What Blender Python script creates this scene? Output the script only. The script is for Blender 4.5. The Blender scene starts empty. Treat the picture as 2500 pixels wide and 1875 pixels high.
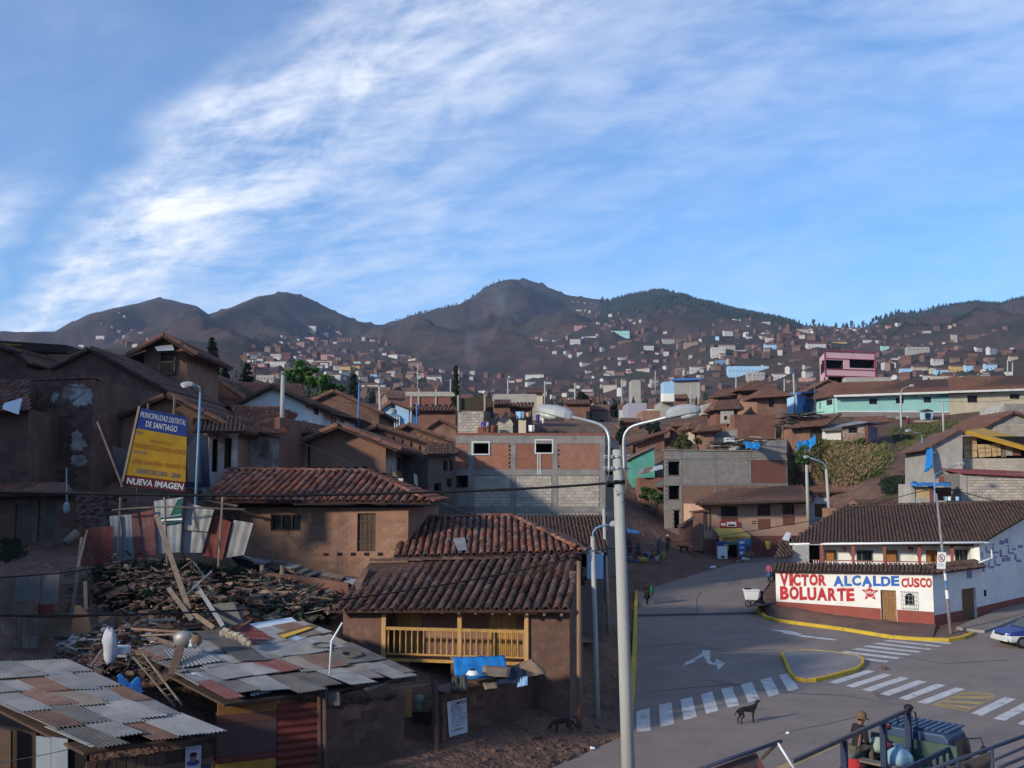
import bpy,bmesh,math,random
import numpy as np
from mathutils import Vector,Matrix,noise as mnoise
R=random.Random(7)
SC=bpy.context.scene
COL=SC.collection
# ---- camera
FX,CX,CY,H=2453.0,1250.0,937.5,8.1
PITCH=math.atan(253/FX)
CA,SA=math.cos(PITCH),math.sin(PITCH)
cam=bpy.data.cameras.new('camera')
cam.sensor_width=36.0
cam.lens=36.0*FX/2500.0
cam.clip_start,cam.clip_end=0.1,12000
camo=bpy.data.objects.new('camera',cam)
COL.objects.link(camo)
camo.location=(0,0,H)
camo.rotation_euler=(math.pi/2+PITCH,0,0)
SC.camera=camo
# ---- sky, sun, exposure
SUN_EL,SUN_AZ=math.radians(19),math.atan2(-0.78,-0.62)
SDIR=Vector((math.sin(SUN_AZ)*math.cos(SUN_EL),math.cos(SUN_AZ)*math.cos(SUN_EL),math.sin(SUN_EL)))
world=bpy.data.worlds.new('World')
SC.world=world
world.use_nodes=True
nt=world.node_tree
nt.nodes.clear()
N=nt.nodes.new
L=nt.links.new
out=N('ShaderNodeOutputWorld');bg=N('ShaderNodeBackground');bg.inputs['Strength'].default_value=0.098
sky=N('ShaderNodeTexSky');sky.sky_type='NISHITA';sky.sun_disc=False
sky.sun_elevation=SUN_EL;sky.sun_rotation=SUN_AZ
sky.altitude=3400;sky.air_density=1.15;sky.dust_density=0.15;sky.ozone_density=2.6
def wmath(op,a,b=None,c=None):
 n=N('ShaderNodeMath');n.operation=op
 for i,x in enumerate((a,b,c)):
  if x is None:continue
  if isinstance(x,(int,float)):n.inputs[i].default_value=x
  else:L(x,n.inputs[i])
 return n.outputs[0]
geo=N('ShaderNodeTexCoord')
sep=N('ShaderNodeSeparateXYZ');L(geo.outputs['Generated'],sep.inputs[0])
zc=wmath('ADD',wmath('MAXIMUM',sep.outputs[2],0.0),0.25)
px_,py_=wmath('DIVIDE',sep.outputs[0],zc),wmath('DIVIDE',sep.outputs[1],zc)
q=wmath('ADD',wmath('MULTIPLY',px_,.71),wmath('MULTIPLY',py_,.70))
s=wmath('ADD',wmath('MULTIPLY',px_,-.70),wmath('MULTIPLY',py_,.71))
def wnoise(x,y,scale,detail,rough,dist):
 cmb=N('ShaderNodeCombineXYZ');L(x,cmb.inputs[0]);L(y,cmb.inputs[1])
 n=N('ShaderNodeTexNoise');n.inputs['Scale'].default_value=scale;n.inputs['Detail'].default_value=detail
 n.inputs['Roughness'].default_value=rough;n.inputs['Distortion'].default_value=dist
 L(cmb.outputs[0],n.inputs['Vector']);return n.outputs['Fac']
def wramp(x,a,b):
 n=N('ShaderNodeMapRange');n.interpolation_type='SMOOTHSTEP'
 n.inputs['From Min'].default_value=a;n.inputs['From Max'].default_value=b
 L(x,n.inputs['Value']);return n.outputs['Result']
warp=wnoise(q,s,2.2,4,.6,.2)
qw=wmath('ADD',q,wmath('MULTIPLY',wmath('SUBTRACT',warp,.5),.26))
band=wmath('MULTIPLY',wramp(qw,.66,.80),wmath('SUBTRACT',1,wmath('ADD',wmath('MULTIPLY',wramp(qw,.82,1.08),.62),wmath('MULTIPLY',wramp(qw,1.1,1.7),.24))))
band=wmath('MULTIPLY',band,wmath('ADD',.62,wmath('MULTIPLY',wramp(s,1.0,1.7),.38)))
low=wmath('MULTIPLY',wmath('MULTIPLY',wramp(qw,.46,.56),wmath('SUBTRACT',1,wramp(qw,.58,.68))),wmath('MULTIPLY',wramp(s,1.6,2.05),.85))
fing=wramp(wnoise(wmath('ADD',px_,wmath('MULTIPLY',py_,-.25)),wmath('MULTIPLY',wmath('ADD',py_,wmath('MULTIPLY',px_,.25)),2.6),3.2,10,.64,.35),.36,.68)
fing2=wramp(wnoise(wmath('MULTIPLY',q,2.2),wmath('MULTIPLY',s,1.0),3.8,10,.64,.45),.36,.68)
fine=wramp(wnoise(wmath('ADD',px_,wmath('MULTIPLY',py_,.3)),wmath('MULTIPLY',py_,2.4),8.0,8,.68,.4),.32,.72)
mot=wmath('ADD',wmath('MULTIPLY',fing,.26),wmath('ADD',wmath('MULTIPLY',fing2,.46),wmath('MULTIPLY',fine,.24)))
veil=wmath('MULTIPLY',wramp(wnoise(wmath('MULTIPLY',q,.9),wmath('MULTIPLY',s,.6),1.3,5,.55,.4),.30,.75),wmath('ADD',.25,wmath('MULTIPLY',mot,.6)))
dens=wmath('ADD',wmath('MULTIPLY',wmath('MAXIMUM',band,low),wmath('ADD',.02,wmath('MULTIPLY',mot,1.2))),wmath('ADD',wmath('MULTIPLY',veil,.30),.05))
dens=wmath('MULTIPLY',dens,wramp(sep.outputs[2],.0,.10))
dens=wmath('MINIMUM',wmath('MAXIMUM',wmath('MULTIPLY',dens,.92),0),.92)
hsv=N('ShaderNodeHueSaturation');hsv.inputs['Saturation'].default_value=1.25;L(sky.outputs[0],hsv.inputs['Color'])
mix=N('ShaderNodeMixRGB');L(dens,mix.inputs[0]);L(hsv.outputs[0],mix.inputs[1]);mix.inputs[2].default_value=(6.0,6.05,6.2,1)
L(mix.outputs[0],bg.inputs['Color']);L(bg.outputs[0],out.inputs[0])
sl=bpy.data.lights.new('sun','SUN');sl.energy=2.2;sl.angle=math.radians(4);sl.color=(1.0,.91,.74)
slo=bpy.data.objects.new('sun',sl);COL.objects.link(slo)
slo.rotation_euler=SDIR.to_track_quat('Z','Y').to_euler()
SC.view_settings.view_transform='Standard';SC.view_settings.look='None'
SC.view_settings.exposure=1.22;SC.view_settings.gamma=1.0;SC.view_settings.use_curve_mapping=False
SC.render.engine='CYCLES'
SC.cycles.max_bounces=6;SC.cycles.diffuse_bounces=2;SC.cycles.glossy_bounces=2;SC.cycles.transmission_bounces=4
SC.cycles.volume_bounces=0;SC.cycles.transparent_max_bounces=6
SC.cycles.use_denoising=True
# ---- pixel <-> place helpers (photo pixels, 2500 x 1875)
def ray(px,py):
 u,v=(px-CX)/FX,(CY-py)/FX
 return Vector((u,CA-v*SA,SA+v*CA))
def at(px,py,Y):
 r=ray(px,py);return Vector((0,0,H))+r*(Y/r.y)
def zr(y):return max(0.0,y-52)*.024
def G(px,py,dz=0.0):
 r=ray(px,py);z=dz
 for _ in range(12):
  p=Vector((0,0,H))+r*((z-H)/r.z);z=zr(p.y)+dz
 return Vector((p.x,p.y,z))
def zq(a,b,k,lo=0):return(k*a+0,k*b+lo)
# ---- materials
MATS={}
def M(name,c1,c2=None,sc=2.0,rough=.9,bump=.25,bsc=18.0,rnd=0.0,metal=0.0,stain=None,det=6,spec=.3,contrast=(.35,.65),stretch=None,bdist=.02):
 if name in MATS:return MATS[name]
 m=bpy.data.materials.new(name);m.use_nodes=True;t=m.node_tree;t.nodes.clear()
 n=t.nodes.new;l=t.links.new
 o=n('ShaderNodeOutputMaterial');b=n('ShaderNodeBsdfPrincipled');l(b.outputs[0],o.inputs[0])
 b.inputs['Roughness'].default_value=rough;b.inputs['Metallic'].default_value=metal
 b.inputs['Specular IOR Level'].default_value=spec
 g=n('ShaderNodeNewGeometry');src=g.outputs['Position']
 if stretch:
  mp=n('ShaderNodeMapping');mp.inputs['Scale'].default_value=stretch;l(src,mp.inputs[0]);src=mp.outputs[0]
 c1=tuple(c1)+(1,)
 c2=tuple(c2)+(1,)if c2 else tuple(x*.72 for x in c1[:3])+(1,)
 nz=n('ShaderNodeTexNoise');nz.inputs['Scale'].default_value=sc;nz.inputs['Detail'].default_value=det;nz.inputs['Roughness'].default_value=.62
 l(src,nz.inputs['Vector'])
 mr=n('ShaderNodeMapRange');mr.inputs['From Min'].default_value=contrast[0];mr.inputs['From Max'].default_value=contrast[1]
 l(nz.outputs['Fac'],mr.inputs['Value'])
 mx=n('ShaderNodeMixRGB');mx.inputs[1].default_value=c1;mx.inputs[2].default_value=c2;l(mr.outputs[0],mx.inputs[0])
 col=mx.outputs[0]
 for k,st in enumerate(stain if isinstance(stain,list)else([stain]if stain else[])):
  sc_,lo,hi,scol,amt=st
  n2=n('ShaderNodeTexNoise');n2.inputs['Scale'].default_value=sc_;n2.inputs['Detail'].default_value=8;n2.inputs['Roughness'].default_value=.65
  mp=n('ShaderNodeMapping');mp.inputs['Location'].default_value=(7.3*k+3,1.7,2.9*k);l(g.outputs['Position'],mp.inputs[0]);l(mp.outputs[0],n2.inputs['Vector'])
  m2=n('ShaderNodeMapRange');m2.inputs['From Min'].default_value=lo;m2.inputs['From Max'].default_value=hi;m2.inputs['To Max'].default_value=amt
  l(n2.outputs['Fac'],m2.inputs['Value'])
  x2=n('ShaderNodeMixRGB');x2.inputs[2].default_value=tuple(scol)+(1,);l(m2.outputs[0],x2.inputs[0]);l(col,x2.inputs[1]);col=x2.outputs[0]
 if rnd:
  oi=n('ShaderNodeObjectInfo');hs=n('ShaderNodeHueSaturation')
  r1=n('ShaderNodeMapRange');r1.inputs['To Min'].default_value=1-rnd;r1.inputs['To Max'].default_value=1+rnd;l(oi.outputs['Random'],r1.inputs['Value'])
  l(r1.outputs[0],hs.inputs['Value'])
  w=n('ShaderNodeMath');w.operation='MULTIPLY';w.inputs[1].default_value=7.31;l(oi.outputs['Random'],w.inputs[0])
  fr=n('ShaderNodeMath');fr.operation='FRACT';l(w.outputs[0],fr.inputs[0])
  r2=n('ShaderNodeMapRange');r2.inputs['To Min'].default_value=1-rnd*.5;r2.inputs['To Max'].default_value=1+rnd*.5;l(fr.outputs[0],r2.inputs['Value'])
  l(r2.outputs[0],hs.inputs['Saturation']);l(col,hs.inputs['Color']);col=hs.outputs[0]
 l(col,b.inputs['Base Color'])
 if bump:
  nb=n('ShaderNodeTexNoise');nb.inputs['Scale'].default_value=bsc;nb.inputs['Detail'].default_value=4
  l(src,nb.inputs['Vector'])
  bp=n('ShaderNodeBump');bp.inputs['Strength'].default_value=bump;bp.inputs['Distance'].default_value=bdist
  l(nb.outputs['Fac'],bp.inputs['Height']);l(bp.outputs[0],b.inputs['Normal'])
 MATS[name]=m;return m
DUST=(.17,.10,.075)
adobe=M('adobe',(.175,.094,.068),(.115,.062,.048),.9,bump=.6,bsc=9,stain=[(1.7,.5,.72,(.26,.165,.125),.7),(.5,.48,.68,(.06,.037,.03),.75),(4.5,.58,.70,(.07,.042,.034),.6)])
adobe_l=M('adobe_light',(.31,.170,.110),(.23,.126,.086),1.1,bump=.45,bsc=7,stain=(.6,.5,.75,(.12,.07,.05),.5))
adobe_r=M('adobe_red',(.24,.115,.08),(.16,.08,.06),.8,bump=.5,bsc=8,stain=(.6,.5,.75,(.11,.06,.045),.5))
adobe_brick=M('adobe_brick',(.30,.170,.112),(.22,.122,.084),1.2,bump=.5,bsc=14,rnd=.14)
tilem=M('clay_tile',(.235,.095,.062),(.13,.062,.046),1.6,bump=.35,bsc=25,rnd=.42,stain=[(2.2,.52,.72,(.070,.048,.04),.85),(7,.58,.75,(.30,.17,.11),.5)])
tile_dark=M('clay_tile_dark',(.125,.062,.046),(.068,.042,.035),1.8,bump=.35,bsc=25,rnd=.42,stain=[(2.4,.50,.72,(.050,.037,.032),.8),(6,.6,.75,(.22,.12,.08),.5)])
tile_old=M('clay_tile_weathered',(.105,.062,.045),(.058,.038,.032),2.2,bump=.4,bsc=16,rnd=.2,stain=[(3.5,.55,.70,(.19,.095,.06),.7),(1.2,.5,.7,(.035,.028,.026),.7)])
tile_far=M('clay_tile_far',(.20,.095,.062),(.105,.056,.043),1.6,bump=.3,bsc=8,stain=(.8,.5,.72,(.07,.045,.038),.6))
tile_in=M('tile_underside',(.085,.045,.034),(.05,.03,.025),3)
plaster=M('white_plaster',(.82,.80,.75),(.72,.69,.64),.8,bump=.2,bsc=12,stain=[(.7,.56,.76,(.46,.40,.33),.5),(3.0,.60,.72,(.5,.45,.38),.5)])
plaster_old=M('stained_plaster',(.46,.43,.40),(.30,.25,.22),1.1,bump=.4,bsc=8,stain=(.8,.48,.66,(.13,.075,.055),.9))
cream=M('cream_plaster',(.62,.53,.38),(.52,.44,.32),.7,bump=.2,stain=(.6,.55,.8,(.35,.27,.19),.5))
turq=M('turquoise_paint',(.34,.62,.56),(.28,.54,.50),.5,bump=.15,stain=(.35,.56,.75,(.50,.60,.56),.6))
salmon=M('salmon_plaster',(.52,.33,.24),(.44,.28,.21),.7,bump=.2,stain=(.5,.55,.78,(.33,.20,.15),.5))
dado=M('red_dado',(.31,.078,.058),(.25,.068,.052),.9,bump=.25,stain=[(.9,.52,.72,(.21,.11,.085),.8)])
brickred=M('red_brick_paint',(.22,.085,.065),(.17,.07,.055),1.5,bump=.2)
pinkm=M('pink_paint',(.70,.43,.45),(.63,.39,.41),.6,bump=.1)
magenta=M('magenta_trim',(.33,.05,.10),(.28,.045,.09),1,bump=.1)
bluep=M('blue_paint',(.08,.20,.52),(.06,.16,.44),.8,bump=.1)
skyp=M('pale_blue_paint',(.36,.56,.74),(.30,.48,.66),.8,bump=.1)
concrete=M('concrete',(.30,.28,.255),(.21,.195,.18),1.5,bump=.3,bsc=14,stain=(.8,.52,.75,(.14,.125,.115),.6))
conc_l=M('pale_concrete',(.40,.375,.33),(.32,.295,.26),1.2,bump=.3,bsc=14,stain=(.9,.52,.76,(.22,.19,.165),.55))
block=M('concrete_block',(.50,.44,.36),(.40,.35,.29),2.6,bump=.4,bsc=22,rnd=.14,stain=(.7,.52,.7,(.22,.205,.19),.6))
mortar=M('mortar',(.20,.18,.16),(.14,.125,.11),4,bump=.3)
brick=M('clay_brick',(.42,.19,.125),(.33,.145,.10),3.0,bump=.3,bsc=20,rnd=.2,stain=[(5,.56,.7,(.42,.26,.18),.6),(1.4,.55,.75,(.15,.075,.06),.6)])
asph=M('asphalt',(.255,.200,.172),(.195,.155,.136),.55,rough=.92,bump=.25,bsc=60,bdist=.006,stain=[(.20,.48,.70,(.245,.185,.155),.75),(1.3,.60,.80,(.11,.10,.098),.4),(.09,.5,.7,(.21,.16,.14),.6),(2.6,.60,.66,(.10,.09,.088),.5),(.5,.58,.64,(.25,.20,.175),.55)])
paintw=M('white_road_paint',(.62,.60,.58),(.50,.47,.45),1.2,bump=.1,stain=[(2.2,.54,.66,(.27,.21,.19),.85),(9,.58,.66,(.24,.2,.18),.7)])
painty=M('yellow_road_paint',(.46,.32,.13),(.34,.23,.10),1.3,bump=.1,stain=(2,.54,.68,(.2,.16,.12),.7))
kerby=M('yellow_kerb_paint',(.60,.40,.035),(.50,.33,.04),1.1,bump=.25,stain=[(1.6,.56,.72,(.26,.19,.10),.7)])
slabg=M('island_concrete',(.29,.25,.235),(.24,.205,.19),.8,bump=.25,stain=(.6,.5,.7,(.22,.18,.155),.6))
wood=M('weathered_wood',(.20,.15,.115),(.12,.09,.07),3,bump=.5,bsc=20,rnd=.25)
wood_y=M('varnished_wood',(.50,.29,.095),(.38,.205,.07),3,bump=.25,bsc=12,rnd=.14,rough=.6,stretch=(3,3,.5))
wood_b=M('brown_door_wood',(.22,.11,.05),(.15,.075,.04),3,bump=.3,bsc=12,rough=.7,stretch=(4,4,.4))
wood_d=M('dark_wood',(.085,.052,.038),(.055,.036,.028),3,bump=.4,bsc=14,rnd=.2)
dark=M('dark_interior',(.012,.011,.011),(.008,.008,.008),1,bump=0)
glass=M('dark_window_glass',(.018,.022,.028),(.012,.014,.018),1,rough=.12,bump=0,spec=.6)
galv=M('galvanised_steel',(.46,.48,.50),(.36,.38,.40),3,rough=.45,metal=.55,bump=.1)
zinc_a=M('zinc_sheet_grey',(.36,.345,.33),(.25,.24,.235),1.5,rough=.5,metal=.35,bump=.12,rnd=.18,stain=[(1.6,.54,.72,(.20,.165,.145),.7),(6,.62,.72,(.13,.085,.065),.7)])
zinc_b=M('zinc_sheet_bright',(.60,.60,.60),(.48,.48,.49),1.2,rough=.42,metal=.3,bump=.1,rnd=.08)
zinc_r=M('zinc_sheet_rusty',(.21,.125,.095),(.145,.09,.075),1.6,rough=.85,metal=.1,bump=.25,rnd=.22,stain=(2.2,.5,.7,(.30,.21,.17),.6))
zinc_d=M('zinc_sheet_dark',(.165,.155,.15),(.11,.105,.10),1.6,rough=.75,metal=.2,bump=.2,rnd=.2,stain=(2,.52,.72,(.22,.18,.15),.6))
redsheet=M('red_painted_sheet',(.17,.035,.028),(.12,.032,.027),1.2,rough=.7,bump=.2,stain=(2,.55,.72,(.20,.11,.09),.6))
polem=M('cast_concrete_pole',(.40,.39,.36),(.33,.32,.30),1.3,bump=.2,bsc=20,stretch=(3,3,.35),stain=(1.2,.55,.75,(.25,.24,.22),.5))
metalg=M('grey_enamel',(.34,.355,.37),(.29,.305,.32),2,rough=.35,bump=0,spec=.5)
bluem=M('blue_pole_paint',(.16,.30,.44),(.12,.24,.38),2,rough=.5,bump=.1)
lens_m=M('lamp_lens',(.62,.64,.62),(.54,.56,.54),5,rough=.15,bump=0,spec=.6)
whitem=M('white_enamel',(.78,.79,.80),(.70,.71,.72),2,rough=.5,bump=.05)
blackm=M('black_rubber',(.015,.015,.016),(.010,.010,.011),3,rough=.7,bump=.1)
tarp=M('blue_tarpaulin',(.02,.22,.55),(.015,.17,.45),3,rough=.45,bump=.35,bsc=6)
tarp_d=M('dark_blue_tarpaulin',(.018,.026,.055),(.012,.018,.036),2,rough=.7,bump=.4,bsc=4)
card=M('cardboard',(.30,.20,.13),(.22,.145,.095),2,bump=.2,rnd=.2)
dirt=M('packed_dirt',(.18,.105,.080),(.12,.072,.056),.7,bump=.9,bsc=5,bdist=.06,stain=[(2.5,.55,.75,(.19,.12,.095),.6),(.25,.54,.7,(.07,.055,.03),.5)])
rubble=M('rubble',(.16,.10,.08),(.095,.06,.05),3,bump=.6,bsc=12,rnd=.25)
leaf=M('foliage_green',(.070,.14,.030),(.040,.085,.022),1.2,bump=0,rough=.8,rnd=.2)
leaf_d=M('foliage_dark',(.022,.040,.020),(.013,.025,.014),.6,bump=0,rough=.85)
leaf_y=M('foliage_olive',(.10,.105,.03),(.065,.075,.025),1,bump=0,rough=.85)
grassm=M('grass_blades',(.060,.098,.026),(.15,.125,.055),.30,bump=0,rough=.9)
straw=M('dry_grass',(.27,.19,.095),(.20,.14,.07),.8,bump=0,rough=.9)
bark=M('bark',(.11,.08,.06),(.07,.05,.04),4,bump=.6,bsc=14)
redp=M('red_paint',(.50,.035,.038),(.40,.03,.032),2,bump=.05,stain=[(3,.56,.72,(.60,.30,.28),.6)])
bluel=M('blue_letter_paint',(.03,.14,.50),(.025,.12,.42),2,bump=.05,stain=[(3,.56,.72,(.25,.35,.58),.6)])
inkb=M('black_ink',(.02,.02,.024),(.015,.015,.018),2,bump=0)
inkn=M('navy_ink',(.05,.06,.22),(.04,.05,.18),2,bump=0)
signy=M('yellow_sign_paint',(.42,.235,.018),(.34,.19,.018),1.6,bump=.08,stain=(1.2,.5,.75,(.24,.15,.02),.5))
signb=M('blue_sign_paint',(.018,.042,.18),(.018,.045,.19),1.6,bump=.08)
signr=M('maroon_sign_paint',(.13,.02,.024),(.10,.018,.022),1.6,bump=.08)
skin=M('skin',(.24,.115,.075),(.20,.095,.062),5,bump=0,rough=.6)
hair=M('black_hair',(.010,.009,.009),(.007,.006,.006),5,bump=0,rough=.5)
# ---- mesh helpers
ORG={}
class MB:
 def __init__(s):s.v=[];s.f=[];s.mi=[];s.cm=0
 def add(s,vs,fs):
  b=len(s.v);s.v+=[Vector(x)for x in vs]
  for f in fs:s.f.append([b+i for i in f]);s.mi.append(s.cm)
  return s
 def poly(s,pts):return s.add(pts,[list(range(len(pts)))])
 def prism(s,pts,vec):
  n=len(pts);vec=Vector(vec)
  vs=[Vector(p)for p in pts]+[Vector(p)+vec for p in pts]
  fs=[list(range(n)),list(range(2*n-1,n-1,-1))]+[[i,i+n,(i+1)%n+n,(i+1)%n]for i in range(n)]
  return s.add(vs,fs)
 def box(s,c,sx,sy,sz,rz=0.0,mat=None):
  m=mat or(Matrix.Translation(Vector(c))@Matrix.Rotation(rz,4,'Z'))
  vs=[m@Vector((x*sx/2,y*sy/2,z*sz/2))for z in(-1,1)for x,y in((-1,-1),(1,-1),(1,1),(-1,1))]
  return s.add(vs,[[3,2,1,0],[4,5,6,7],[0,1,5,4],[1,2,6,5],[2,3,7,6],[3,0,4,7]])
 def bar(s,a,b,w,h=None,up=(0,0,1)):
  a,b=Vector(a),Vector(b);h=h or w;d=(b-a).normalized();up=Vector(up)
  x=d.cross(up)
  if x.length<1e-4:x=d.cross(Vector((1,0,0)))
  x.normalize();y=x.cross(d)
  vs=[p+x*(i*w/2)+y*(j*h/2)for p in(a,b)for i,j in((-1,-1),(1,-1),(1,1),(-1,1))]
  return s.add(vs,[[3,2,1,0],[4,5,6,7],[0,1,5,4],[1,2,6,5],[2,3,7,6],[3,0,4,7]])
 def tube(s,pts,r,n=8,cap=True):
  pts=[Vector(p)for p in pts];k=len(pts);rr=r if isinstance(r,(list,tuple))else[r]*k
  vs=[];prev=None
  for i,p in enumerate(pts):
   d=(pts[min(i+1,k-1)]-pts[max(i-1,0)]).normalized()
   if prev is None:
    a=d.cross(Vector((0,0,1)))
    if a.length<1e-3:a=d.cross(Vector((1,0,0)))
   else:a=prev-d*prev.dot(d)
   a.normalize();prev=a;b=d.cross(a)
   vs+=[p+(a*math.cos(2*math.pi*j/n)+b*math.sin(2*math.pi*j/n))*rr[i]for j in range(n)]
  fs=[[i*n+j,i*n+(j+1)%n,(i+1)*n+(j+1)%n,(i+1)*n+j]for i in range(k-1)for j in range(n)]
  if cap:fs+=[list(range(n))[::-1],[(k-1)*n+j for j in range(n)]]
  return s.add(vs,fs)
 def loft(s,rings,cap=True):
  n=len(rings[0]);k=len(rings);vs=[p for r_ in rings for p in r_]
  fs=[[i*n+j,i*n+(j+1)%n,(i+1)*n+(j+1)%n,(i+1)*n+j]for i in range(k-1)for j in range(n)]
  if cap:fs+=[list(range(n))[::-1],[(k-1)*n+j for j in range(n)]]
  return s.add(vs,fs)
 def ball(s,c,r,n=8,k=6,jit=0.0):
  c=Vector(c);r=Vector(r)if not isinstance(r,(int,float))else Vector((r,r,r))
  rings=[]
  for i in range(1,k):
   t=math.pi*i/k
   rings.append([c+Vector((r.x*math.sin(t)*math.cos(2*math.pi*j/n),r.y*math.sin(t)*math.sin(2*math.pi*j/n),-r.z*math.cos(t)))*1.0+(Vector((R.uniform(-1,1),R.uniform(-1,1),R.uniform(-1,1)))*jit)for j in range(n)])
  return s.loft(rings)
 def grid(s,fn,nu,nv):
  vs=[fn(i/nu,j/nv)for j in range(nv+1)for i in range(nu+1)]
  return s.add(vs,[[j*(nu+1)+i,j*(nu+1)+i+1,(j+1)*(nu+1)+i+1,(j+1)*(nu+1)+i]for j in range(nv)for i in range(nu)])
 def mesh(s,name,org,mats,smooth=False,fix=True):
  me=bpy.data.meshes.new(name)
  me.from_pydata([v-org for v in s.v],[],s.f)
  for m in(mats if isinstance(mats,(list,tuple))else[mats]):me.materials.append(m)
  if isinstance(mats,(list,tuple))and len(mats)>1:me.polygons.foreach_set('material_index',s.mi)
  if fix and len(s.f)<60000:
   bm=bmesh.new();bm.from_mesh(me);bmesh.ops.recalc_face_normals(bm,faces=bm.faces);bm.to_mesh(me);bm.free()
  if smooth:me.polygons.foreach_set('use_smooth',[True]*len(me.polygons))
  me.update();return me
 def build(s,name,mats,parent=None,smooth=False,bevel=0.0,label=None,kind=None,cat=None,group=None,fix=True):
  if not s.v:return None
  if parent is not None:org=ORG[parent.name]
  else:
   n=len(s.v);org=Vector((sum(v.x for v in s.v)/n,sum(v.y for v in s.v)/n,min(v.z for v in s.v)))
  o=bpy.data.objects.new(name,s.mesh(name,org,mats,smooth,fix));COL.objects.link(o)
  if parent is not None:o.parent=parent
  else:o.location=org
  ORG[o.name]=org
  if bevel:b=o.modifiers.new('b','BEVEL');b.width=bevel;b.segments=2;b.limit_method='ANGLE'
  tag(o,label,cat,group,kind);return o
def tag(o,label=None,cat=None,group=None,kind=None):
 if label:o['label']=label
 if cat:o['category']=cat
 if group:o['group']=group
 if kind:o['kind']=kind
 return o
def thing(name,label,cat,loc=(0,0,0),group=None):
 o=bpy.data.objects.new(name,None);o.empty_display_size=.2;COL.objects.link(o);o.location=loc;ORG[o.name]=Vector(loc)
 return tag(o,label,cat,group)
def place(name,me,mw,parent,label=None):
 o=bpy.data.objects.new(name,me);COL.objects.link(o)
 o.parent=parent;o.matrix_local=Matrix.Translation(-ORG[parent.name])@mw
 ORG[o.name]=ORG[parent.name]
 if label:o['label']=label
 return o
def copy_tree(o,parent=None):
 c=o.copy();COL.objects.link(c);c.parent=parent
 ORG[c.name]=ORG[o.name]
 for ch in o.children:copy_tree(ch,c)
 return c
def frame(o,x,y,z):return Matrix(((x.x,y.x,z.x,o.x),(x.y,y.y,z.y,o.y),(x.z,y.z,z.z,o.z),(0,0,0,1)))
def newell(pts):
 n=Vector((0,0,0))
 for a,b in zip(pts,pts[1:]+pts[:1]):n+=a.cross(b)
 return n.normalized()
FONT=None
def text(string,name,mat,O,U,V,w,h,parent,bold=0.0,off=.012,label=None,shear=0.0):
 """flat lettering fitted into a w x h box whose lower left corner is O; U, V unit axes"""
 cu=bpy.data.curves.new(name,'FONT');cu.body=string;cu.offset=bold;cu.shear=shear;cu.resolution_u=3
 cu.fill_mode='FRONT'
 tmp=bpy.data.objects.new('tmp',cu);COL.objects.link(tmp)
 dg=bpy.context.evaluated_depsgraph_get()
 me=bpy.data.meshes.new_from_object(tmp.evaluated_get(dg));bpy.data.objects.remove(tmp);bpy.data.curves.remove(cu)
 xs=[v.co.x for v in me.vertices];ys=[v.co.y for v in me.vertices]
 if not xs:return None
 x0,x1,y0,y1=min(xs),max(xs),min(ys),max(ys);Nn=U.cross(V).normalized()
 org=ORG[parent.name]
 for v in me.vertices:
  a,b=(v.co.x-x0)/(x1-x0)*w,(v.co.y-y0)/max(1e-6,y1-y0)*h
  v.co=O+U*a+V*b+Nn*off-org
 me.materials.clear();me.materials.append(mat)
 o=bpy.data.objects.new(name,me);COL.objects.link(o);o.parent=parent;ORG[o.name]=org
 if label:o['label']=label
 return o
# ---- terrain
RIDGE=[(-900,800),(-300,815),(0,803),(27,806),(122,803),(163,783),(200,765),(260,747),(330,735),(385,723),(420,730),(470,742),(500,762),(560,745),(620,720),(690,707),(740,720),(800,750),(870,780),(920,787),(960,783),(1000,766),(1060,752),(1120,737),(1180,702),(1215,682),(1250,677),(1290,679),(1330,691),(1380,714),(1440,724),(1490,732),(1540,722),(1600,708),(1650,715),(1720,736),(1800,757),(1900,778),(1960,790),(2010,793),(2060,795),(2120,797),(2145,783),(2200,762),(2260,760),(2330,742),(2400,732),(2460,737),(2500,724),(2800,700),(3400,690)]
PROF=[(-400,(1010,965,905,860,830),2850),(500,(1005,965,925,880,830),3075),(700,(1005,970,930,890,830),2850),(950,(1015,980,945,905,855),3150),(1250,(1035,1005,965,925,850),3300),(1500,(1045,1005,965,905,830),3000),(1700,(1020,990,950,895,820),2775),(2000,(1005,965,925,870,815),2475),(2400,(1000,960,930,885,815),2850),(3200,(1000,955,920,870,800),2850)]
KR=np.array([150,420,900,1500,2100.0])
def lin(xs,ys,x):return np.interp(x,xs,ys)
NEAR=[]
def npt(px,py,d):p=at(px,py,d);NEAR.append((p.x,p.y,p.z))
for x in range(-8,60,6):
 for y in(6,14,22,30,38,46):
  if x>2+(y<30)*-3:NEAR.append((x,y,-.04))
for px,py in[(1600,1500),(1700,1450),(1800,1400),(1870,1350),(1900,1500),(2100,1540),(2300,1560),(2480,1520),(2480,1600),(1560,1600),(1800,1440)]:
 p=G(px,py);NEAR.append((p.x,p.y,p.z-.04))
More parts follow.
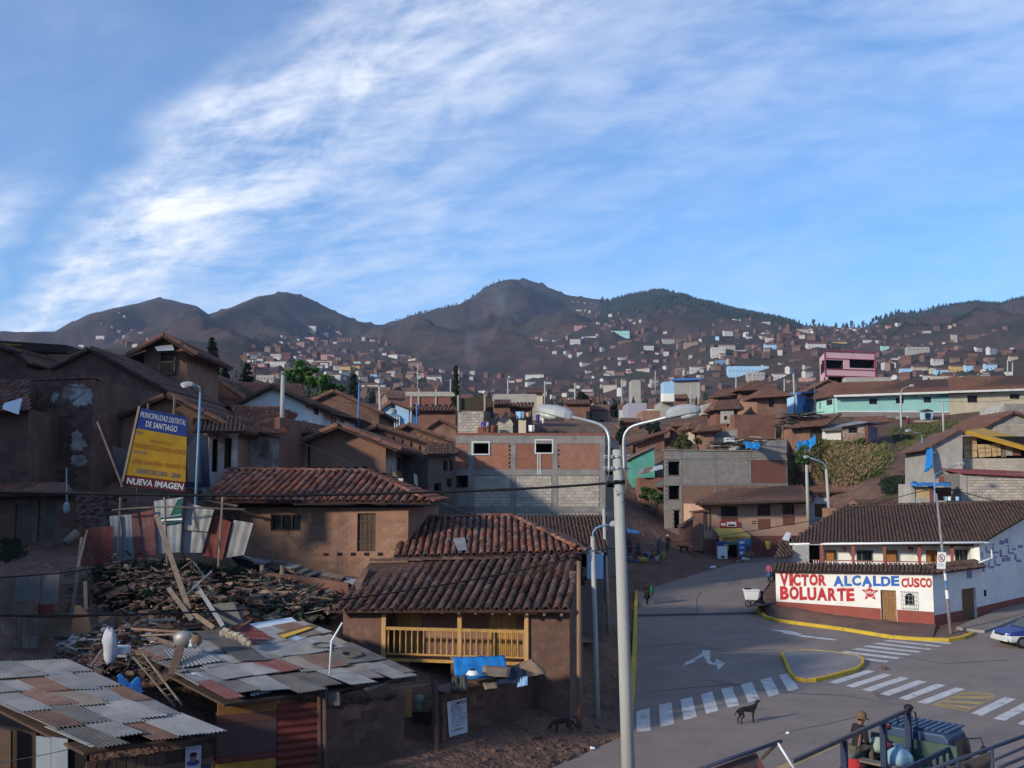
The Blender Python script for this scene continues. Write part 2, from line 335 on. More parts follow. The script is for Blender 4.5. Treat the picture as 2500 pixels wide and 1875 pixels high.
for a in[(1500,1660,44),(1500,1560,50),(1490,1460,62),(1535,1420,76),(1560,1375,91),(1640,1350,97),(1520,1330,96),(1700,1345,101),(1620,1270,108),(1560,1240,110),(1590,1150,125),(1560,1100,138),(1540,1040,155),(1470,1820,31),(1400,1770,33.5),(1300,1830,30.5),(1200,1870,28.5),(1080,1875,29.5),(1440,1500,48),(1250,1420,56),(1100,1400,62),(1300,1390,72),(1460,1380,72),(600,1930,25),(300,2000,23),(0,2050,22),(-300,2050,22),(700,1890,28),(500,1620,32),(560,1560,35),(300,1560,33.5),(420,1480,36),(250,1490,35.5),(80,1650,32.5),(0,1620,33),(160,1620,33.2),(0,1395,36.5),(110,1385,36.5),(100,1330,43),(0,1340,43),(240,1330,43),(440,1350,42),(620,1440,42),(760,1450,41),(820,1560,36),(700,1390,47),(900,1385,47),(1000,1380,50),(560,1190,54),(350,1195,50),(150,1185,50.5),(650,1165,58),(850,1190,62),(1050,1260,66),(420,1040,70),(230,1000,68),(60,990,66),(100,960,84),(500,985,84),(720,1040,84),(900,1080,90),(1000,1100,100),(1200,1110,105),(1400,1130,100),(1700,1290,108),(1800,1290,112),(1940,1240,108),(2060,1230,105),(2160,1185,104),(2240,1190,100),(2150,1120,115),(2080,1085,125),(2000,1080,128),(1940,1095,122),(2200,1070,138),(2260,1050,146),(2320,1040,148),(2400,1015,150),(2500,1010,150),(2000,1018,152),(1850,1020,145),(1760,1070,135),(1650,1090,125),(2300,1240,82),(2400,1250,80),(2500,1260,80),(2350,1500,66),(2500,1460,72),(2700,1400,85)]:
 npt(*a)
NEAR+=[(-36,8,11.5),(-30,-4,8),(-36,24,17),(-40,40,22.5),(-46,60,25),(-55,10,22),(-55,30,31),(-62,60,33),(-50,-12,15),(-20,8,3.5),(-18,-6,3),(-14,16,1.0),(-27,46,10),(0,-12,0),(20,-12,0),(40,-8,0),(70,20,0),(60,50,0.6),(-6,10,0)]  # unseen rise left of the view, heights set to shade the left foreground
NEAR=np.array(NEAR)
ROADM=[]
_d=np.sqrt((NEAR[:,None,0]-NEAR[None,:,0])**2+(NEAR[:,None,1]-NEAR[None,:,1])**2+9.0)
_n=len(NEAR);_K=np.zeros((_n+1,_n+1));_K[:_n,:_n]=-_d+np.diag(np.full(_n,.5));_K[_n,:_n]=_K[:_n,_n]=1
_W=np.linalg.solve(_K,np.append(NEAR[:,2],0))
def near_z(x,y):
 x=np.atleast_1d(x).astype(float);y=np.atleast_1d(y).astype(float)
 d=np.sqrt((x[:,None]-NEAR[None,:,0])**2+(y[:,None]-NEAR[None,:,1])**2+9.0)
 return np.maximum(-(d@_W[:_n])+_W[_n],-.5)
def far_z(x,y):
 r=np.hypot(x,y);px=CX+FX*x/np.maximum(y,1e-3);px=np.where(y>0,px,np.where(x<0,-400,3200));px=np.clip(px,-400,3200)
 ps=[p[0]for p in PROF]
 cols=np.stack([np.interp(px,ps,[p[1][k]for p in PROF])for k in range(5)])
 Rr=np.interp(px,ps,[p[2]for p in PROF]);ry=np.interp(px,[a for a,_ in RIDGE],[b for _,b in RIDGE])
 lr=np.log(np.clip(r,60,None));out=np.zeros_like(r)
 for i in range(len(r)):
  kr=np.append(KR,Rr[i]);ky=np.append(cols[:,i],ry[i])
  out[i]=np.interp(lr[i],np.log(kr),ky)
 v=(CY-out)/FX
 z=H+y*0+r*np.maximum(np.cos(np.arctan2(x,np.maximum(y,1e-3))),.62)*(SA+v*CA)/(CA-v*SA)
 back=np.where(r>Rr,(r-Rr)*.35,0)
 vr=(CY-ry-5)/FX;cap=H+r*np.maximum(np.cos(np.arctan2(x,np.maximum(y,1e-3))),.62)*(SA+vr*CA)/(CA-vr*SA)
 return np.where(back>0,np.maximum(z-back,5.0),z),Rr,cap
road_poly=[]
def road_dist(x,y):
 P=np.array(road_poly);Q=np.roll(P,-1,0);d=np.full(len(x),1e9);ins=np.zeros(len(x),bool)
 for(ax,ay),(bx,by)in zip(P,Q):
  t=np.clip(((x-ax)*(bx-ax)+(y-ay)*(by-ay))/max(1e-9,(bx-ax)**2+(by-ay)**2),0,1);d=np.minimum(d,np.hypot(x-ax-t*(bx-ax),y-ay-t*(by-ay)))
  if ay!=by:ins^=((ay>y)!=(by>y))&(x<(bx-ax)*(y-ay)/(by-ay)+ax)
 d[ins]=0;return d
def fbm(x,y,s,oct=4):
 return mnoise.fractal(Vector((x/s,y/s,3.7)),1.0,2.0,oct)
def ground_z(xs,ys,detail=True):
 xs=np.atleast_1d(np.asarray(xs,float));ys=np.atleast_1d(np.asarray(ys,float));r=np.hypot(xs,ys)
 t=np.clip((r-135)/75,0,1);t=t*t*(3-2*t)
 zn=near_z(xs,ys);zf,Rr,cap=far_z(xs,ys)
 if road_poly:
  k=np.nonzero((r<140)&(ys>-14))[0]
  if len(k):
   rd=road_dist(xs[k],ys[k]);f=np.clip(rd/2.6,0,1);zb=np.maximum(ys[k]-52,0)*.024-.05;zn[k]=zb+(zn[k]-zb)*(f*f*(3-2*f))
 z=zn*(1-t)+zf*t
 if detail:
  for i in range(len(xs)):
   if r[i]>200:
    amp=min(1,(r[i]-200)/600)*(r[i]*.05)*max(0.0,min(1,(Rr[i]-r[i])/650))
    g=mnoise.ridged_multi_fractal(Vector((xs[i]/560,ys[i]/760,1.3)),1.0,2.1,5,1.0,2.0)-1.0
    z[i]+=amp*g*1.0
    if r[i]<Rr[i]:z[i]=min(z[i],cap[i]-max(0,(1-r[i]/Rr[i]))*22)
    if r[i]>900:z[i]+=fbm(xs[i],ys[i],75,3)*4.5*min(1,(r[i]-900)/500)
   elif r[i]<190:
    z[i]+=fbm(xs[i],ys[i],3.0,4)*.10+fbm(xs[i],ys[i],11,2)*.12
 return z
def gz(x,y):return float(ground_z([x],[y])[0])
# ---- ground sheet
def in_poly(x,y,poly):
 c=False;j=len(poly)-1
 for i in range(len(poly)):
  xi,yi=poly[i];xj,yj=poly[j]
  if(yi>y)!=(yj>y)and x<(xj-xi)*(y-yi)/(yj-yi)+xi:c=not c
  j=i
 return c
ROADPX=[(1343,1876),(1430,1838),(1511,1802),(1536,1765),(1545,1669),(1554,1447),(1640,1420),(1735,1392),(1800,1374),(1850,1356),(1906,1332),(1980,1316),(2000,1330),(1895,1400),(1866,1440),(1848,1475),(1852,1492),(1866,1508),(1890,1516),(1942,1522),(2057,1537),(2180,1557),(2315,1565),(2372,1551),(2400,1543),(2500,1506),(2800,1410)]
road_poly=[tuple(G(*p).xy)for p in ROADPX]+[(80,88),(80,40),(60,-12),(-4,-12),(-3,14)]
def build_ground():
 ang=[math.radians(a)for a in list(np.arange(-33,33.01,.16))]
 a=33.0;st=.2
 right=[]
 while a<180:
  st=min(st*1.25,6);a+=st;right.append(min(a,180))
 ang=[-math.radians(t)for t in reversed(right)]+ang+[math.radians(t)for t in right[:-1]]
 rad=[2.5];
 while rad[-1]<4300:
  r=rad[-1];rad.append(r*(1.022 if 15<r<140 else 1.03 if r<1500 else 1.018))
 A,Q=np.meshgrid(np.array(ang),np.array(rad));X=(np.sin(A)*Q).ravel();Y=(np.cos(A)*Q).ravel()
 zz=np.concatenate([ground_z(X[i:i+4000],Y[i:i+4000])for i in range(0,len(X),4000)])
 rp=np.array(road_poly)
 for i in range(len(X)):
  if X[i]>-6 and-13<Y[i]<130 and X[i]<82 and in_poly(X[i],Y[i],road_poly):zz[i]=zr(Y[i])-.16
 na,nr=len(ang),len(rad)
 vs=[Vector(p)for p in zip(X,Y,zz)]+[Vector((0,0,-.1))]
 fs=[[j*na+i,j*na+(i+1)%na,(j+1)*na+(i+1)%na,(j+1)*na+i]for j in range(nr-1)for i in range(na)]
 fs+=[[len(vs)-1,(i+1)%na,i]for i in range(na)]
 m=MB();m.add(vs,fs)
 me=m.mesh('ground',Vector((0,0,0)),groundm,smooth=True,fix=False)
 o=bpy.data.objects.new('ground',me);COL.objects.link(o);tag(o,'brown dirt ground and mountain slopes',kind='structure')
 return o
def ground_material():
 m=bpy.data.materials.new('ground_earth');m.use_nodes=True;t=m.node_tree;t.nodes.clear();n=t.nodes.new;l=t.links.new
 o=n('ShaderNodeOutputMaterial');b=n('ShaderNodeBsdfPrincipled');l(b.outputs[0],o.inputs[0]);b.inputs['Roughness'].default_value=.95;b.inputs['Specular IOR Level'].default_value=.1
 g=n('ShaderNodeNewGeometry');P=g.outputs['Position']
 def nz(sc,det=7,rough=.6,off=0):
  mp=n('ShaderNodeMapping');mp.inputs['Location'].default_value=(off,off*.7,off*.3);l(P,mp.inputs[0])
  q_=n('ShaderNodeTexNoise');q_.inputs['Scale'].default_value=sc;q_.inputs['Detail'].default_value=det;q_.inputs['Roughness'].default_value=rough;l(mp.outputs[0],q_.inputs['Vector']);return q_.outputs['Fac']
 def mr(x,a,c,lo=0,hi=1):
  q_=n('ShaderNodeMapRange');q_.inputs['From Min'].default_value=a;q_.inputs['From Max'].default_value=c;q_.inputs['To Min'].default_value=lo;q_.inputs['To Max'].default_value=hi;l(x,q_.inputs['Value']);return q_.outputs[0]
 def mixc(f,a,c):
  q_=n('ShaderNodeMixRGB');l(f,q_.inputs[0])
  for i,x in((1,a),(2,c)):
   if isinstance(x,tuple):q_.inputs[i].default_value=x+(1,)
   else:l(x,q_.inputs[i])
  return q_.outputs[0]
 near=mixc(mr(nz(.7),.35,.65),(.20,.115,.086),(.13,.076,.058))
 near=mixc(mr(nz(3.0,off=4),.56,.72),near,(.26,.17,.13))
 near=mixc(mr(nz(.22,off=9),.55,.70),near,(.060,.062,.026))
 slope=mixc(mr(nz(.012,9,.66),.42,.60),(.088,.053,.046),(.046,.044,.029))
 slope=mixc(mr(nz(.05,9,.7,5),.50,.66),slope,(.036,.038,.024))
 slope=mixc(mr(nz(.02,8,.7,11),.58,.72),slope,(.13,.085,.07))
 ln=n('ShaderNodeVectorMath');ln.operation='LENGTH';l(P,ln.inputs[0])
 col=mixc(mr(ln.outputs['Value'],170,330),near,slope)
 sp=n('ShaderNodeSeparateXYZ');l(P,sp.inputs[0])
 ratio=n('ShaderNodeMath');ratio.operation='DIVIDE';l(sp.outputs[2],ratio.inputs[0]);l(ln.outputs['Value'],ratio.inputs[1])
 up=n('ShaderNodeMath');up.operation='ADD';l(mr(sp.outputs[2],260,520),up.inputs[0]);l(mr(nz(.006,6,.6,3),.3,.7,-.5,.5),up.inputs[1]);up.use_clamp=True
 green=mixc(mr(nz(.03,8,.7,21),.45,.62),(.050,.046,.034),(.028,.031,.022))
 col=mixc(up.outputs[0],col,green)
 l(col,b.inputs['Base Color'])
 h=n('ShaderNodeMath');h.operation='ADD';l(nz(4,5),h.inputs[0]);l(mr(nz(.035,9,.7),0,1,0,60),h.inputs[1])
 bp=n('ShaderNodeBump');bp.inputs['Strength'].default_value=.5;bp.inputs['Distance'].default_value=.16;l(h.outputs[0],bp.inputs['Height']);l(bp.outputs[0],b.inputs['Normal'])
 return m
groundm=ground_material()
ground=build_ground()
def hitg(px,py,dmin=100,dmax=3800):
 """first point of the ground sheet seen at a photo pixel"""
 r=ray(px,py);prev=dmin;p0=at(px,py,dmin);d=dmin
 ds=np.geomspace(dmin,dmax,70);P=np.array([tuple(at(px,py,k))for k in ds])
 z=ground_z(P[:,0],P[:,1]);f=P[:,2]-z
 for i in range(1,len(ds)):
  if f[i]<0<=f[i-1]or(i==1 and f[0]<0):
   k=f[i-1]/(f[i-1]-f[i])if f[i-1]>0 else 0;return at(px,py,ds[i-1]+(ds[i]-ds[i-1])*k)
 return None
# ---- road, kerbs, island, markings
def sheet(name,plan,dz,mat,parent=None,kind=None,label=None,step=None):
 bm=bmesh.new();f=bm.faces.new([bm.verts.new((x,y,0))for x,y in plan]);bmesh.ops.triangulate(bm,faces=[f])
 for yy in(52,60,70,85,100):bmesh.ops.bisect_plane(bm,geom=bm.verts[:]+bm.edges[:]+bm.faces[:],plane_co=(0,yy,0),plane_no=(0,1,0))
 m=MB();bm.verts.index_update();m.add([(v.co.x,v.co.y,zr(v.co.y)+dz)for v in bm.verts],[[v.index for v in f.verts]for f in bm.faces]);bm.free()
 for i,f in enumerate(m.f):
  a,b_,c=(m.v[k]for k in f[:3])
  if(b_-a).cross(c-a).z<0:m.f[i]=f[::-1]
 o=m.build(name,mat,parent,fix=False,kind=kind,label=label);return o
road=sheet('road',road_poly,0.0,asph,kind='structure',label='grey asphalt road junction with white crossings')
def mark(px,name,mat,dz=.006):return sheet(name,[tuple(G(*p).xy)for p in px],dz,mat,parent=road)
def z1(pts):return[(1500+x*.27125,1425+y*.27125)for x,y in pts]
def z2(pts):return[(1900+x*.27125,1425+y*.27125)for x,y in pts]
for q_ in[[(200,1150),(315,1122),(325,1325),(200,1335)],[(400,1092),(512,1068),(538,1262),(415,1292)],[(592,1046),(700,1020),(742,1200),(625,1230)],[(778,998),(880,972),(935,1142),(825,1175)],[(960,950),(1058,930),(1125,1095),(1018,1120)],[(1137,910),(1238,886),(1308,1042),(1208,1072)],[(1312,865),(1410,842),(1487,992),(1390,1020)],[(1482,824),(1560,806),(1663,943),(1566,972)]]:
 mark(z1(q_),'crosswalk_stripe',paintw)
for q_ in[[(452,888),(800,778),(870,790),(525,903)],[(607,920),(950,808),(1025,822),(680,937)],[(750,955),(1100,838),(1178,853),(828,972)],[(912,992),(1255,868),(1338,885),(993,1010)],[(1078,1032),(1425,900),(1508,916),(1165,1048)],[(1248,1067),(1600,935),(1685,950),(1335,1085)],[(1730,1170),(2040,1020),(2140,1040),(1832,1190)],[(1935,1215),(2225,1065),(2330,1085),(2040,1235)],[(2150,1262),(2440,1110),(2550,1130),(2260,1290)],[(1035,490),(1085,483),(1565,535),(1535,545)],[(945,515),(1000,508),(1478,562),(1445,570)],[(850,540),(905,533),(1390,588),(1355,597)],[(757,565),(815,556),(1290,610),(1260,622)],[(655,590),(715,582),(1200,637),(1165,650)],[(552,620),(610,607),(1105,665),(1065,680)],[(470,645),(520,638),(1003,697),(965,712)]]:
 mark(z2(q_),'crosswalk_stripe',paintw)
mark(z1([(612,745),(655,695),(678,695),(795,625),(788,602),(860,600),(862,690),(885,710),(918,710),(908,675),(995,718),(932,782),(922,732),(862,727),(832,710),(803,648),(712,695),(735,700)]),'lane_arrow',paintw)
mark(z1([(1375,412),(1520,418),(1600,428),(1700,457),(1650,457),(2003,503),(1985,513),(1690,480),(1640,466),(1530,452),(1515,436)]),'lane_arrow',paintw)
hatch_o=z2([(1385,1090),(1660,980),(1800,975),(1920,990),(1965,1020),(1690,1155)]);hatch_i=z2([(1425,1089),(1668,990),(1800,985),(1910,999),(1940,1021),(1690,1143)])
for k in range(6):
 a,b_=hatch_o[k],hatch_o[(k+1)%6];c,d=hatch_i[(k+1)%6],hatch_i[k]
 mark([a,b_,c,d],'hatch_border',painty)
for q_ in[[(1560,1033),(1605,1015),(1930,1008),(1935,1024),(1900,1040)],[(1470,1070),(1515,1052),(1850,1063),(1800,1088)],[(1430,1091),(1450,1080),(1760,1108),(1715,1130)],[(1640,1002),(1668,991),(1800,986),(1905,999)]]:
 mark(z2(q_),'hatch_bar',painty)
mark([(1556,1500),(1846,1494),(1847,1500),(1556,1506)],'tar_joint',M('tar',(.045,.045,.052),(.035,.035,.04),3,bump=.2),.005)  # thin flat dark strip across the side road
mark([(1702,1497),(1704,1497),(1702,1462),(1712,1445),(1710,1445),(1700,1462)],'tar_joint',MATS['tar'],.005)
def ribbon(pts,w,h,name,mat,label,z0=0.0,closed=False,seg=3.0):
 """kerb run: a rounded-top bar along ground pixels, broken by joints into kerb stones"""
 P=[G(*p)for p in pts]
 if closed:P.append(P[0])
 D=[0.0]
 for a,b_ in zip(P,P[1:]):D.append(D[-1]+(b_-a).length)
 root=thing(name,label,None,P[0]);root['kind']='structure';tot=D[-1];nst=max(1,round(tot/seg))
 def pos(t):
  for i in range(len(D)-1):
   if t<=D[i+1]or i==len(D)-2:return P[i]+(P[i+1]-P[i])*((t-D[i])/max(1e-6,D[i+1]-D[i]))
 for k in range(nst):
  t0,t1=tot*k/nst+.012,tot*(k+1)/nst-.012;ts=[t0]+[d for d in D if t0+.03<d<t1-.03]+[t1];rings=[]
  for j,t in enumerate(ts):
   p=pos(t);d=(pos(min(tot,t+.15))-pos(max(0,t-.15))).normalized();nrm=Vector((-d.y,d.x,0)).normalized();jz=R.uniform(-.008,.008)
   rings.append([p+nrm*(w/2*a)+Vector((0,0,c+(jz if c>0 else 0)))for a,c in((-1,-.15),(1,-.15),(1,h*.8),(.72,h),(-.72,h),(-1,h*.8))])
  MB().loft(rings).build('kerb_stone',mat,root)
 return root
ribbon([(1554,1447),(1551,1530),(1547,1620),(1543,1690),(1536,1765)],.22,.16,'kerb',kerby,'yellow painted kerb along the left edge of the side road')
ribbon([(1846,1462),(1849,1478),(1854,1494),(1868,1509),(1892,1517),(1942,1524),(2057,1539),(2180,1559),(2250,1564),(2315,1566),(2350,1560),(2374,1551)],.26,.17,'kerb',kerby,'yellow painted kerb around the white corner house')
isl=z2([(35,650),(60,637),(120,628),(220,622),(330,625),(480,638),(640,660),(720,676),(765,700),(760,740),(700,790),(560,830),(430,862),(330,884),(250,888),(165,872),(115,835)])
ribbon(isl,.15,.16,'kerb',kerby,'yellow painted kerb round the small traffic island',closed=True,seg=2.2)
sheet('traffic_island',[tuple(G(*p).xy)for p in isl],.15,slabg,kind='structure',label='grey paved traffic island')
sw=sheet('pavement',[tuple(G(*p).xy)for p in[(2335,1536),(2402,1543),(2505,1503),(2800,1408),(2780,1390),(2500,1466)]],.14,M('pavement_slab',(.27,.21,.18),(.21,.165,.145),.9,bump=.3),kind='structure',label='pinkish concrete pavement along the white house side wall')
ribbon([(2336,1537),(2402,1545),(2505,1505),(2800,1410)],.2,.15,'pavement_edge',concrete,'bare concrete kerb along the right pavement')
ribbon([(1800,1375),(1850,1357),(1906,1333),(1976,1317)],.2,.2,'pavement_edge',M('kerb_sandstone',(.30,.22,.17),(.22,.16,.13),2,bump=.4),'sandy kerb stones along the uphill side of the road',seg=1.6)
def strip(name,lo,hi,mat,label,hts,n=26,nv=6,jit=.07):
 m=MB();LO=[G(*p)for p in lo];HI=hi
 def interp(P,t):
  k=t*(len(P)-1);i=min(int(k),len(P)-2);return P[i]+(P[i+1]-P[i])*(k-i)
 def fn(u,v):
  a,b_=interp(LO,u),interp(HI,u);p=a+(b_-a)*v;h=np.interp(u,np.linspace(0,1,len(hts)),hts)
  p.z+=h*math.sin(min(1,v*1.1)*math.pi/2)+mnoise.noise(p*1.7)*jit+mnoise.noise(p*4.1)*jit*.5;return p
 m.grid(fn,n*2,nv);return m.build(name,mat,smooth=True,kind='structure',label=label)
for q_ in([(1590,1462),(1640,1455),(1655,1470),(1600,1476)],[(2130,1690),(2230,1682),(2250,1700),(2150,1712)],[(1770,1418),(1805,1414),(1812,1424),(1776,1429)]):
 mark(q_,'road_patch',M('patch_asphalt',(.178,.150,.140),(.14,.12,.114),.9,bump=.25,bsc=60,bdist=.006),.004)
def crack(pts,w_=.9):
 P=[]
 for(x0,y0),(x1,y1)in zip(pts,pts[1:]):
  for t in np.linspace(0,1,9)[:-1]:P.append((x0+(x1-x0)*t+R.uniform(-1.6,1.6),y0+(y1-y0)*t+R.uniform(-1,1)))
 P.append(pts[-1]);mark([(x,y-w_*.5)for x,y in P]+[(x+.5,y+w_*.5)for x,y in P[::-1]],'road_crack',MATS['tar'],.005)
for c in([(1560,1580),(1680,1570),(1760,1590),(1890,1585)],[(1720,1660),(1900,1690),(2080,1700),(2240,1730)],[(1900,1790),(2010,1770),(2110,1745)],[(2200,1600),(2300,1620),(2460,1612)],[(1570,1690),(1700,1678),(1830,1668)]):crack(c)
# ---- roof tiles
TILES={}
def tile_mesh(mat):
 """one barrel tile, unit length along +Y, half-round across X, crown along +Z, wider at the lower end"""
 if mat.name in TILES:return TILES[mat.name]
 m=MB();n=6;rings=[]
 for y,r,z in((0,.5,.04),(.06,.5,.05),(1.16,.40,-.02)):
  rings.append([Vector((r*math.cos(math.pi*j/n),y,z+r*.85*math.sin(math.pi*j/n)))for j in range(n+1)])
 inner=[[Vector((p.x*.84,p.y,p.z*.84-.01))for p in r]for r in rings]
 w=n+1
 for rr,fl in((rings,0),(inner[:1]+inner[2:],1)):
  for i in range(len(rr)-1):
   m.add(rr[i]+rr[i+1],[[j,j+1,w+j+1,w+j]for j in range(n)])
 m.add(rings[0]+inner[0],[[j,j+1,w+j+1,w+j]for j in range(n)])
 TILES[mat.name]=m.mesh('tile',Vector((0,0,0)),mat,fix=False);return TILES[mat.name]
def tile_plane(pts,ncol,length,parent,mat,mode='pieces',deck=.10,deckmat=None,limit=300,jit=1.0,lean=0.0,name='roof'):
 """tiles on a plane polygon whose first edge is the eave, left to right as seen from outside; returns the roof deck"""
 pts=[Vector(p)for p in pts];o=pts[0];U=(pts[1]-pts[0]).normalized();Nn=newell(pts)
 V=Nn.cross(U).normalized();wid=(pts[1]-pts[0]).length
 uv=[((p-o).dot(U),(p-o).dot(V))for p in pts];u0,u1=min(a for a,_ in uv),max(a for a,_ in uv)
 pitch=wid/ncol
 d=MB();d.prism([p-Nn*.03 for p in pts],-Nn*deck);deckob=d.build(name,deckmat or tile_in,parent)
 cells=[]
 k=math.floor(u0/pitch)
 while(k+.5)*pitch<u1:
  u=(k+.5)*pitch+1e-4;ys=[]
  for(a,b),(c,e)in zip(uv,uv[1:]+uv[:1]):
   if(a-u)*(c-u)<0:ys.append(b+(e-b)*(u-a)/(c-a))
  if len(ys)>=2:
   v0,v1=min(ys),max(ys);v=v0-.10*(1+R.uniform(-.3,.3))
   while v<v1-length*.35:
    cells.append((u,v,min(length,v1-v+.04)));v+=length
  k+=1
 if mode=='pieces':
  me=tile_mesh(mat);extra=[]
  if len(cells)>limit:cells,extra=cells[:limit],cells[limit:]
  for u,v,ln in cells:
   a=R.gauss(0,.035)*jit;x=(U*math.cos(a)+V*math.sin(a));y=(V*math.cos(a)-U*math.sin(a))
   t=frame(o+U*(u+R.gauss(0,.008)*jit)+V*(v+R.gauss(0,.012)*jit)+Nn*(R.uniform(-.004,.012)),x,y,Nn)
   s_=pitch*R.uniform(.70,.78)
   place('tile',me,t@Matrix.Diagonal((s_,ln,s_*R.uniform(.9,1.1),1)),deckob)
  cells=extra
 if cells and mode!='wave':
  m=MB();n=4
  for u,v,ln in cells:
   a=R.gauss(0,.03)*jit;x=(U*math.cos(a)+V*math.sin(a));y=(V*math.cos(a)-U*math.sin(a));c=o+U*(u+R.gauss(0,.006))+V*v;r=pitch*.36
   vs=[]
   for yy,rr,zz in((0,r,.02),(ln*1.1,r*.82,-.01)):
    vs+=[c+y*yy+x*(rr*math.cos(math.pi*j/n))+Nn*(zz+rr*.9*math.sin(math.pi*j/n))for j in range(n+1)]
   m.add(vs,[[j,j+1,n+2+j,n+1+j]for j in range(n)]+[list(range(n+1))])
  m.build('roof_tiles',mat,deckob,kind='stuff',fix=False)
 if mode=='wave':
  m=MB()
  k=math.floor(u0/pitch)
  rows={}
  for u,v,ln in cells:rows.setdefault(round(u,4),[]).append((v,v+ln))
  for u,vv in rows.items():
   v0,v1=vv[0][0],vv[-1][1];r=pitch*.40;nst=max(1,int((v1-v0)/(length*2)));prev=v0
   for i in range(nst):
    a,b=v0+(v1-v0)*i/nst,v0+(v1-v0)*(i+1)/nst;du=R.gauss(0,.02);vs=[]
    for yy,zz in((a,.03),(b,-.01)):
     vs+=[o+U*(u+du+r*q0)+V*yy+Nn*(zz+r*q1)for q0,q1 in((-1,0),(-.55,.8),(.55,.8),(1,0))]
    m.add(vs,[[0,1,5,4],[1,2,6,5],[2,3,7,6],[0,1,2,3]])
  m.build('roof_tiles',mat,deckob,kind='stuff',fix=False)
 return deckob
def ridge_tiles(a,b,r,parent,mat,length=.4,name='ridge_tile'):
 me=tile_mesh(mat);d=(b-a);n=max(1,round(d.length/length));y=d.normalized();x=y.cross(Vector((0,0,1))).normalized();z=x.cross(y)
 for i in range(n):
  t=frame(a+d*(i/n)+z*R.uniform(-.01,.02),x,y,z);place(name,me,t@Matrix.Diagonal((r*2,d.length/n,r*2.1,1)),parent)
# ---- walls
class Wall:
 """vertical plane from A to B (plan points); u runs A->B, n points outwards (right-hand side seen from inside is behind)"""
 def __init__(s,A,B,n=None):
  s.A=Vector((A[0],A[1],0));s.B=Vector((B[0],B[1],0));d=s.B-s.A;s.W=d.length;s.U=d/s.W
  s.n=Vector((s.U.y,-s.U.x,0))
 def P(s,u,z,off=0.0):return s.A+s.U*u+s.n*off+Vector((0,0,z))
 def uz(s,px,py):
  r=ray(px,py);o=Vector((0,0,H));t=(s.A-o).dot(s.n)/r.dot(s.n);p=o+r*t
  return(p-s.A).dot(s.U),p.z
 def rect(s,r):
  a,b,c,d=r[:4];xs=[];
  u0,z1=s.uz(a,b);u1,z0=s.uz(c,d);u2,z2=s.uz(c,b);u3,z3=s.uz(a,d)
  return((u0+u3)/2,(z0+z3)/2,(u1+u2)/2,(z1+z2)/2)
def wall_mesh(m,w,z0,z1,holes,t=.22,off=0.0):
 us=sorted({0.0,w.W}|{min(max(h[i],0),w.W)for h in holes for i in(0,2)});zs=sorted({z0,z1}|{min(max(h[i],z0),z1)for h in holes for i in(1,3)})
 for i in range(len(us)-1):
  for j in range(len(zs)-1):
   uc,zc_=(us[i]+us[i+1])/2,(zs[j]+zs[j+1])/2
   if any(h[0]<uc<h[2]and h[1]<zc_<h[3]for h in holes):continue
   m.poly([w.P(us[i],zs[j],off),w.P(us[i+1],zs[j],off),w.P(us[i+1],zs[j+1],off),w.P(us[i],zs[j+1],off)])
 for h in holes:
  a,b,c,d=max(h[0],0),max(h[1],z0),min(h[2],w.W),min(h[3],z1);tt=h[4]if len(h)>4 else t
  for p,q_ in(((a,b),(c,b)),((c,b),(c,d)),((c,d),(a,d)),((a,d),(a,b))):
   m.poly([w.P(*p,off),w.P(*q_,off),w.P(*q_,off-tt),w.P(*p,off-tt)])
def wbox(m,w,u0,z0,u1,z1,a,b):
 """box on a wall between offsets a (inner) and b (outer)"""
 m.prism([w.P(u0,z0,a),w.P(u1,z0,a),w.P(u1,z1,a),w.P(u0,z1,a)],w.n*(b-a))
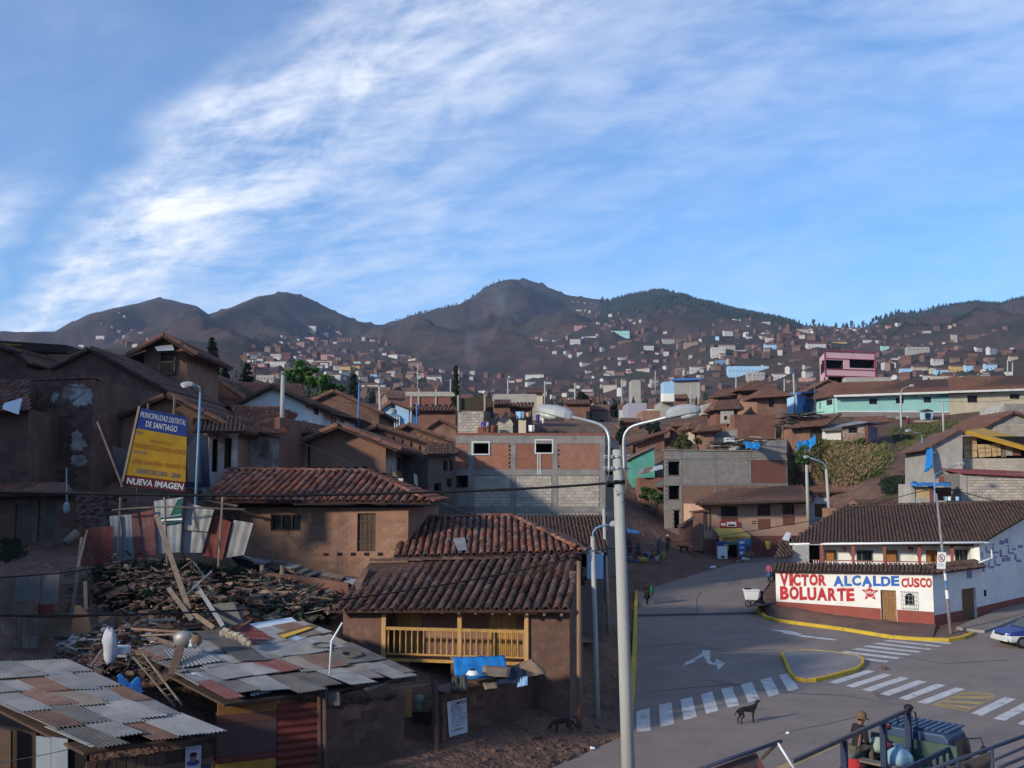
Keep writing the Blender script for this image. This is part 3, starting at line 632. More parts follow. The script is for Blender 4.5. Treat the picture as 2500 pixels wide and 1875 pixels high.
def opening(w,h,kind,parent,t=.2,fmat=None,base=0.0):
 """fills a hole in a wall: window with frame and panes, door of planks, dark opening, shutters"""
 u0,z0,u1,z1=h[:4];W_,H_=u1-u0,z1-z0;f=min(.07,W_*.09)
 if kind=='open':
  m=MB();D=1.6
  for p,q_ in(((u0,z0),(u1,z0)),((u1,z0),(u1,z1)),((u1,z1),(u0,z1)),((u0,z1),(u0,z0))):
   m.poly([w.P(*p,base-t),w.P(*q_,base-t),w.P(*q_,base-D),w.P(*p,base-D)])
  m.poly([w.P(u0,z0,base-D),w.P(u1,z0,base-D),w.P(u1,z1,base-D),w.P(u0,z1,base-D)])
  return m.build('dark_opening',fmat or dark,parent)
 if kind in('win','win2','win3','bar'):
  nx={'win':1,'win2':2,'win3':3,'bar':2}[kind];m=MB();fw=f
  for a,b,c,d in((u0,z0,u0+fw,z1),(u1-fw,z0,u1,z1),(u0+fw,z0,u1-fw,z0+fw),(u0+fw,z1-fw,u1-fw,z1)):wbox(m,w,a,b,c,d,base-t*.8,base-t*.45)
  for k in range(1,nx):
   uc=u0+W_*k/nx;wbox(m,w,uc-fw*.35,z0+fw,uc+fw*.35,z1-fw,base-t*.78,base-t*.5)
  if H_>1.1:wbox(m,w,u0+fw,z0+H_*.62,u1-fw,z0+H_*.62+fw*.6,base-t*.77,base-t*.52)
  o=m.build('window',fmat or wood_d,parent)
  g_=MB();wbox(g_,w,u0+.01,z0+.01,u1-.01,z1-.01,base-t*.98,base-t*.84);g_.build('pane',glass,o)
  return o
 if kind in('door','shut'):
  m=MB();wbox(m,w,u0+.004,z0,u1-.004,z1-.004,base-t*.95,base-t*.60);o=m.build('door' if kind=='door' else 'shutter',fmat or wood_b,parent)
  m=MB();n=max(2,round(W_/.22))
  for k in range(n):wbox(m,w,u0+W_*k/n+.012,z0+.03,u0+W_*(k+1)/n-.012,z1-.03,base-t*.60,base-t*.52+R.uniform(-.004,.006))
  wbox(m,w,u0+.03,z0+H_*.22,u1-.03,z0+H_*.22+.09,base-t*.5,base-t*.38);wbox(m,w,u0+.03,z0+H_*.76,u1-.03,z0+H_*.76+.09,base-t*.5,base-t*.38)
  m.build('plank',fmat or wood_b,o);return o
class B:pass
def bld(name,label,A,Bp,ytop,z0,D,mat,holes=(),sideR=(),sideL=(),dv=None,cat='house',group=None,zt=None,t=.22,mats=None,flat=True):
 """box-shaped building; A, Bp = (px, distance) of the front corners, ytop = pixel height of the wall top at A, z0 = foot"""
 pa=at(A[0],ytop,A[1]);pb=at(Bp[0],ytop,Bp[1]);zt=zt if zt is not None else pa.z
 b=B();b.z0,b.zt,b.t=z0,zt,t;b.wf=Wall(pa.xy,pb.xy);dv=Vector((dv[0],dv[1],0))if dv else-b.wf.n*D;b.dv=dv
 b.A,b.B=Vector((pa.x,pa.y,0)),Vector((pb.x,pb.y,0));b.wr=Wall((b.B).xy,(b.B+dv).xy);b.wl=Wall((b.A+dv).xy,b.A.xy);b.wb=Wall((b.B+dv).xy,(b.A+dv).xy)
 b.root=thing(name,label,cat,(pa.x,pa.y,z0),group)
 m=MB();hl={}
 for w,hs,key in((b.wf,holes,'f'),(b.wr,sideR,'r'),(b.wl,sideL,'l'),(b.wb,(),'b')):
  rs=[w.rect(h)for h in hs];hl[key]=rs;wall_mesh(m,w,z0,zt,rs,t)
 if flat:m.poly([b.A+Vector((0,0,zt)),b.B+Vector((0,0,zt)),b.B+dv+Vector((0,0,zt)),b.A+dv+Vector((0,0,zt))])
 b.wall=m.build('wall',mat,b.root,fix=False);b.mat=mat
 for w,hs,key in((b.wf,holes,'f'),(b.wr,sideR,'r'),(b.wl,sideL,'l')):
  for h,r in zip(hs,hl[key]):opening(w,r,h[4]if len(h)>4 else 'win',b.root if(h[4]if len(h)>4 else '')!='open' else b.root,t,h[5]if len(h)>5 else None)
 return b
def up(p,z):return Vector((p.x,p.y,z))
def roof_long(b,zr_,oh=.45,side=.35,ncol=30,ln=.4,mode='stuff',mat=None,limit=300,frac=.5,hipL=0.0,hipR=0.0,deckmat=None):
 """ridge parallel to the front; hip insets shorten the ridge"""
 mat=mat or tilem;U=b.wf.U;n=b.wf.n;dn=b.dv.normalized();depth=b.dv.length
 k=(zr_-b.zt)/(depth*frac);ze=b.zt-oh*k+.04
 eL,eR=b.A-U*side-dn*oh,b.B+U*side-dn*oh;rL,rR=b.A-U*side+b.dv*frac+U*hipL,b.B+U*side+b.dv*frac-U*hipR
 bL,bR=b.A-U*side+b.dv+dn*oh,b.B+U*side+b.dv+dn*oh
 f=[up(eL,ze),up(eR,ze),up(rR,zr_),up(rL,zr_)];g=[up(bR,ze),up(bL,ze),up(rL,zr_),up(rR,zr_)]
 r1=tile_plane(f,ncol,ln,b.root,mat,mode,limit=limit,deckmat=deckmat);tile_plane(g,max(4,ncol//2),ln*2,b.root,mat,'wave',deckmat=deckmat)
 if hipL>.1:tile_plane([up(bL,ze),up(eL,ze),up(rL,zr_)],max(3,int(ncol*depth/b.wf.W)),ln,b.root,mat,'stuff' if mode=='pieces' else mode)
 else:MB().prism([up(b.A,b.zt),up(b.A+b.dv,b.zt),up(b.A+b.dv*frac,zr_-.12)],U*.25).build('gable',b.mat,b.root)
 if hipR>.1:tile_plane([up(eR,ze),up(bR,ze),up(rR,zr_)],max(3,int(ncol*depth/b.wf.W)),ln,b.root,mat,'stuff' if mode=='pieces' else mode)
 else:MB().prism([up(b.B,b.zt),up(b.B+b.dv,b.zt),up(b.B+b.dv*frac,zr_-.12)],-U*.25).build('gable',b.mat,b.root)
 ridge_tiles(up(rL,zr_+.02),up(rR,zr_+.02),.13,r1,mat,.5 if mode=='pieces' else 1.2)
 return r1
def gable(name,label,poly,d,depth,mat,edges,tmat=None,ncol=14,oh=.35,mode='wave',cat='house',group=None,dv=None,holes=(),ln=.5,ds=None):
 """house seen on its gable end: front outline in photo pixels at distance d, run back by depth; edges = index pairs of the outline that carry roof slopes"""
 P=[at(x,y,(ds[i]if ds else d))for i,(x,y)in enumerate(poly)];dv=Vector((dv[0],dv[1],0))if dv else Vector((0,depth,0))
 b=B();c=sum(P,Vector())/len(P);b.root=thing(name,label,cat,(c.x,c.y,min(p.z for p in P)),group);b.P=P;b.dv=dv
 b.wall=MB().prism(P,dv).build('wall',mat,b.root);dn=dv.normalized();b.roofs=[]
 for i,j in edges:
  a,e=(P[i],P[j]);lo,hi=(a,e)if a.z<e.z else(e,a);s_=(lo-hi).normalized();lo2=lo+s_*oh
  q_=[lo2-dn*oh,lo2+dv+dn*oh,hi+dv+dn*oh,hi-dn*oh]
  if newell(q_).z<0:q_=[lo2+dv+dn*oh,lo2-dn*oh,hi-dn*oh,hi+dv+dn*oh]
  q_=[p+Vector((0,0,.10))for p in q_]
  b.roofs.append(tile_plane(q_,ncol,ln,b.root,tmat or tile_far,mode))
 w=Wall(P[0].xy,(P[0]+(P[-1]-P[0])if abs(P[-1].x-P[0].x)>.5 else P[1]).xy)if False else None
 return b
def onfront(d,px0,py0,px1,py1):
 a,c=at(px0,py1,d),at(px1,py0,d);return Wall(a.xy,(c.x,a.y)),(0,a.z,c.x-a.x,c.z)
def patch(px,d,thick,name,mat,parent=None,**k):
 """a flat-faced solid with the given photo outline at a distance (d or per-corner list), thickness running away from the camera"""
 P=[at(x,y,d[i]if isinstance(d,(list,tuple))else d)for i,(x,y)in enumerate(px)]
 return MB().prism(P,(0,thick,0)).build(name,mat,parent,**k)
def pole(pts,r,name,mat,parent=None,n=10,**k):return MB().tube(pts,r,n).build(name,mat,parent,smooth=True,**k)
# ==== MAIN BUILDINGS
def courses(w,r,bw,bh,name,mat,parent,pieces=True,off=.0,gap=.012,proud=.012,limit=300,depth=.03,keep=1.0,holes=()):
 """running-bond bricks / blocks standing proud of a wall inside the rectangle r = (u0, z0, u1, z1)"""
 u0,z0,u1,z1=r;n=max(1,int((z1-z0)/bh));bh=(z1-z0)/n;cells=[]
 for j in range(n):
  u=u0-(bw*.5 if j%2 else 0)
  while u<u1-.03:
   a,c=max(u,u0),min(u+bw,u1);zc_=z0+bh*(j+.5)
   if c-a>.05 and R.random()<keep and not any(h[0]-.02<c and a<h[2]+.02 and h[1]-.02<zc_+bh/2 and zc_-bh/2<h[3]+.02 for h in holes):cells.append((a,c,z0+bh*j,z0+bh*(j+1)))
   u+=bw
 rest=cells
 if pieces:
  R.shuffle(cells);rest=cells[limit:]
  box=bpy.data.meshes.get('unit_'+name+mat.name)
  if not box:box=MB().box((0,0,0),1,1,1).mesh('unit_'+name+mat.name,Vector((0,0,0)),mat)
  for a,c,e,f in cells[:limit]:
   p=R.uniform(-.004,.006)+proud;o=w.P((a+c)/2,(e+f)/2,off+p/2-depth/2)
   place(name,box,frame(o,w.U,-w.n,Vector((0,0,1)))@Matrix.Diagonal((c-a-gap,depth+p,f-e-gap,1)),parent)
 if rest:
  m=MB()
  for a,c,e,f in rest:
   p=R.uniform(-.004,.006)+proud;q0=[w.P(a+gap/2,e+gap/2,off+p),w.P(c-gap/2,e+gap/2,off+p),w.P(c-gap/2,f-gap/2,off+p),w.P(a+gap/2,f-gap/2,off+p)]
   m.prism(q0,-w.n*(depth+p))
  m.build(name+'_courses',mat,parent,kind='stuff',fix=False)
# ---- house with the wooden balcony
def balcony_house():
 A,Bq=at(838,1482,36.0),at(1390,1480,34.6);z0,zt=.2,3.86
 root=thing('balcony_house','brown adobe house with a yellow wooden balcony under a clay tile roof','house',(A.x,A.y,z0));w=Wall(A.xy,Bq.xy)
 bal=w.rect((934,1494,1290,1611));low=w.rect((1000,1616,1100,1760));m=MB()
 wall_mesh(m,w,z0,zt,[bal+(1.15,),low+(1.6,)]);bk=-w.n*4.2;a,b=up(w.A,zt),up(w.B,zt);a0,b0=up(w.A,z0),up(w.B,z0)
 m.poly([b0,b0+bk,b+bk,b]);m.poly([a0+bk,a0,a,a+bk]);m.poly([b0+bk,a0+bk,a+bk,b+bk]);m.poly([a,b,b+bk,a+bk])
 m.build('wall',adobe,root,fix=False)
 bw=MB();u0,q0,u1,q1=bal;ds=[w.rect((950,1505,1003,1612)),w.rect((1183,1503,1243,1612))]
 off=-1.15;wi=Wall((w.A+w.n*off).xy,(w.B+w.n*off).xy)
 m2=MB();m2.poly([w.P(u0,q0,off),w.P(u1,q0,off),w.P(u1,q1,off),w.P(u0,q1,off)]);m2.build('balcony_back_wall',adobe_l,root,fix=False)
 lo=low;m2=MB();m2.poly([w.P(lo[0],lo[1],-1.6),w.P(lo[2],lo[1],-1.6),w.P(lo[2],lo[3],-1.6),w.P(lo[0],lo[3],-1.6)]);m2.build('porch_back_wall',wood_d,root,fix=False)
 for d in ds:
  m2=MB();wbox(m2,w,d[0]-.07,q0,d[2]+.07,q1-.16,off,off+.03);o=m2.build('door',wood_y,root)
  m2=MB()
  for k in range(4):a_,c_=d[0]+(d[2]-d[0])*k/4,d[0]+(d[2]-d[0])*(k+1)/4;wbox(m2,w,a_+.01,q0+.02,c_-.01,q1-.22,off+.03,off+.05)
  m2.build('plank',wood_y,o)
 f=MB();wbox(f,w,u0-.05,q0-.10,u1+.05,q0,-.06,.10);o=f.build('balcony_floor_beam',wood_y,root)
 f=MB();wbox(f,w,u0-.22,q1-.02,u1+.3,q1+.10,-.02,.13);f.build('balcony_top_beam',wood_y,root)
 for px in(938,1123,1286):
  r=w.rect((px-5,1500,px+5,1610));f=MB();wbox(f,w,r[0],q0,r[2],q1,-.03,.10);f.build('post',wood_y,root)
 rl=w.rect((945,1535,1280,1541));f=MB();wbox(f,w,u0+.05,rl[1],u1-.05,rl[3]+.02,-.01,.08);o=f.build('handrail',wood_y,root)
 f=MB();wbox(f,w,u0+.05,q0+.12,u1-.05,q0+.18,.0,.06);f.build('bottom_rail',wood_y,root)
 n=24
 for k in range(n):
  px=949+(1279-949)*k/(n-1)
  if abs(px-1123)<8:continue
  u=w.uz(px,1570)[0];c=w.P(u,0,.035);zb,zt_=q0+.18,rl[1]+.01;h=zt_-zb
  MB().tube([up(c,zb),up(c,zb+h*.12),up(c,zb+h*.2),up(c,zb+h*.55),up(c,zb+h*.86),up(c,zt_)],[.028,.028,.020,.034,.022,.030],6).build('baluster',wood_y,root)
 for k in range(14):
  u=.2+(w.W-.4)*k/13;f=MB();f.bar(w.P(u,zt+.02,.55),w.P(u,zt+.12,-.1),.09,.09);f.build('rafter',wood,root)
 e=[at(812,1488,35.5),at(1394,1486,33.9),at(1413,1364,38.6),at(903,1372,39.0)]
 rf=tile_plane(e,25,.40,root,tile_dark,'pieces',limit=290);bl,br=e[3]*2-e[0],e[2]*2-e[1];bl.z,br.z=e[0].z,e[1].z
 tile_plane([br,bl,e[3],e[2]],22,.8,root,tile_dark,'wave');ridge_tiles(e[3]+Vector((0,0,.03)),e[2]+Vector((0,0,.03)),.12,rf,tile_dark,.4)
 MB().prism([up(w.B,zt),up(w.B,zt)+bk,up(w.B,zt)+bk*.5+Vector((0,0,1.25))],-w.U*.25).build('gable',adobe,root)
 MB().prism([up(w.A,zt),up(w.A,zt)+bk,up(w.A,zt)+bk*.5+Vector((0,0,1.25))],w.U*.25).build('gable',adobe,root)
 return w
BW=balcony_house()
def yard_wall():
 A,Bq=G(1080,1864),G(1400,1744);w=Wall(A.xy,Bq.xy);root=thing('yard_wall','brown adobe yard wall carrying a white COMPRO sign','wall',(A.x,A.y,0))
 m=MB();n=16;z=[1.98+mnoise.noise(Vector((i*.7,3,1)))*.10 for i in range(n+1)]
 fr=[w.P(w.W*i/n,-.2)for i in range(n+1)]+[w.P(w.W*i/n,z[i])for i in range(n,-1,-1)]
 m.prism(fr,-w.n*.38);m.build('wall',adobe,root)
 m=MB()
 for i in range(9):
  u=w.W*(i+.5)/9;c=w.P(u,2.04+R.uniform(-.03,.05),-.12);fr_=frame(c,(w.U+Vector((0,0,R.uniform(-.12,.12)))).normalized(),-w.n,Vector((0,0,1)))
  MB().box((0,0,0),w.W/9*1.15,R.uniform(.55,.75),.03,mat=fr_@Matrix.Rotation(R.uniform(-.12,.2),4,'X')).build('coping_sheet',R.choice([card,zinc_r,wood,rubble]),root)
 courses(w,(.2,.1,w.W-.2,1.85),.38,.17,'adobe_brick',M('adobe_brick_dark',(.125,.07,.052),(.085,.05,.04),1.6,bump=.5,bsc=12,rnd=.14),root,True,limit=190,keep=.55,gap=.02,proud=.006)
 return w,root
YW,yroot=yard_wall()
def compro():
 r=YW.rect((1090,1708,1141,1795));a,b,c,d=r;root=thing('notice_board','white hand-painted COMPRO notice on the adobe yard wall','sign',YW.P((a+c)/2,b,.02))
 P=[YW.uz(*p)for p in((1094.5,1799),(1139,1787),(1136,1703),(1089,1714))]
 MB().prism([YW.P(u,z,.045)for u,z in P],-YW.n*.02).build('panel',M('sign_white',(.62,.62,.64),(.52,.52,.56),2,bump=.05),root)
 O=YW.P(*P[0],.0);U=(YW.P(*P[1],0)-O);U.normalize();V=Vector((0,0,1));W_=(YW.P(*P[1],0)-O).length;H_=P[3][1]-P[0][1]
 for s_,y,h,x,wd,mt in(('COMPRO',.86,.095,.07,.84,inkb),('BATERIAS',.775,.055,.07,.48,inkb),('MALOGRADAS',.70,.05,.07,.64,inkb),('RADIADORES',.635,.04,.07,.55,inkn),('COBRE, BOTELLAS',.565,.045,.07,.86,inkn),('FIERRO, PLOMO, ETC.',.49,.045,.08,.86,inkn),('OLLAS DE ALUMINIO',.415,.045,.08,.86,inkb),('PAGO BUEN PRECIO',.335,.04,.08,.72,inkn),('Av. EJERCITO  # 8',.245,.045,.12,.72,inkn),('Sr. ROSALIO',.13,.06,.10,.66,inkb)):
  text(s_,'lettering',mt,O+U*(W_*x)+V*(H_*y),U,V,W_*wd,H_*h,root,bold=.018 if h>.05 else .008,off=.05)
compro()
# ---- adobe house behind, left
def adobe_house():
 b=bld('adobe_house','light brown adobe house with a dark window and a brown shutter under red tiles',(588,46.6),(997,45.2),1238,4.0,5.5,adobe_l,[(661,1256,735,1297,'win3'),(872,1253,917,1346,'shut',wood_d)])
 courses(b.wf,(.15,4.3,b.wf.W-.1,6.7),.40,.165,'adobe_brick',adobe_brick,b.root,True,limit=295,keep=.9,gap=.016,proud=.008,holes=[b.wf.rect((661,1256,735,1297)),b.wf.rect((868,1253,921,1352))])
 e=[at(500,1221,45.6),at(1052,1224,44.4),at(897,1150,49.2),at(556,1146,49.8)]
 rf=tile_plane(e,29,.42,b.root,tilem,'pieces',limit=295);bl,br=e[3]*2-e[0],e[2]*2-e[1];bl=Vector((e[0].x,bl.y,e[0].z));br=Vector((e[1].x,br.y,e[1].z))
 tile_plane([br,bl,e[3],e[2]],24,.9,b.root,tilem,'wave');tile_plane([e[1],br,e[2]],26,.42,b.root,tilem,'stuff')
 ridge_tiles(e[3],e[2],.13,rf,tilem,.42);ridge_tiles(e[1]+Vector((-.3,.1,.1)),e[2],.12,rf,tilem,.42)
 MB().prism([up(b.A,b.zt),up(b.A+b.dv,b.zt),up(b.A+b.dv*.5,e[3].z-.3)],b.wf.U*.3).build('gable',adobe_l,b.root)
 for k in range(5):
  r=b.wf.rect((790+k*33,1349,803+k*33,1357));m=MB();wbox(m,b.wf,r[0],r[1],r[2],r[3],-.02,.012);m.build('beam_hole',dark,b.root)
 m=MB();m.tube([at(500,1222,45.4),at(580,1236,45.2)],.06);m.build('eave_pole',wood,b.root);m=MB();m.tube([at(560,1236,45.3),at(622,1256,45.8)],.06);m.build('eave_pole',wood,b.root)
adobe_house()
def mid_house():
 b=bld('low_tiled_house','low house mostly hidden below a wide red clay hip roof with a zinc patch',(1005,44.6),(1400,44.6),1362,2.2,6,adobe,[])
 e=[at(960,1357,43.6),at(1424,1344,43.6),at(1246,1259,48.6),at(985,1264,48.6)]
 rf=tile_plane(e,27,.42,b.root,tilem,'pieces',limit=295);br=Vector((e[1].x,53.5,e[1].z));tile_plane([e[1],br,e[2]],24,.42,b.root,tilem,'stuff')
 bl=Vector((e[0].x,53.5,e[0].z));tile_plane([br,bl,e[3],e[2]],20,.9,b.root,tilem,'wave')
 ridge_tiles(e[3],e[2],.13,rf,tilem,.42);ridge_tiles(e[1]+Vector((-.25,.1,.12)),e[2]+Vector((0,0,.05)),.13,rf,tilem,.42)
 Nn=newell(e);q_=[at(1118,1352,43.7),at(1141,1350,43.8),at(1135,1320,45.2),at(1106,1321,45.2)];MB().prism([p+Nn*.13 for p in q_],Nn*.02).build('zinc_patch',zinc_a,b.root)
 b2=bld('rear_tiled_house','dark tiled roof behind the red hip roof, below the brick building',(1330,51),(1478,51),1350,2.4,5,adobe,[])
 tile_plane([at(1325,1352,50.2),at(1484,1350,50.2),at(1482,1258,55.5),at(1248,1258,55.5)],17,.42,b2.root,tile_old,'stuff')
mid_house()
sh=bld('block_shed','narrow shed with pale blue painted top beside the concrete poles',(1416,46),(1474,46),1350,1.2,5,M('grey_mud',(.20,.155,.135),(.14,.11,.095),1.2,bump=.4),[(1420,1352,1432,1385,'open')])
m=MB();r=sh.wf.rect((1433,1352,1473,1413));wbox(m,sh.wf,r[0],r[1],r[2]-.01,r[3]-.01,-.05,.012);m.build('painted_panel',skyp,sh.root)
# ---- unfinished brick building
def brick_building():
 b=bld('brick_building','unfinished red brick and grey block building with a flat roof',(1112,72),(1478,72.6),1062,1.0,9,mortar,[(1154,1080,1193,1108,'open'),(1308,1075,1348,1105,'open'),(1114,1157,1142,1190,'open')],dv=(1.9,9),sideR=[(1482,1066,1500,1100,'open'),(1482,1150,1500,1190,'open')],t=.1)
 w=b.wf;fr=MB()
 hs=[w.rect((1154,1080,1193,1108)),w.rect((1308,1075,1348,1105)),w.rect((1114,1157,1142,1190))]
 for a,y0,c,y1 in((1113,1063,1477,1083),(1113,1146,1477,1161),(1158,1238,1477,1250)):
  r=w.rect((a,y0,c,y1));m=MB();wbox(m,w,max(0,r[0]),r[1],min(w.W,r[2]),r[3]-.005,-.05,.045);m.build('beam',concrete,b.root)
 for a,c in((1143,1157),(1247,1259),(1348.5,1361),(1464,1477)):
  zs=[1.0]+[w.rect((a,y,c,y+1))[3]for y in(1250,1238,1161,1146,1083)]
  r=w.rect((a,1100,c,1110))
  for z0,z1 in((1.0,zs[1]),(zs[2],zs[3]),(zs[4],zs[5])):
   m=MB();wbox(m,w,r[0],z0+.003,min(w.W,r[2]),z1-.003,-.05,.04);m.build('column',concrete,b.root)
 ps=[(1113,1142),(1158,1246),(1260,1347),(1362,1463)]
 for a,c in ps:courses(w,w.rect((a,1084,c,1145)),.26,.115,'brick',brick,b.root,False,holes=hs[:2],gap=.018,proud=.01)
 lim=[0,95,95,105]
 for i,(a,c)in enumerate(ps):
  if i:courses(w,w.rect((a,1162,c,1237)),.42,.205,'block',block,b.root,True,limit=lim[i],gap=.02,proud=.012);courses(w,w.rect((a,1251,c,1330)),.42,.205,'block',block,b.root,False,gap=.02)
 r=w.rect((1113,1195,1142,1237));m=MB();wbox(m,w,0.01,r[1],r[2],r[3],-.02,.02);m.build('cement_panel',concrete,b.root)
 for(x0,y0,x1,y1)in((1154,1080,1193,1108),(1308,1075,1348,1105)):
  r=w.rect((x0,y0,x1,y1));m=MB();f=.075
  for q_ in((r[0]-f,r[1]-f,r[0],r[3]+f),(r[2],r[1]-f,r[2]+f,r[3]+f),(r[0],r[1]-f,r[2],r[1]),(r[0],r[3],r[2],r[3]+f)):wbox(m,w,*q_,-.02,.05)
  m.build('window_surround',whitem,b.root)
 for px in(1313,1318.5):
  r=w.rect((px-1,1107,px+1,1158));m=MB();wbox(m,w,r[0],r[1],r[2],r[3],.045,.06);m.build('drip_mark',whitem,b.root)
 tm=MB()
 for px in(1244,1364):
  for k in range(6):r=w.rect((px-2,1087+k*10,px+2,1092+k*10));wbox(tm,w,r[0],r[1],r[2],r[3],-.02,.014)
 tm.build('brick_tooth_gaps',dark,b.root,kind='stuff')
 top=b.zt;p0=up(b.A,top);m=MB();wbox(m,w,0,top,w.W,top+.16,-.2,.03);o=m.build('parapet',M('parapet_brick',(.30,.105,.07),(.22,.085,.06),4,bump=.4),b.root)
 for y in(1140,):pass
 wr=b.wr;m=MB()
 for z0,z1 in((top-.75,top-.05),(top-3.3,top-2.8),(top-6,top-5.5)):wbox(m,wr,0,z0,wr.W,z1,-.05,.03)
 m.build('floor_slab_edge',concrete,b.root)
 return b
BB=brick_building()
# ---- white corner house
def white_house():
 zt=3.25;A,Bq=at(1893,1393,62.6),at(2276,1397,58.6);root=thing('white_corner_house','white corner house with a red base, red and blue painted slogan and dark tile roof','house',(Bq.x,Bq.y,0))
 w=Wall(A.xy,Bq.xy);sd=Vector((.73,.68,0)).normalized();ws=Wall(w.B.xy,(w.B+sd*26).xy)
 zA,zB=A.z,Bq.z;zt=min(zA,zB)-.0
 door=w.rect((2151,1441,2189,1533));win=w.rect((2210,1448,2232,1478));sdoor=ws.rect((2349,1436,2384,1513));sdoor=(sdoor[0],.12,sdoor[2],sdoor[3])
 dz=lambda u:np.interp(u,(0,w.W),(w.uz(1893,1468)[1],w.uz(2276,1494)[1]))
 zd=float(dz(w.W*.5));m=MB();hs=[door,win]
 wall_mesh(m,w,-.3,zt,[door,win],.3);m.poly([w.P(0,zt),w.P(w.W,zt),w.P(w.W,zB),w.P(0,zA)])
 back=-w.n*3.2;m.poly([w.P(0,-.3)+back,w.P(0,-.3),w.P(0,zA),w.P(0,zA)+back]);m.poly([w.P(0,zA),w.P(w.W,zB),w.P(w.W,zB)+back,w.P(0,zA)+back])
 wl=m.build('front_wall',plaster,root,fix=False)
 opening(w,door,'door',root,.3,M('ochre_door_wood',(.30,.165,.07),(.21,.11,.05),3,bump=.3,bsc=12,stretch=(4,4,.5)));
 m=MB()
 for u0,u1 in((0,door[0]-.02),(door[2]+.02,w.W)):
  k=8
  for i in range(k):
   a,c=u0+(u1-u0)*i/k,u0+(u1-u0)*(i+1)/k
   m.prism([w.P(a,-.3,.012),w.P(c,-.3,.012),w.P(c,float(dz(c)),.012),w.P(a,float(dz(a)),.012)],-w.n*.03)
  m.build('red_base',dado,root);m=MB()
 opening(w,win,'win',root,.3,wood_d);m=MB();u0,q0,u1,q1=win;uc,rr=(u0+u1)/2,(u1-u0)/2
 pts=[w.P(u0,q1+.004,.006)]+[w.P(uc-rr*math.cos(t),q1-rr+rr*math.sin(t),.006)for t in np.linspace(0,math.pi/2,7)]
 m.prism(pts,-w.n*.1);pts=[w.P(u1,q1+.004,.006)]+[w.P(uc+rr*math.cos(t),q1-rr+rr*math.sin(t),.006)for t in np.linspace(0,math.pi/2,7)][::-1][::-1]
 m.prism(pts,-w.n*.1);m.build('arch_corner',plaster,root)
 g_=MB();gr=w.rect((2201,1442,2238,1487))
 for i in range(5):u=gr[0]+(gr[2]-gr[0])*i/4;g_.tube([w.P(u,gr[1],.16),w.P(u,gr[3],.16)],.014,5)
 for i in range(5):z=gr[1]+.05+(gr[3]-gr[1]-.1)*i/4;g_.tube([w.P(gr[0],z,.16),w.P(gr[2],z,.16)],.012,5)
 for u in(gr[0],gr[2]):
  for z in(gr[1]+.05,gr[3]-.05):g_.tube([w.P(u,z,.16),w.P(u,z,-.02)],.014,5)
 g_.build('window_grille',M('iron_grille',(.33,.32,.32),(.25,.24,.24),3),root)
 def word(s_,mat,px0,py0,px1,py1,tilt=0,bold=.05,shear=0.0,parent=None):
  x0,y0=w.uz(px0,py1);x1,y1=w.uz(px1,py0);xa,ya=w.uz(px1,py1+tilt)
  O=w.P(x0,y0);U=(w.P(xa,ya)-O).normalized();text(s_,'lettering',mat,O,U,Vector((0,0,1)),x1-x0,(w.uz(px0,py0)[1]-y0),root,bold,.02,shear=shear)
 def letters(s_,mat,px0,px1,yt0,yb0,yt1,yb1,bold,wts=None):
  n=len(s_);wts=wts or[1.0]*n;tot=sum(wts);a=0
  for i,ch in enumerate(s_):
   f0,f1=a/tot,(a+wts[i]*.9)/tot;a+=wts[i];j=R.uniform(-1.2,1.2)
   word(ch,mat,px0+(px1-px0)*f0,yt0+(yt1-yt0)*f0+j,px0+(px1-px0)*f1,yb0+(yb1-yb0)*f0+j*.6,R.uniform(-1,1),bold)
 letters('VICTOR',redp,1904,2019,1399,1431,1404,1430,.05,[1.15,.45,.95,1,1.1,1.0])
 letters('BOLUARTE',redp,1905,2087,1431,1464,1438,1469,.05,[1,1.1,.85,1.05,1.2,1,1,.9])
 letters('ALCALDE',bluel,2035,2197,1405,1431,1407,1431,.045,[1.15,.8,1,1.2,.85,1.05,.9])
 letters('CUSCO',redp,2201,2276,1411,1434,1412,1435,.045)
 def star(px,py,rp):
  cu,cz=w.uz(px,py);rr=rp/2453*60;pts=[]
  for k in range(10):a_=math.pi/2+k*math.pi/5;q_=rr if k%2==0 else rr*.44;pts.append(w.P(cu+q_*math.cos(a_),cz+q_*math.sin(a_),.008))
  MB().prism(pts,w.n*.008).build('painted_star',redp,root)
  ring=MB();k=24
  for i in range(k):
   t0,t1=2*math.pi*i/k,2*math.pi*(i+1)/k;ring.poly([w.P(cu+q_*math.cos(t),cz+q_*math.sin(t),.021)for q_,t in((rr*.50,t0),(rr*.50,t1),(rr*.56,t1),(rr*.56,t0))])
  ring.build('star_ring',plaster,root,fix=False)
  O=w.P(cu-rr*.40,cz-rr*.16);text('APRA','lettering',plaster,O,w.U,Vector((0,0,1)),rr*.8,rr*.36,root,.02,.022)
 star(2124,1447,21)
 zo=[w.P(-.1,zA+.02,.32),w.P(w.W+.15,zB+.02,.32),w.P(w.W+.15,zB+.42,-.35),w.P(-.1,zA+.42,-.35)]
 tile_plane(zo,40,.42,root,tile_old,'pieces',limit=120);tile_plane([w.P(w.W+.15,zB+.1,-1.0),w.P(-.1,zA+.1,-1.0),w.P(-.1,zA+.42,-.35),w.P(w.W+.15,zB+.42,-.35)],40,.42,root,tile_old,'stuff')
 eY=61.5;sp=lambda px:ws.rect((px,1400,px+1,1401))[0];s1=sp(2394);s2=sp(2503);z_e=ws.uz(2396,1322)[1]
 top=[(0,zB-.02),(s1,ws.uz(2394,1384)[1]),(s1+.01,z_e),(ws.uz(2500,1259)[0],ws.uz(2500,1259)[1]),(s2+1.2,ws.uz(2500,1259)[1]+.55),(26,4.2)]
 m=MB();hz=sdoor[3]
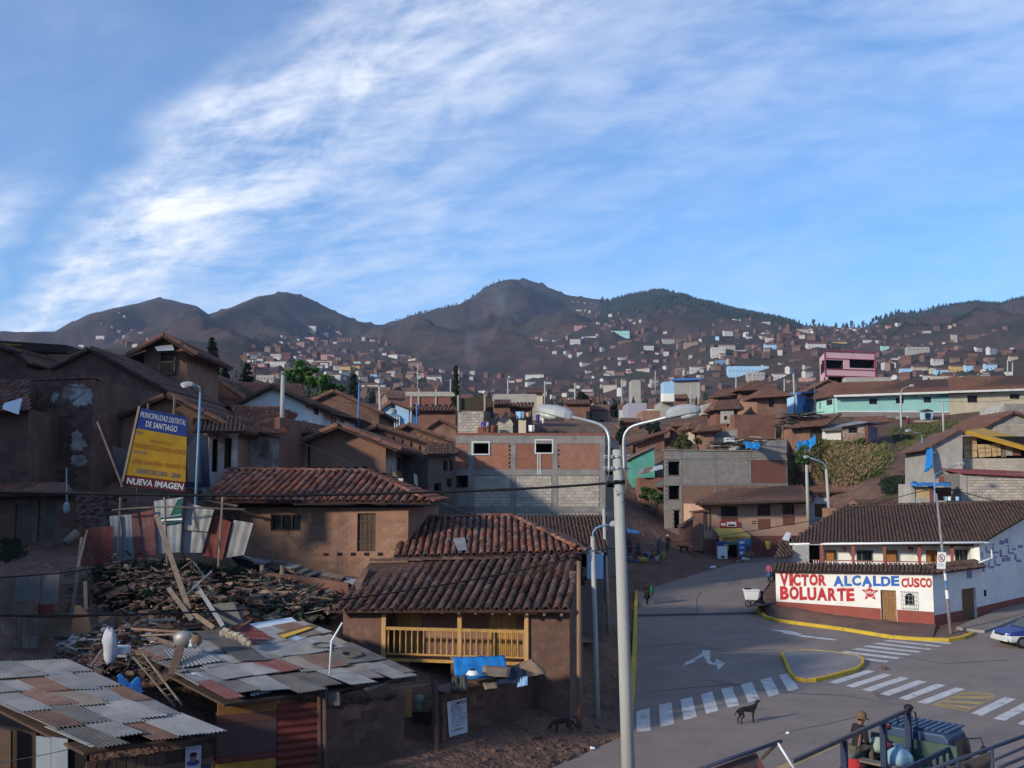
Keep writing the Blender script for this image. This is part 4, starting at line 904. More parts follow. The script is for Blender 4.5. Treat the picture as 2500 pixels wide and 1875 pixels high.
 def ztop(u):return float(np.interp(u,[a for a,_ in top],[b for _,b in top]))
 for u0,u1,zlo in((0,sdoor[0],-.3),(sdoor[0],sdoor[2],hz),(sdoor[2],26,-.3)):
  cut=[u0]+[a for a,_ in top if u0<a<u1]+[u1]
  for a,c in zip(cut,cut[1:]):m.prism([ws.P(a,zlo),ws.P(c,zlo),ws.P(c,ztop(c-.005)),ws.P(a,ztop(a+.006))],-ws.n*.35)
 m.build('side_wall',plaster,root);opening(ws,sdoor,'door',root,.3,wood_b)
 m=MB();f1=lambda px,py:ws.uz(px,py)
 dl=[(0,f1(2279,1503)[1]),(f1(2500,1461)[0],f1(2500,1461)[1]),(26,f1(2500,1461)[1]+.3)]
 for u0,u1 in((0,sdoor[0]-.02),(sdoor[2]+.02,26)):
  z_=[float(np.interp(u,[a for a,_ in dl],[b for _,b in dl]))for u in(u0,u1)];m.prism([ws.P(u0,-.3,.012),ws.P(u1,-.3,.012),ws.P(u1,z_[1],.012),ws.P(u0,z_[0],.012)],-ws.n*.03);m.build('red_base',dado,root);m=MB()
 tile_plane([ws.P(-.1,zB+.0,.30),ws.P(s1+.1,ws.uz(2394,1384)[1]+.05,.30),ws.P(s1+.1,ws.uz(2394,1384)[1]+.36,-.3),ws.P(-.1,zB+.36,-.3)],20,.42,root,tile_old,'pieces',limit=60)
 P1,P2=at(1974,1378,65.9),at(2394,1378,63.4);wu=Wall(P1.xy,P2.xy);zf=2.3;off=-1.3;ub=Wall((wu.A+wu.n*off).xy,(wu.B+wu.n*off).xy)
 ze=wu.uz(2100,1330)[1];ds=[(2013,1343,2041,1384),(2163,1343,2192,1384),(2261,1343,2289,1384)];wn=[(2091,1343,2132,1374),(2331,1341,2368,1376)]
 m=MB();rs=[ub.rect(x)for x in ds+wn];rs=[(a,zf if i<3 else b,c,d)for i,(a,b,c,d)in enumerate(rs)];wall_mesh(m,ub,zf-.6,ze+.3,rs,.16);m.build('upper_wall',plaster,root,fix=False)
 for x,r in zip(ds,rs):opening(ub,r,'door',root,.16,M('orange_door_wood',(.38,.17,.05),(.28,.12,.04),3,bump=.2,stretch=(4,4,.5)))
 for r in rs[3:]:opening(ub,r,'win3',root,.16,M('green_frame',(.16,.20,.15),(.12,.15,.12),3))
 for px in(2006,2083,2160,2245,2325):
  r=wu.rect((px-3.6,1330,px+3.6,1380));m=MB();wbox(m,wu,r[0],zf-.5,r[2],ze,-.16,.0);m.build('post',dado,root)
 m=MB();r=wu.rect((2371,1325,2394,1380));wbox(m,wu,r[0],zf-.5,r[2],ze,-1.3,.02);m.build('corner_pillar',plaster,root)
 m=MB();wbox(m,wu,.1,ze,wu.W-.02,ze+.14,-.2,.04);m.build('eave_beam',wood_d,root)
 hr=MB();z_h=wu.uz(2120,1371)[1];wbox(hr,wu,.2,z_h,r[0],z_h+.06,-.1,-.03);hr.build('handrail',dado,root)
 bal=MB();n=64
 for i in range(n):u=.3+(r[0]-.4)*i/n;wbox(bal,wu,u,zf-.1,u+.05,z_h,-.09,-.04)
 bal.build('balustrade',whitem,root,kind='stuff')
 m=MB();wbox(m,wu,.0,zf-.25,wu.W,zf-.08,-1.3,-.0);m.build('gallery_floor',wood_d,root)
 m=MB();r=wu.rect((1930,1330,1974,1378));m.prism([wu.P(r[0]-.1,zf-.6,.1),wu.P(.05,zf-.6,.1),wu.P(.05,ze,.1),wu.P(r[0]+.15,ze-.1,.1)],-wu.n*1.2);m.build('zinc_screen',zinc_a,root)
 m=MB();q_=wu.rect((1976,1336,2003,1378));wbox(m,wu,q_[0],zf-.3,q_[2],ze-.1,-1.29,-1.2);m.build('dark_doorway',dark,root)
 e=[at(1922,1326,66.5),at(2400,1322,62.7),at(2570,1222,70),at(2058,1237,73.8)]
 rf=tile_plane(e,52,.42,root,tile_old,'stuff');bl,br=e[3]*2-e[0],e[2]*2-e[1];bl.z,br.z=e[0].z,e[1].z
 tile_plane([br,bl,e[3],e[2]],40,.9,root,tile_old,'wave');tile_plane([bl,e[0],e[3]],20,.42,root,tile_old,'stuff');ridge_tiles(e[3],e[2],.14,rf,tile_old,.45)
 d_=(e[1]-e[0]).normalized();g0=e[0]+Vector((.1,-.12,-.06));g1=e[1]+Vector((-.02,-.12,-.06));MB().tube([g0,g1],.075,8).build('gutter',whitem,root,smooth=True)
 p1,p2,p3=g1+sd*1.1+Vector((0,0,-.03)),g1+sd*1.15+Vector((0,0,-1.0)),g1+Vector((-.35,.0,-1.22));MB().tube([g1,p1,p2,p3],.05,8).build('downpipe',whitem,root,smooth=True)
 tile_plane([at(1893,1362,65.3),at(1936,1355,65.3),at(1938,1322,67.6),at(1906,1318,67.6)],5,.42,root,tile_old,'pieces');q_=[at(1910,1318,67.7),at(1926,1321,66.5),at(1931,1302,67.5),at(1921,1300,68)];MB().prism(q_,(0,.1,.04)).build('zinc_flashing',zinc_b,root)
 for px in(2061,2226):
  p=wu.uz(px,1342);c=wu.P(p[0],p[1],-.5);m=MB();m.loft([[c+Vector((rr*math.cos(2*math.pi*j/8),rr*math.sin(2*math.pi*j/8),z))for j in range(8)]for z,rr in((-.16,.10),(.1,.2),(.12,.2))]);o=m.build('hanging_pot',M('dark_pot',(.10,.035,.03),(.07,.03,.025),3),None,label='dark hanging flower pot under the white house eave, '+('nearer the slogan end' if px<2100 else 'near the middle door'),cat='flower pot')
  MB().tube([c+Vector((0,0,.1)),up(c,ze)],.012,5).build('cord',blackm,o)
 marks=[(2406,1333,2410,1350),(2410,1345,2421,1350),(2421,1327,2428,1331),(2422,1332,2426,1352),(2426,1346,2438,1352),(2439,1318,2452,1330),(2452,1314,2462,1327),(2456,1331,2465,1335),(2440,1341,2446,1361),(2446,1356,2461,1361),(2460,1337,2464,1352),(2464,1347,2476,1353),(2395,1347,2400,1364),(2396,1374,2402,1378),(2397,1381,2404,1396),(2410,1364,2420,1369),(2412,1371,2416,1388),(2416,1382,2428,1388),(2425,1358,2434,1362),(2427,1364,2431,1380),(2431,1376,2444,1382),(2445,1362,2455,1372),(2456,1360,2467,1370),(2476,1352,2482,1368),(2480,1366,2494,1373),(2484,1330,2498,1338),(2470,1338,2480,1344)]
 pm=[M('violet_paint',(.22,.19,.32),(.30,.28,.38),3),M('plum_paint',(.30,.09,.17),(.34,.18,.25),3)]
 for i,q_ in enumerate(marks):
  r=ws.rect(q_);m=MB();k=(r[2]-r[0])*.12;m.prism([ws.P(r[0],r[1]+R.uniform(0,.06),.012),ws.P(r[2]-k,r[1],.012),ws.P(r[2],r[3]-R.uniform(0,.06),.012),ws.P(r[0]+k,r[3],.012)],-ws.n*.02);m.build('painted_mark',pm[1]if q_[3]-q_[1]<6 and i%2==0 else pm[0],root)
 r=ws.rect((2360,1394,2373,1412));m=MB();wbox(m,ws,r[0],r[1],r[2],r[3],-.01,.01);m.build('torn_poster',pm[0],root)
 r=ws.rect((2402,1440,2408,1456));m=MB();wbox(m,ws,r[0],r[1],r[2],r[3],-.05,.01);m.build('wall_slot',dark,root)
 return w,ws
WW,WS=white_house()
hi=[WW.P(-.3,.0,-.1)+Vector((0,0,.0)),WW.P(WW.W*.5,0,-.1),WW.P(WW.W+.1,0,-.1)]
strip('spoil_heap',[(1850,1478),(1860,1500),(1895,1514),(1945,1520),(2057,1535),(2180,1555),(2276,1561)],[WW.P(-1.5,.1,.6),WW.P(-.4,.2,.0),WW.P(1,.2,.0),WW.P(3,.1,.0),WW.P(5,.1,-.05),WW.P(7,.1,-.1),WW.P(WW.W+.1,.1,-.1)],dirt,'heap of dirt and rubble along the red base of the white house',[.7,.75,.66,.5,.36,.26,.2])
strip('spoil_corner',[(2276,1561),(2315,1563),(2345,1557),(2372,1549)],[WW.P(WW.W+.05,.05,-.1),WS.P(1.0,.05,-.1),WS.P(2.5,.1,-.1),WS.P(4.0,.12,-.1)],dirt,'bare dirt at the pavement corner below the pole',[.10,.10,.08,.04],n=10)
# ==== LEFT HILLSIDE
def roofs_simple(b,q_,ncol,mat=None,ln=.45,mode='stuff'):return tile_plane(q_,ncol,ln,b.root,mat or tilem,mode)
def wseg(b,k,j):return Wall(b.P[k].xy,b.P[j].xy)
b=bld('adobe_block_house','tall windowless brown adobe wall with peeling white plaster patches, left of the signboard',(73,50),(232,49),932,7.0,6,adobe,dv=(.75,9))
for k,pl in enumerate([[(156,945),(170,938),(205,938),(222,950),(226,985),(200,990),(180,988),(165,975),(152,968)],[(128,965),(143,955),(142,978),(126,978)],[(176,1058),(190,1050),(203,1075),(215,1090),(190,1100),(172,1095)],[(118,1050),(136,1044),(145,1070),(128,1090),(114,1080)],[(176,1115),(205,1108),(216,1130),(192,1140),(172,1132)]]):
 P=[b.wf.uz(*p)for p in pl];q_=[]
 for i in range(len(P)):
  a,c=P[i],P[(i+1)%len(P)]
  for t in np.arange(0,1,.125):q_.append((a[0]+(c[0]-a[0])*t+R.uniform(-.09,.09),a[1]+(c[1]-a[1])*t+R.uniform(-.09,.09)))
 MB().prism([b.wf.P(u,z,.018)for u,z in q_],-b.wf.n*.03).build('plaster_patch',plaster_old,b.root)
for k in range(26):
 u=b.wf.W*k/26;me=tile_mesh(tilem);c=b.wf.P(u+.12,b.zt+.03,-.1+R.uniform(-.06,.06));place('tile',me,frame(c,b.wf.U*1.0,-b.wf.n,Vector((0,0,1)))@Matrix.Rotation(R.uniform(-.3,.3),4,'Z')@Matrix.Diagonal((.2,.42,.2,1)),b.root)
courses(b.wf,(.4,8.0,b.wf.W-.1,b.zt-.2),.42,.19,'adobe_brick',MATS['adobe_brick_dark'],b.root,False,keep=.45,gap=.025,proud=.012,depth=.02)
m=MB();wbox(m,b.wf,0,7.0,.35,b.zt-.05,0,.16);m.build('wall_pier',adobe,b.root)
def gh(*a,**k):return gable(*a,**k)
g1=gable('gabled_adobe_house','dark adobe gable house with a low roof line behind the peeling wall',[(70,1190),(70,910),(140,898),(224,856),(318,908),(420,962),(470,1000),(470,1190)],58,9,adobe,[(2,3),(3,5)],ncol=16)
courses(Wall(g1.P[0].xy,g1.P[-1].xy),(.3,8.5,9.0,13.6),.44,.2,'adobe_brick',MATS['adobe_brick_dark'],g1.root,False,keep=.5,gap=.03,proud=.012,depth=.02)
g2=gable('tower_house','tall narrow adobe house with a lattice balcony window near the top left',[(352,1010),(352,858),(408,826),(456,856),(458,1010)],66,7,adobe_l,[(1,2),(2,3)],ncol=12,oh=.9)
w,r=onfront(65.9,388,858,430,914)
lat=MB();root=g2.root;wbox(lat,w,r[0],r[1],r[2],r[3],-.02,.0);lat.build('dark_opening',dark,root)
f=MB()
for q_ in((r[0],r[1],r[0]+.09,r[3]),(r[2]-.09,r[1],r[2],r[3]),(r[0],r[1],r[2],r[1]+.09),(r[0],r[3]-.09,r[2],r[3]),(r[0],(r[1]+r[3])/2+.02,r[2],(r[1]+r[3])/2+.12)):wbox(f,w,*q_,0,.09)
fo=f.build('window',wood,root)
for k in range(9):u=r[0]+.12+(r[2]-r[0]-.24)*k/8;m=MB();wbox(m,w,u-.025,r[1]+.09,u+.025,(r[1]+r[3])/2,.01,.06);m.build('lattice_slat',wood,fo)
m=MB();q_=[at(378,847,65.4),at(420,843,65.4),at(424,855,64.6),at(384,857,64.6)];m.prism(q_,(0,.05,.05));m.build('zinc_awning',zinc_b,root)
patch([(292,880),(352,862),(352,915),(318,915),(300,905)],66.8,2,'balcony_shade',M('teal_wall',(.045,.10,.11),(.03,.07,.08),2),root)
MB().prism([at(284,884,65),at(356,858,65),at(356,858,69),at(284,884,69)],(0,0,.12)).build('porch_roof',tile_far,root)
for k,(px,c)in enumerate(((306,whitem),(313,whitem),(322,bluep),(333,whitem),(338,tarp_d))):
 patch([(px,888),(px+6,886),(px+7,905+k),(px+1,907)],66.3,.04,'hanging_clothes',c,None,label=['white shirt hung leftmost on the tower house balcony','white cloth hung beside the leftmost shirt on the tower balcony','blue garment hung on the tower house balcony','small white garment hung on the tower balcony, right of the blue one','dark garment hung rightmost on the tower balcony'][k],cat='laundry',group='laundry on the tower house balcony')
b=bld('long_roof_house','adobe house with a long tile roof behind the gabled adobe house',(66,73),(360,73),897,13,6,adobe_r);tile_plane([at(58,897,72.4),at(365,897,72.4),at(350,868,76),at(64,866,76)],34,.5,b.root,tile_far,'stuff')
root=thing('concrete_shelter','unfinished flat concrete roof slab on short columns, top left corner','shelter',at(80,885,79));patch([(-60,828),(164,842),(164,862),(-60,846)],78,5,'roof_slab',wood_d,root)
for px in(24,146):patch([(px,850),(px+10,850),(px+10,900),(px,900)],79,.4,'column',conc_l,root)
patch([(0,837),(50,841),(50,845),(0,841)],77.9,.08,'orange_beam',M('orange_wood',(.42,.20,.05),(.35,.16,.04),3),root)
g3=gable('corner_roof_house','dark house end with a drooping tile roof at the left edge of the photo',[(-70,1000),(-70,850),(-10,846),(40,862),(66,885),(74,1000)],62,8,adobe,[(2,3),(3,4)],ncol=14)
b=bld('plastered_lean_to','low adobe building with light clay tiles and a torn white sheet at the left edge',(-90,46.2),(70,46.2),1000,6.0,5,adobe);rf=tile_plane([at(-90,1008,45.6),at(72,1000,45.6),at(70,930,48.8),at(-90,928,48.8)],15,.42,b.root,tilem,'pieces',limit=130)
MB().prism([at(10,985,45.4),at(54,972,45.5),at(45,1012,45.1),at(5,998,45.2)],(0,.03,.02)).build('torn_sheet',whitem,b.root)
g4=gable('roadside_house','adobe house with sagging roof right behind the blue and yellow signboard',[(286,1195),(286,1028),(415,970),(560,1046),(560,1200)],52,8,adobe_l,[(1,2),(2,3)],ncol=16,oh=.6)
courses(Wall(g4.P[0].xy,g4.P[-1].xy),(.3,8.0,5.5,11.0),.44,.2,'adobe_brick',adobe_brick,g4.root,False,keep=.5,gap=.03,proud=.012,depth=.02)
b=bld('white_door_wall','small whitewashed house front with two dark doors beside the pale blue lamp post',(512,50.8),(582,51.5),1046,7.2,4,plaster_old,[(518,1072,532,1152,'open'),(548,1070,566,1145,'open')])
g5=b;tile_plane([at(470,1052,49.8),at(600,1052,50.4),at(590,1018,53),at(470,1010,53)],12,.45,b.root,tile_old,'stuff')
patch([(452,1062),(506,1062),(512,1190),(448,1190)],48.6,.08,'tarpaulin_screen',tarp_d,None,label='dark blue tarpaulin screen hung behind the signboard',cat='tarpaulin')
b=bld('stained_wall_house','adobe house with stained white wall under clay tiles left of the tall concrete pole',(582,56),(682,56),1058,8.0,6,plaster_old,dv=(1.2,8));e=[at(586,1050,55.4),at(690,1058,55.4),at(678,996,60),at(564,994,60)];rf=tile_plane(e,17,.45,b.root,tilem,'pieces',limit=180)
tile_plane([e[1],at(722,1012,62),e[2]],12,.45,b.root,tilem,'stuff');m=MB();wbox(m,b.wr,.02,8,7.9,b.zt+.9,-.3,.02);m.build('side_wall',adobe_r,b.root);ridge_tiles(e[3],e[2],.13,rf,tilem,.45)
b=bld('narrow_house','narrow pale house with a small red roof between the concrete pole and the brown gable',(716,60),(755,60),1058,7.5,6,plaster_old,[(723,1072,732,1130,'door',wood_d),(752,1060,756,1130,'open')]);tile_plane([at(700,1062,59.4),at(772,1054,59.4),at(748,1030,62),at(708,1026,62)],8,.45,b.root,tilem,'stuff')
g6=gable('white_gable_house','white house with cream lit gable end and shaded side wall under a long brown roof',[(594,1060),(594,985),(666,948),(746,985),(746,1075)],72,20,plaster,[(1,2),(2,3)],dv=(.5,20),ncol=34,ln=.6,oh=.5)
wr=Wall(g6.P[3].xy,(g6.P[3]+g6.dv).xy)
for q_ in((766,991,776,1012),(808,1020,818,1046),(829,1025,838,1045)):opening(wr,wr.rect(q_),'win',g6.root,.1,wood_d,base=.1)
m=MB();q_=wr.rect((798,1006,872,1030));m.prism([at(796,1006,78),at(872,1022,95),at(872,1022,95)+Vector((.9,0,-.25)),at(796,1006,78)+Vector((.9,0,-.25))],(0,0,.12));m.build('porch_roof',tile_far,g6.root)
b=bld('tile_roof_house','house with a wide pale clay tile roof behind the white gable house',(575,80),(735,80),962,13,7,adobe_r);tile_plane([at(566,962,79.4),at(745,968,79.4),at(735,936,84),at(578,936,84)],24,.5,b.root,tile_far,'stuff')
b=bld('upper_roof_house','brown house with old tile roof between the conifers and the white gable',(470,76),(600,76),985,12,6,adobe);tile_plane([at(462,992,75.4),at(600,992,75.4),at(590,968,79),at(470,972,79)],18,.5,b.root,tile_far,'stuff')
gable('red_gable_house','reddish adobe gable below the small conifer group at the upper left',[(452,1000),(452,945),(506,914),(590,972),(590,1010)],78,7,adobe_r,[(1,2),(2,3)],ncol=12)
gable('dim_adobe_house','dark brown adobe house behind the roof of the white gable house',[(740,1060),(740,992),(815,958),(925,1010),(925,1060)],92,12,adobe,[(1,2),(2,3)],ncol=18)
b=bld('green_edge_roof_house','old brown roof below the green tree',(785,98),(895,98),985,13,7,adobe_r);tile_plane([at(780,986,97),at(880,992,97),at(862,966,102),at(790,958,102)],14,.5,b.root,tile_far,'stuff')
g7=gable('brown_gable_house','large plain brown adobe gable end with a cluttered porch on its right side',[(757,1190),(757,1078),(832,1046),(942,1090),(942,1240)],60,24,adobe_l,[(1,2),(2,3)],dv=(.8,24),ncol=34,ln=.6,oh=.9)
wr=Wall(g7.P[3].xy,(g7.P[3]+g7.dv).xy);rt=g7.root;zl=5.2
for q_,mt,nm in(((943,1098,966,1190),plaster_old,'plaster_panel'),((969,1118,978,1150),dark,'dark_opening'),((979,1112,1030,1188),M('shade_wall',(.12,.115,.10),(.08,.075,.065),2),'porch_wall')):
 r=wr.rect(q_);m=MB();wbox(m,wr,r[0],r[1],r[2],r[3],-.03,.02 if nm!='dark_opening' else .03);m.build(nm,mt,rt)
r=wr.rect((1030,1112,1046,1190));c=wr.P(r[0],0,0);m=MB();m.box((c.x+.65,c.y,(r[1]+r[3])/2),1.25,.08,r[3]-r[1]);m.build('blue_door_panel',bluep,rt)
m=MB();m.prism([wr.P(3,zl,.0),wr.P(22,zl,0),wr.P(22,zl,1.3),wr.P(3,zl,1.3)],(0,0,.14));m.build('porch_floor',wood_d,rt)
for k in range(4):u=5+k*4.5;m=MB();m.tube([wr.P(u,2.5,1.2),wr.P(u,10.1-.3,1.2)],.06,6);m.build('porch_post',wood_d,rt)
for k in range(3):m=MB();m.bar(wr.P(8,zl+.3+k*.33,1.24),wr.P(21,zl+.3+k*.33,1.24),.05,.12);m.build('porch_rail',wood,rt)
patch([(1010,1155),(1018,1160),(1020,1186),(1012,1186)],64.5,.03,'hanging_clothes',whitem,None,label='white cloth draped over the porch rail of the brown gable house',cat='laundry')
patch([(1027,1125),(1033,1123),(1034,1146),(1026,1148)],63.6,.03,'hanging_clothes',tarp_d,None,label='dark blue garment hung by the blue door panel',cat='laundry')
root=thing('crate_stack','dark crate with a pale bowl at the porch of the brown gable house','crate',at(965,1183,60));patch([(948,1166),(978,1166),(980,1180),(950,1180)],60.2,.8,'crate',wood_d,root);patch([(957,1154),(964,1152),(970,1166),(956,1166)],60.3,.5,'sack',card,root);patch([(972,1168),(984,1168),(982,1177),(974,1177)],59.9,.4,'bowl',plaster,root)
for k,(px,py,d,dx)in enumerate(((921,1044,76,185),(995,1040,90,130))):
 g=gable('stepped_roof_house',['brown adobe house with stepped mud brick eaves just behind the brown gable house','farther brown adobe house with stepped eaves, left of the brick building'][k],[(px-25,1200),(px-25,py+14),(px,py),(px+dx,py+62-k*12),(px+dx,1300)],d,14,adobe,[(1,2),(2,3)],ncol=18,oh=.5)
 for j in range(7):
  x0=px+22+j*(dx-35)/7;y0=py+12+(x0-px)*(62-k*12)/dx;patch([(x0,y0-4),(x0+dx*.085,y0-4+5),(x0+dx*.085,y0+14),(x0,y0+14)],d-.12,.14,'mud_step',adobe_l,g.root)
gable('tan_gable_house','tan adobe gable with pale edge just left of the brick building roof',[(1035,1090),(1035,1052),(1072,1028),(1114,1050),(1114,1090)],96,8,adobe_l,[(1,2),(2,3)],ncol=10)
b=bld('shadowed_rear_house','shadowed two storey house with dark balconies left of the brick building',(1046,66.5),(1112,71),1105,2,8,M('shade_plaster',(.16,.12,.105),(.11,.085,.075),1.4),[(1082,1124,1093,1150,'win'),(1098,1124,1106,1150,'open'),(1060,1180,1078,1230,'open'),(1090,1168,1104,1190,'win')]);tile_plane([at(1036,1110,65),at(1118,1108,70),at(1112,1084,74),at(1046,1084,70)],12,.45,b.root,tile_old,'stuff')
m=MB();wbox(m,b.wf,0,5.3,b.wf.W,5.5,0,1.0);m.build('balcony_slab',wood_d,b.root)
for k in range(5):m=MB();wbox(m,b.wf,.2+k*1.2,5.5,.28+k*1.2,6.3,.9,.98);m.build('balcony_post',wood_d,b.root)
b=bld('low_blue_store','low dark store below the brick building with pale wall end',(1000,60),(1112,66),1228,3,5,M('store_wall',(.085,.075,.075),(.06,.055,.055),1.2),[(1006,1232,1018,1262,'win')])
g8=gable('pale_blue_gable_house','pale blue gable house with a round hole and an arched gate',[(928,1060),(928,1004),(956,984),(998,1000),(998,1060)],112,9,skyp,[(1,2),(2,3)],ncol=10)
def disc_on(px,py,rp,d,th,name,mat,parent,n=20):return patch([(px+rp*math.cos(2*math.pi*k/n),py+rp*math.sin(2*math.pi*k/n))for k in range(n)],d,th,name,mat,parent)
disc_on(959,992.5,4,111.9,.15,'round_window',dark,g8.root)
patch([(940,1054)]+[(960-20*math.cos(t),1026-17*math.sin(t))for t in np.linspace(0,math.pi,13)]+[(980,1054)],111.8,.2,'arch',M('arch_blue',(.16,.26,.36),(.12,.2,.28),2),g8.root)
for k in range(6):patch([(944+k*6,1018),(945.5+k*6,1018),(945.5+k*6,1054),(944+k*6,1054)],111.6,.1,'gate_bar',whitem,g8.root)
patch([(955,998),(963,998),(962,1012),(956,1012)],111.8,.2,'lantern_niche',concrete,g8.root)
def signboard():
 P=[at(300,1185,41.0),at(452,1202,41.6),at(457,1019,41.8),at(342,995,41.2)];c=(P[0]+P[1])/2;root=thing('signboard','leaning blue, yellow and maroon municipal signboard on poles on the left slope','signboard',c)
 n=newell(P);n=n if n.y<0 else-n;a,b_,c_,d_=P
 def mixp(l,r):return[a+(d_-a)*l,b_+(c_-b_)*l,b_+(c_-b_)*r,a+(d_-a)*r]
 for l,r,mt,nm in((0,.135,signr,'maroon_band'),(.135,.735,signy,'yellow_panel'),(.735,1,signb,'blue_band')):MB().prism(mixp(l+.0008,r-.0008),-n*.05).build(nm,mt,root)
 MB().bar(a-(d_-a)*.02-Vector((.05,0,0)),d_+(d_-a)*.02-Vector((.05,0,0)),.08,.08).build('edge_strip',M('bare_wood_edge',(.45,.34,.20),(.36,.27,.16),3),root)
 def ln(s_,x0,x1,v0,v1,mt,bold=.0):
  L0=a+(d_-a)*v0;R0=b_+(c_-b_)*v0;O=L0+(R0-L0)*x0;E=L0+(R0-L0)*x1;L1=a+(d_-a)*v1;R1=b_+(c_-b_)*v1;T=L1+(R1-L1)*x0
  U=(E-O).normalized();V=(T-O);h=V.length;V.normalize();o=text(s_,'lettering',mt,O,U,V,(E-O).length,h,root,bold,.0)
  for v in o.data.vertices:v.co+=n*.012
 wl=M('sign_white_paint',(.62,.62,.62),(.5,.5,.5),3,bump=.05);og=M('sign_orange_paint',(.36,.10,.02),(.30,.085,.02),3,bump=.05);bl=M('sign_faded_blue',(.10,.11,.20),(.09,.09,.15),3,bump=.05)
 ln('NUEVA IMAGEN',.05,.96,.025,.105,wl,.03);ln('MUNICIPALIDAD DISTRITAL',.04,.97,.885,.955,wl);ln('DE SANTIAGO',.18,.80,.775,.850,wl,.012)
 ln('OBRA',.0+.02,.15,.665,.705,bl);ln('PROYECTO',.30,.70,.585,.625,og);ln('PAVIMENTACION MALAMPATA',.03,.99,.49,.555,og);ln('ALCALDE',.04,.27,.425,.465,bl);ln('JOSE  CARDEÑA  VELARDE  R.',.05,.98,.285,.36,og,.008);ln('GESTION 2003 - 2006',.17,.90,.175,.235,bl,.012)
 for px,y1 in((336,1225),(414,1222)):MB().tube([at(px,1010 if px>350 else 1060,42.0),at(px-1,y1,41.9)],.055,6).build('support_pole',wood,root)
 for p0,p1 in(((427,965),(424,1015)),((362,985),(361,1000))):MB().tube([at(*p0,42),at(*p1,42)],.045,6).build('support_pole',wood,root)
 MB().tube([at(238,1030,42.5),at(300,1190,40.8)],.05,6).build('prop_pole',wood,root)
signboard()
for k,pl in enumerate(([(274,1088),(310,1100),(330,1180),(290,1185)],[(455,1090),(486,1060),(492,1180),(458,1175)])):
 patch(pl,43.0,.05,'tarpaulin_screen',tarp_d,None,label=['dark blue tarpaulin hanging left of the signboard','dark blue tarpaulin hanging right of the signboard'][k],cat='tarpaulin')
b=bld('adobe_shed','low adobe shed with two worn wooden doors at the left edge',(-60,44),(190,43.6),1200,4.6,4.5,adobe,[(36,1232,80,1322,'door',wood),(92,1222,134,1322,'door',wood)]);tile_plane([at(-60,1206,43.2),at(178,1202,43.0),at(160,1180,46),at(-60,1178,46)],24,.42,b.root,tilem,'pieces',limit=110)
m=MB();m.tube([at(163,1225,42.8),at(162,1142,43)],.03,6);po=m.build('antenna_pole',galv,b.root);MB().ball(at(162,1240,42.8),(.16,.1,.28),8,6).build('hanging_bag',M('pale_plastic',(.33,.38,.36),(.27,.31,.3),3,rough=.4),None,smooth=True,label='pale plastic bag hanging at the corner of the adobe shed',cat='bag')
MB().prism([at(191,1208,42.8),at(207,1206,42.8),at(222,1224,42.6),at(200,1229,42.6)],(0,.03,.03)).build('loose_panel',plaster_old,None,label='small pale panel propped at the shed corner',cat='panel')
def fence(root,quads,d0):
 for q_,mt,dd in quads:
  P=[at(x*.27125,1150+y*.27125,d0+dd)for x,y in q_];n=newell(P);n=n if n.y<0 else-n;U=(P[1]-P[0]);k=max(4,int(U.length/.16));m=MB()
  def fn(u,v):return(P[0]*(1-u)+P[1]*u)*(1-v)+(P[3]*(1-u)+P[2]*u)*v+n*.008*math.sin(u*k*math.pi)
  m.grid(fn,k*3,2);m.build('zinc_sheet',mt,root,smooth=True)
zw=M('zinc_white_blue',(.30,.32,.34),(.23,.245,.26),1.6,rough=.6,metal=.2,bump=.15,stain=[(2,.58,.74,(.26,.10,.075),.7)])
zr_f=M('zinc_faded_red',(.20,.075,.07),(.155,.062,.058),1.4,rough=.8,bump=.15,stain=(2,.55,.72,(.26,.2,.18),.6))
root=thing('zinc_fence','patchwork fence of red, white and grey zinc sheets across the left slope','fence',at(390,1370,38.5))
fence(root,[([(770,515),(1025,495),(1005,825),(725,865)],redsheet,-.6),([(985,405),(1085,398),(1110,795),(1020,800)],zw,0),([(1085,398),(1180,390),(1205,790),(1110,795)],zw,.1),([(1185,390),(1385,345),(1405,765),(1210,810)],zr_f,.1),([(1385,270),(1650,235),(1620,730),(1430,745)],zw,.25),([(1690,285),(1925,350),(1870,545),(1650,530)],zinc_a,.4),([(1650,535),(1870,550),(1815,735),(1640,735)],zinc_a,.5),([(1925,390),(2080,460),(2000,800),(1820,760)],redsheet,.6),([(2105,440),(2280,470),(2195,755),(2030,780)],zinc_a,.7)],38.5)
tg=M('teal_stripe',(.02,.10,.09),(.015,.08,.07),3)
for q_,mt in(([(1600,255),(1650,240),(1640,380),(1530,400)],tg),([(1440,400),(1630,385),(1640,440),(1430,450)],plaster),([(1440,418),(1635,400),(1636,424),(1435,438)],tg),([(1450,470),(1640,440),(1640,456),(1452,487)],tg)):MB().prism([at(x*.27125,1150+y*.27125,38.66)for x,y in q_],(0,.01,0)).build('painted_stripe',mt,root)
for(x0,y0),(x1,y1)in(((1480,235),(1515,1040)),((2005,230),(1965,860)),((1085,240),(1050,1000))):MB().tube([at(x0*.27125,1150+y0*.27125,38.2),at(x1*.27125,1150+y1*.27125,37.8)],.045,6).build('fence_post',wood,root)
MB().tube([at(274,1245,38.1),at(340,1240,38.1),at(407,1237,38.1),at(600,1244,38.8)],.035,6).build('fence_rail',wood,root)
root=thing('lower_zinc_fence','patched grey sheet and plank fence at the left edge below the dirt ledge','fence',at(90,1580,33.5))
fence(root,[([(160,950),(360,930),(340,1180),(130,1150)],zinc_d,0),([(365,930),(535,900),(515,1195),(360,1180)],zinc_d,.1),([(130,1165),(335,1190),(330,1290),(110,1280)],zinc_r,-.2),([(0,970),(150,960),(100,1290),(0,1290)],zinc_r,.2),([(340,1195),(500,1200),(480,1290),(340,1290)],redsheet,.1)],34)
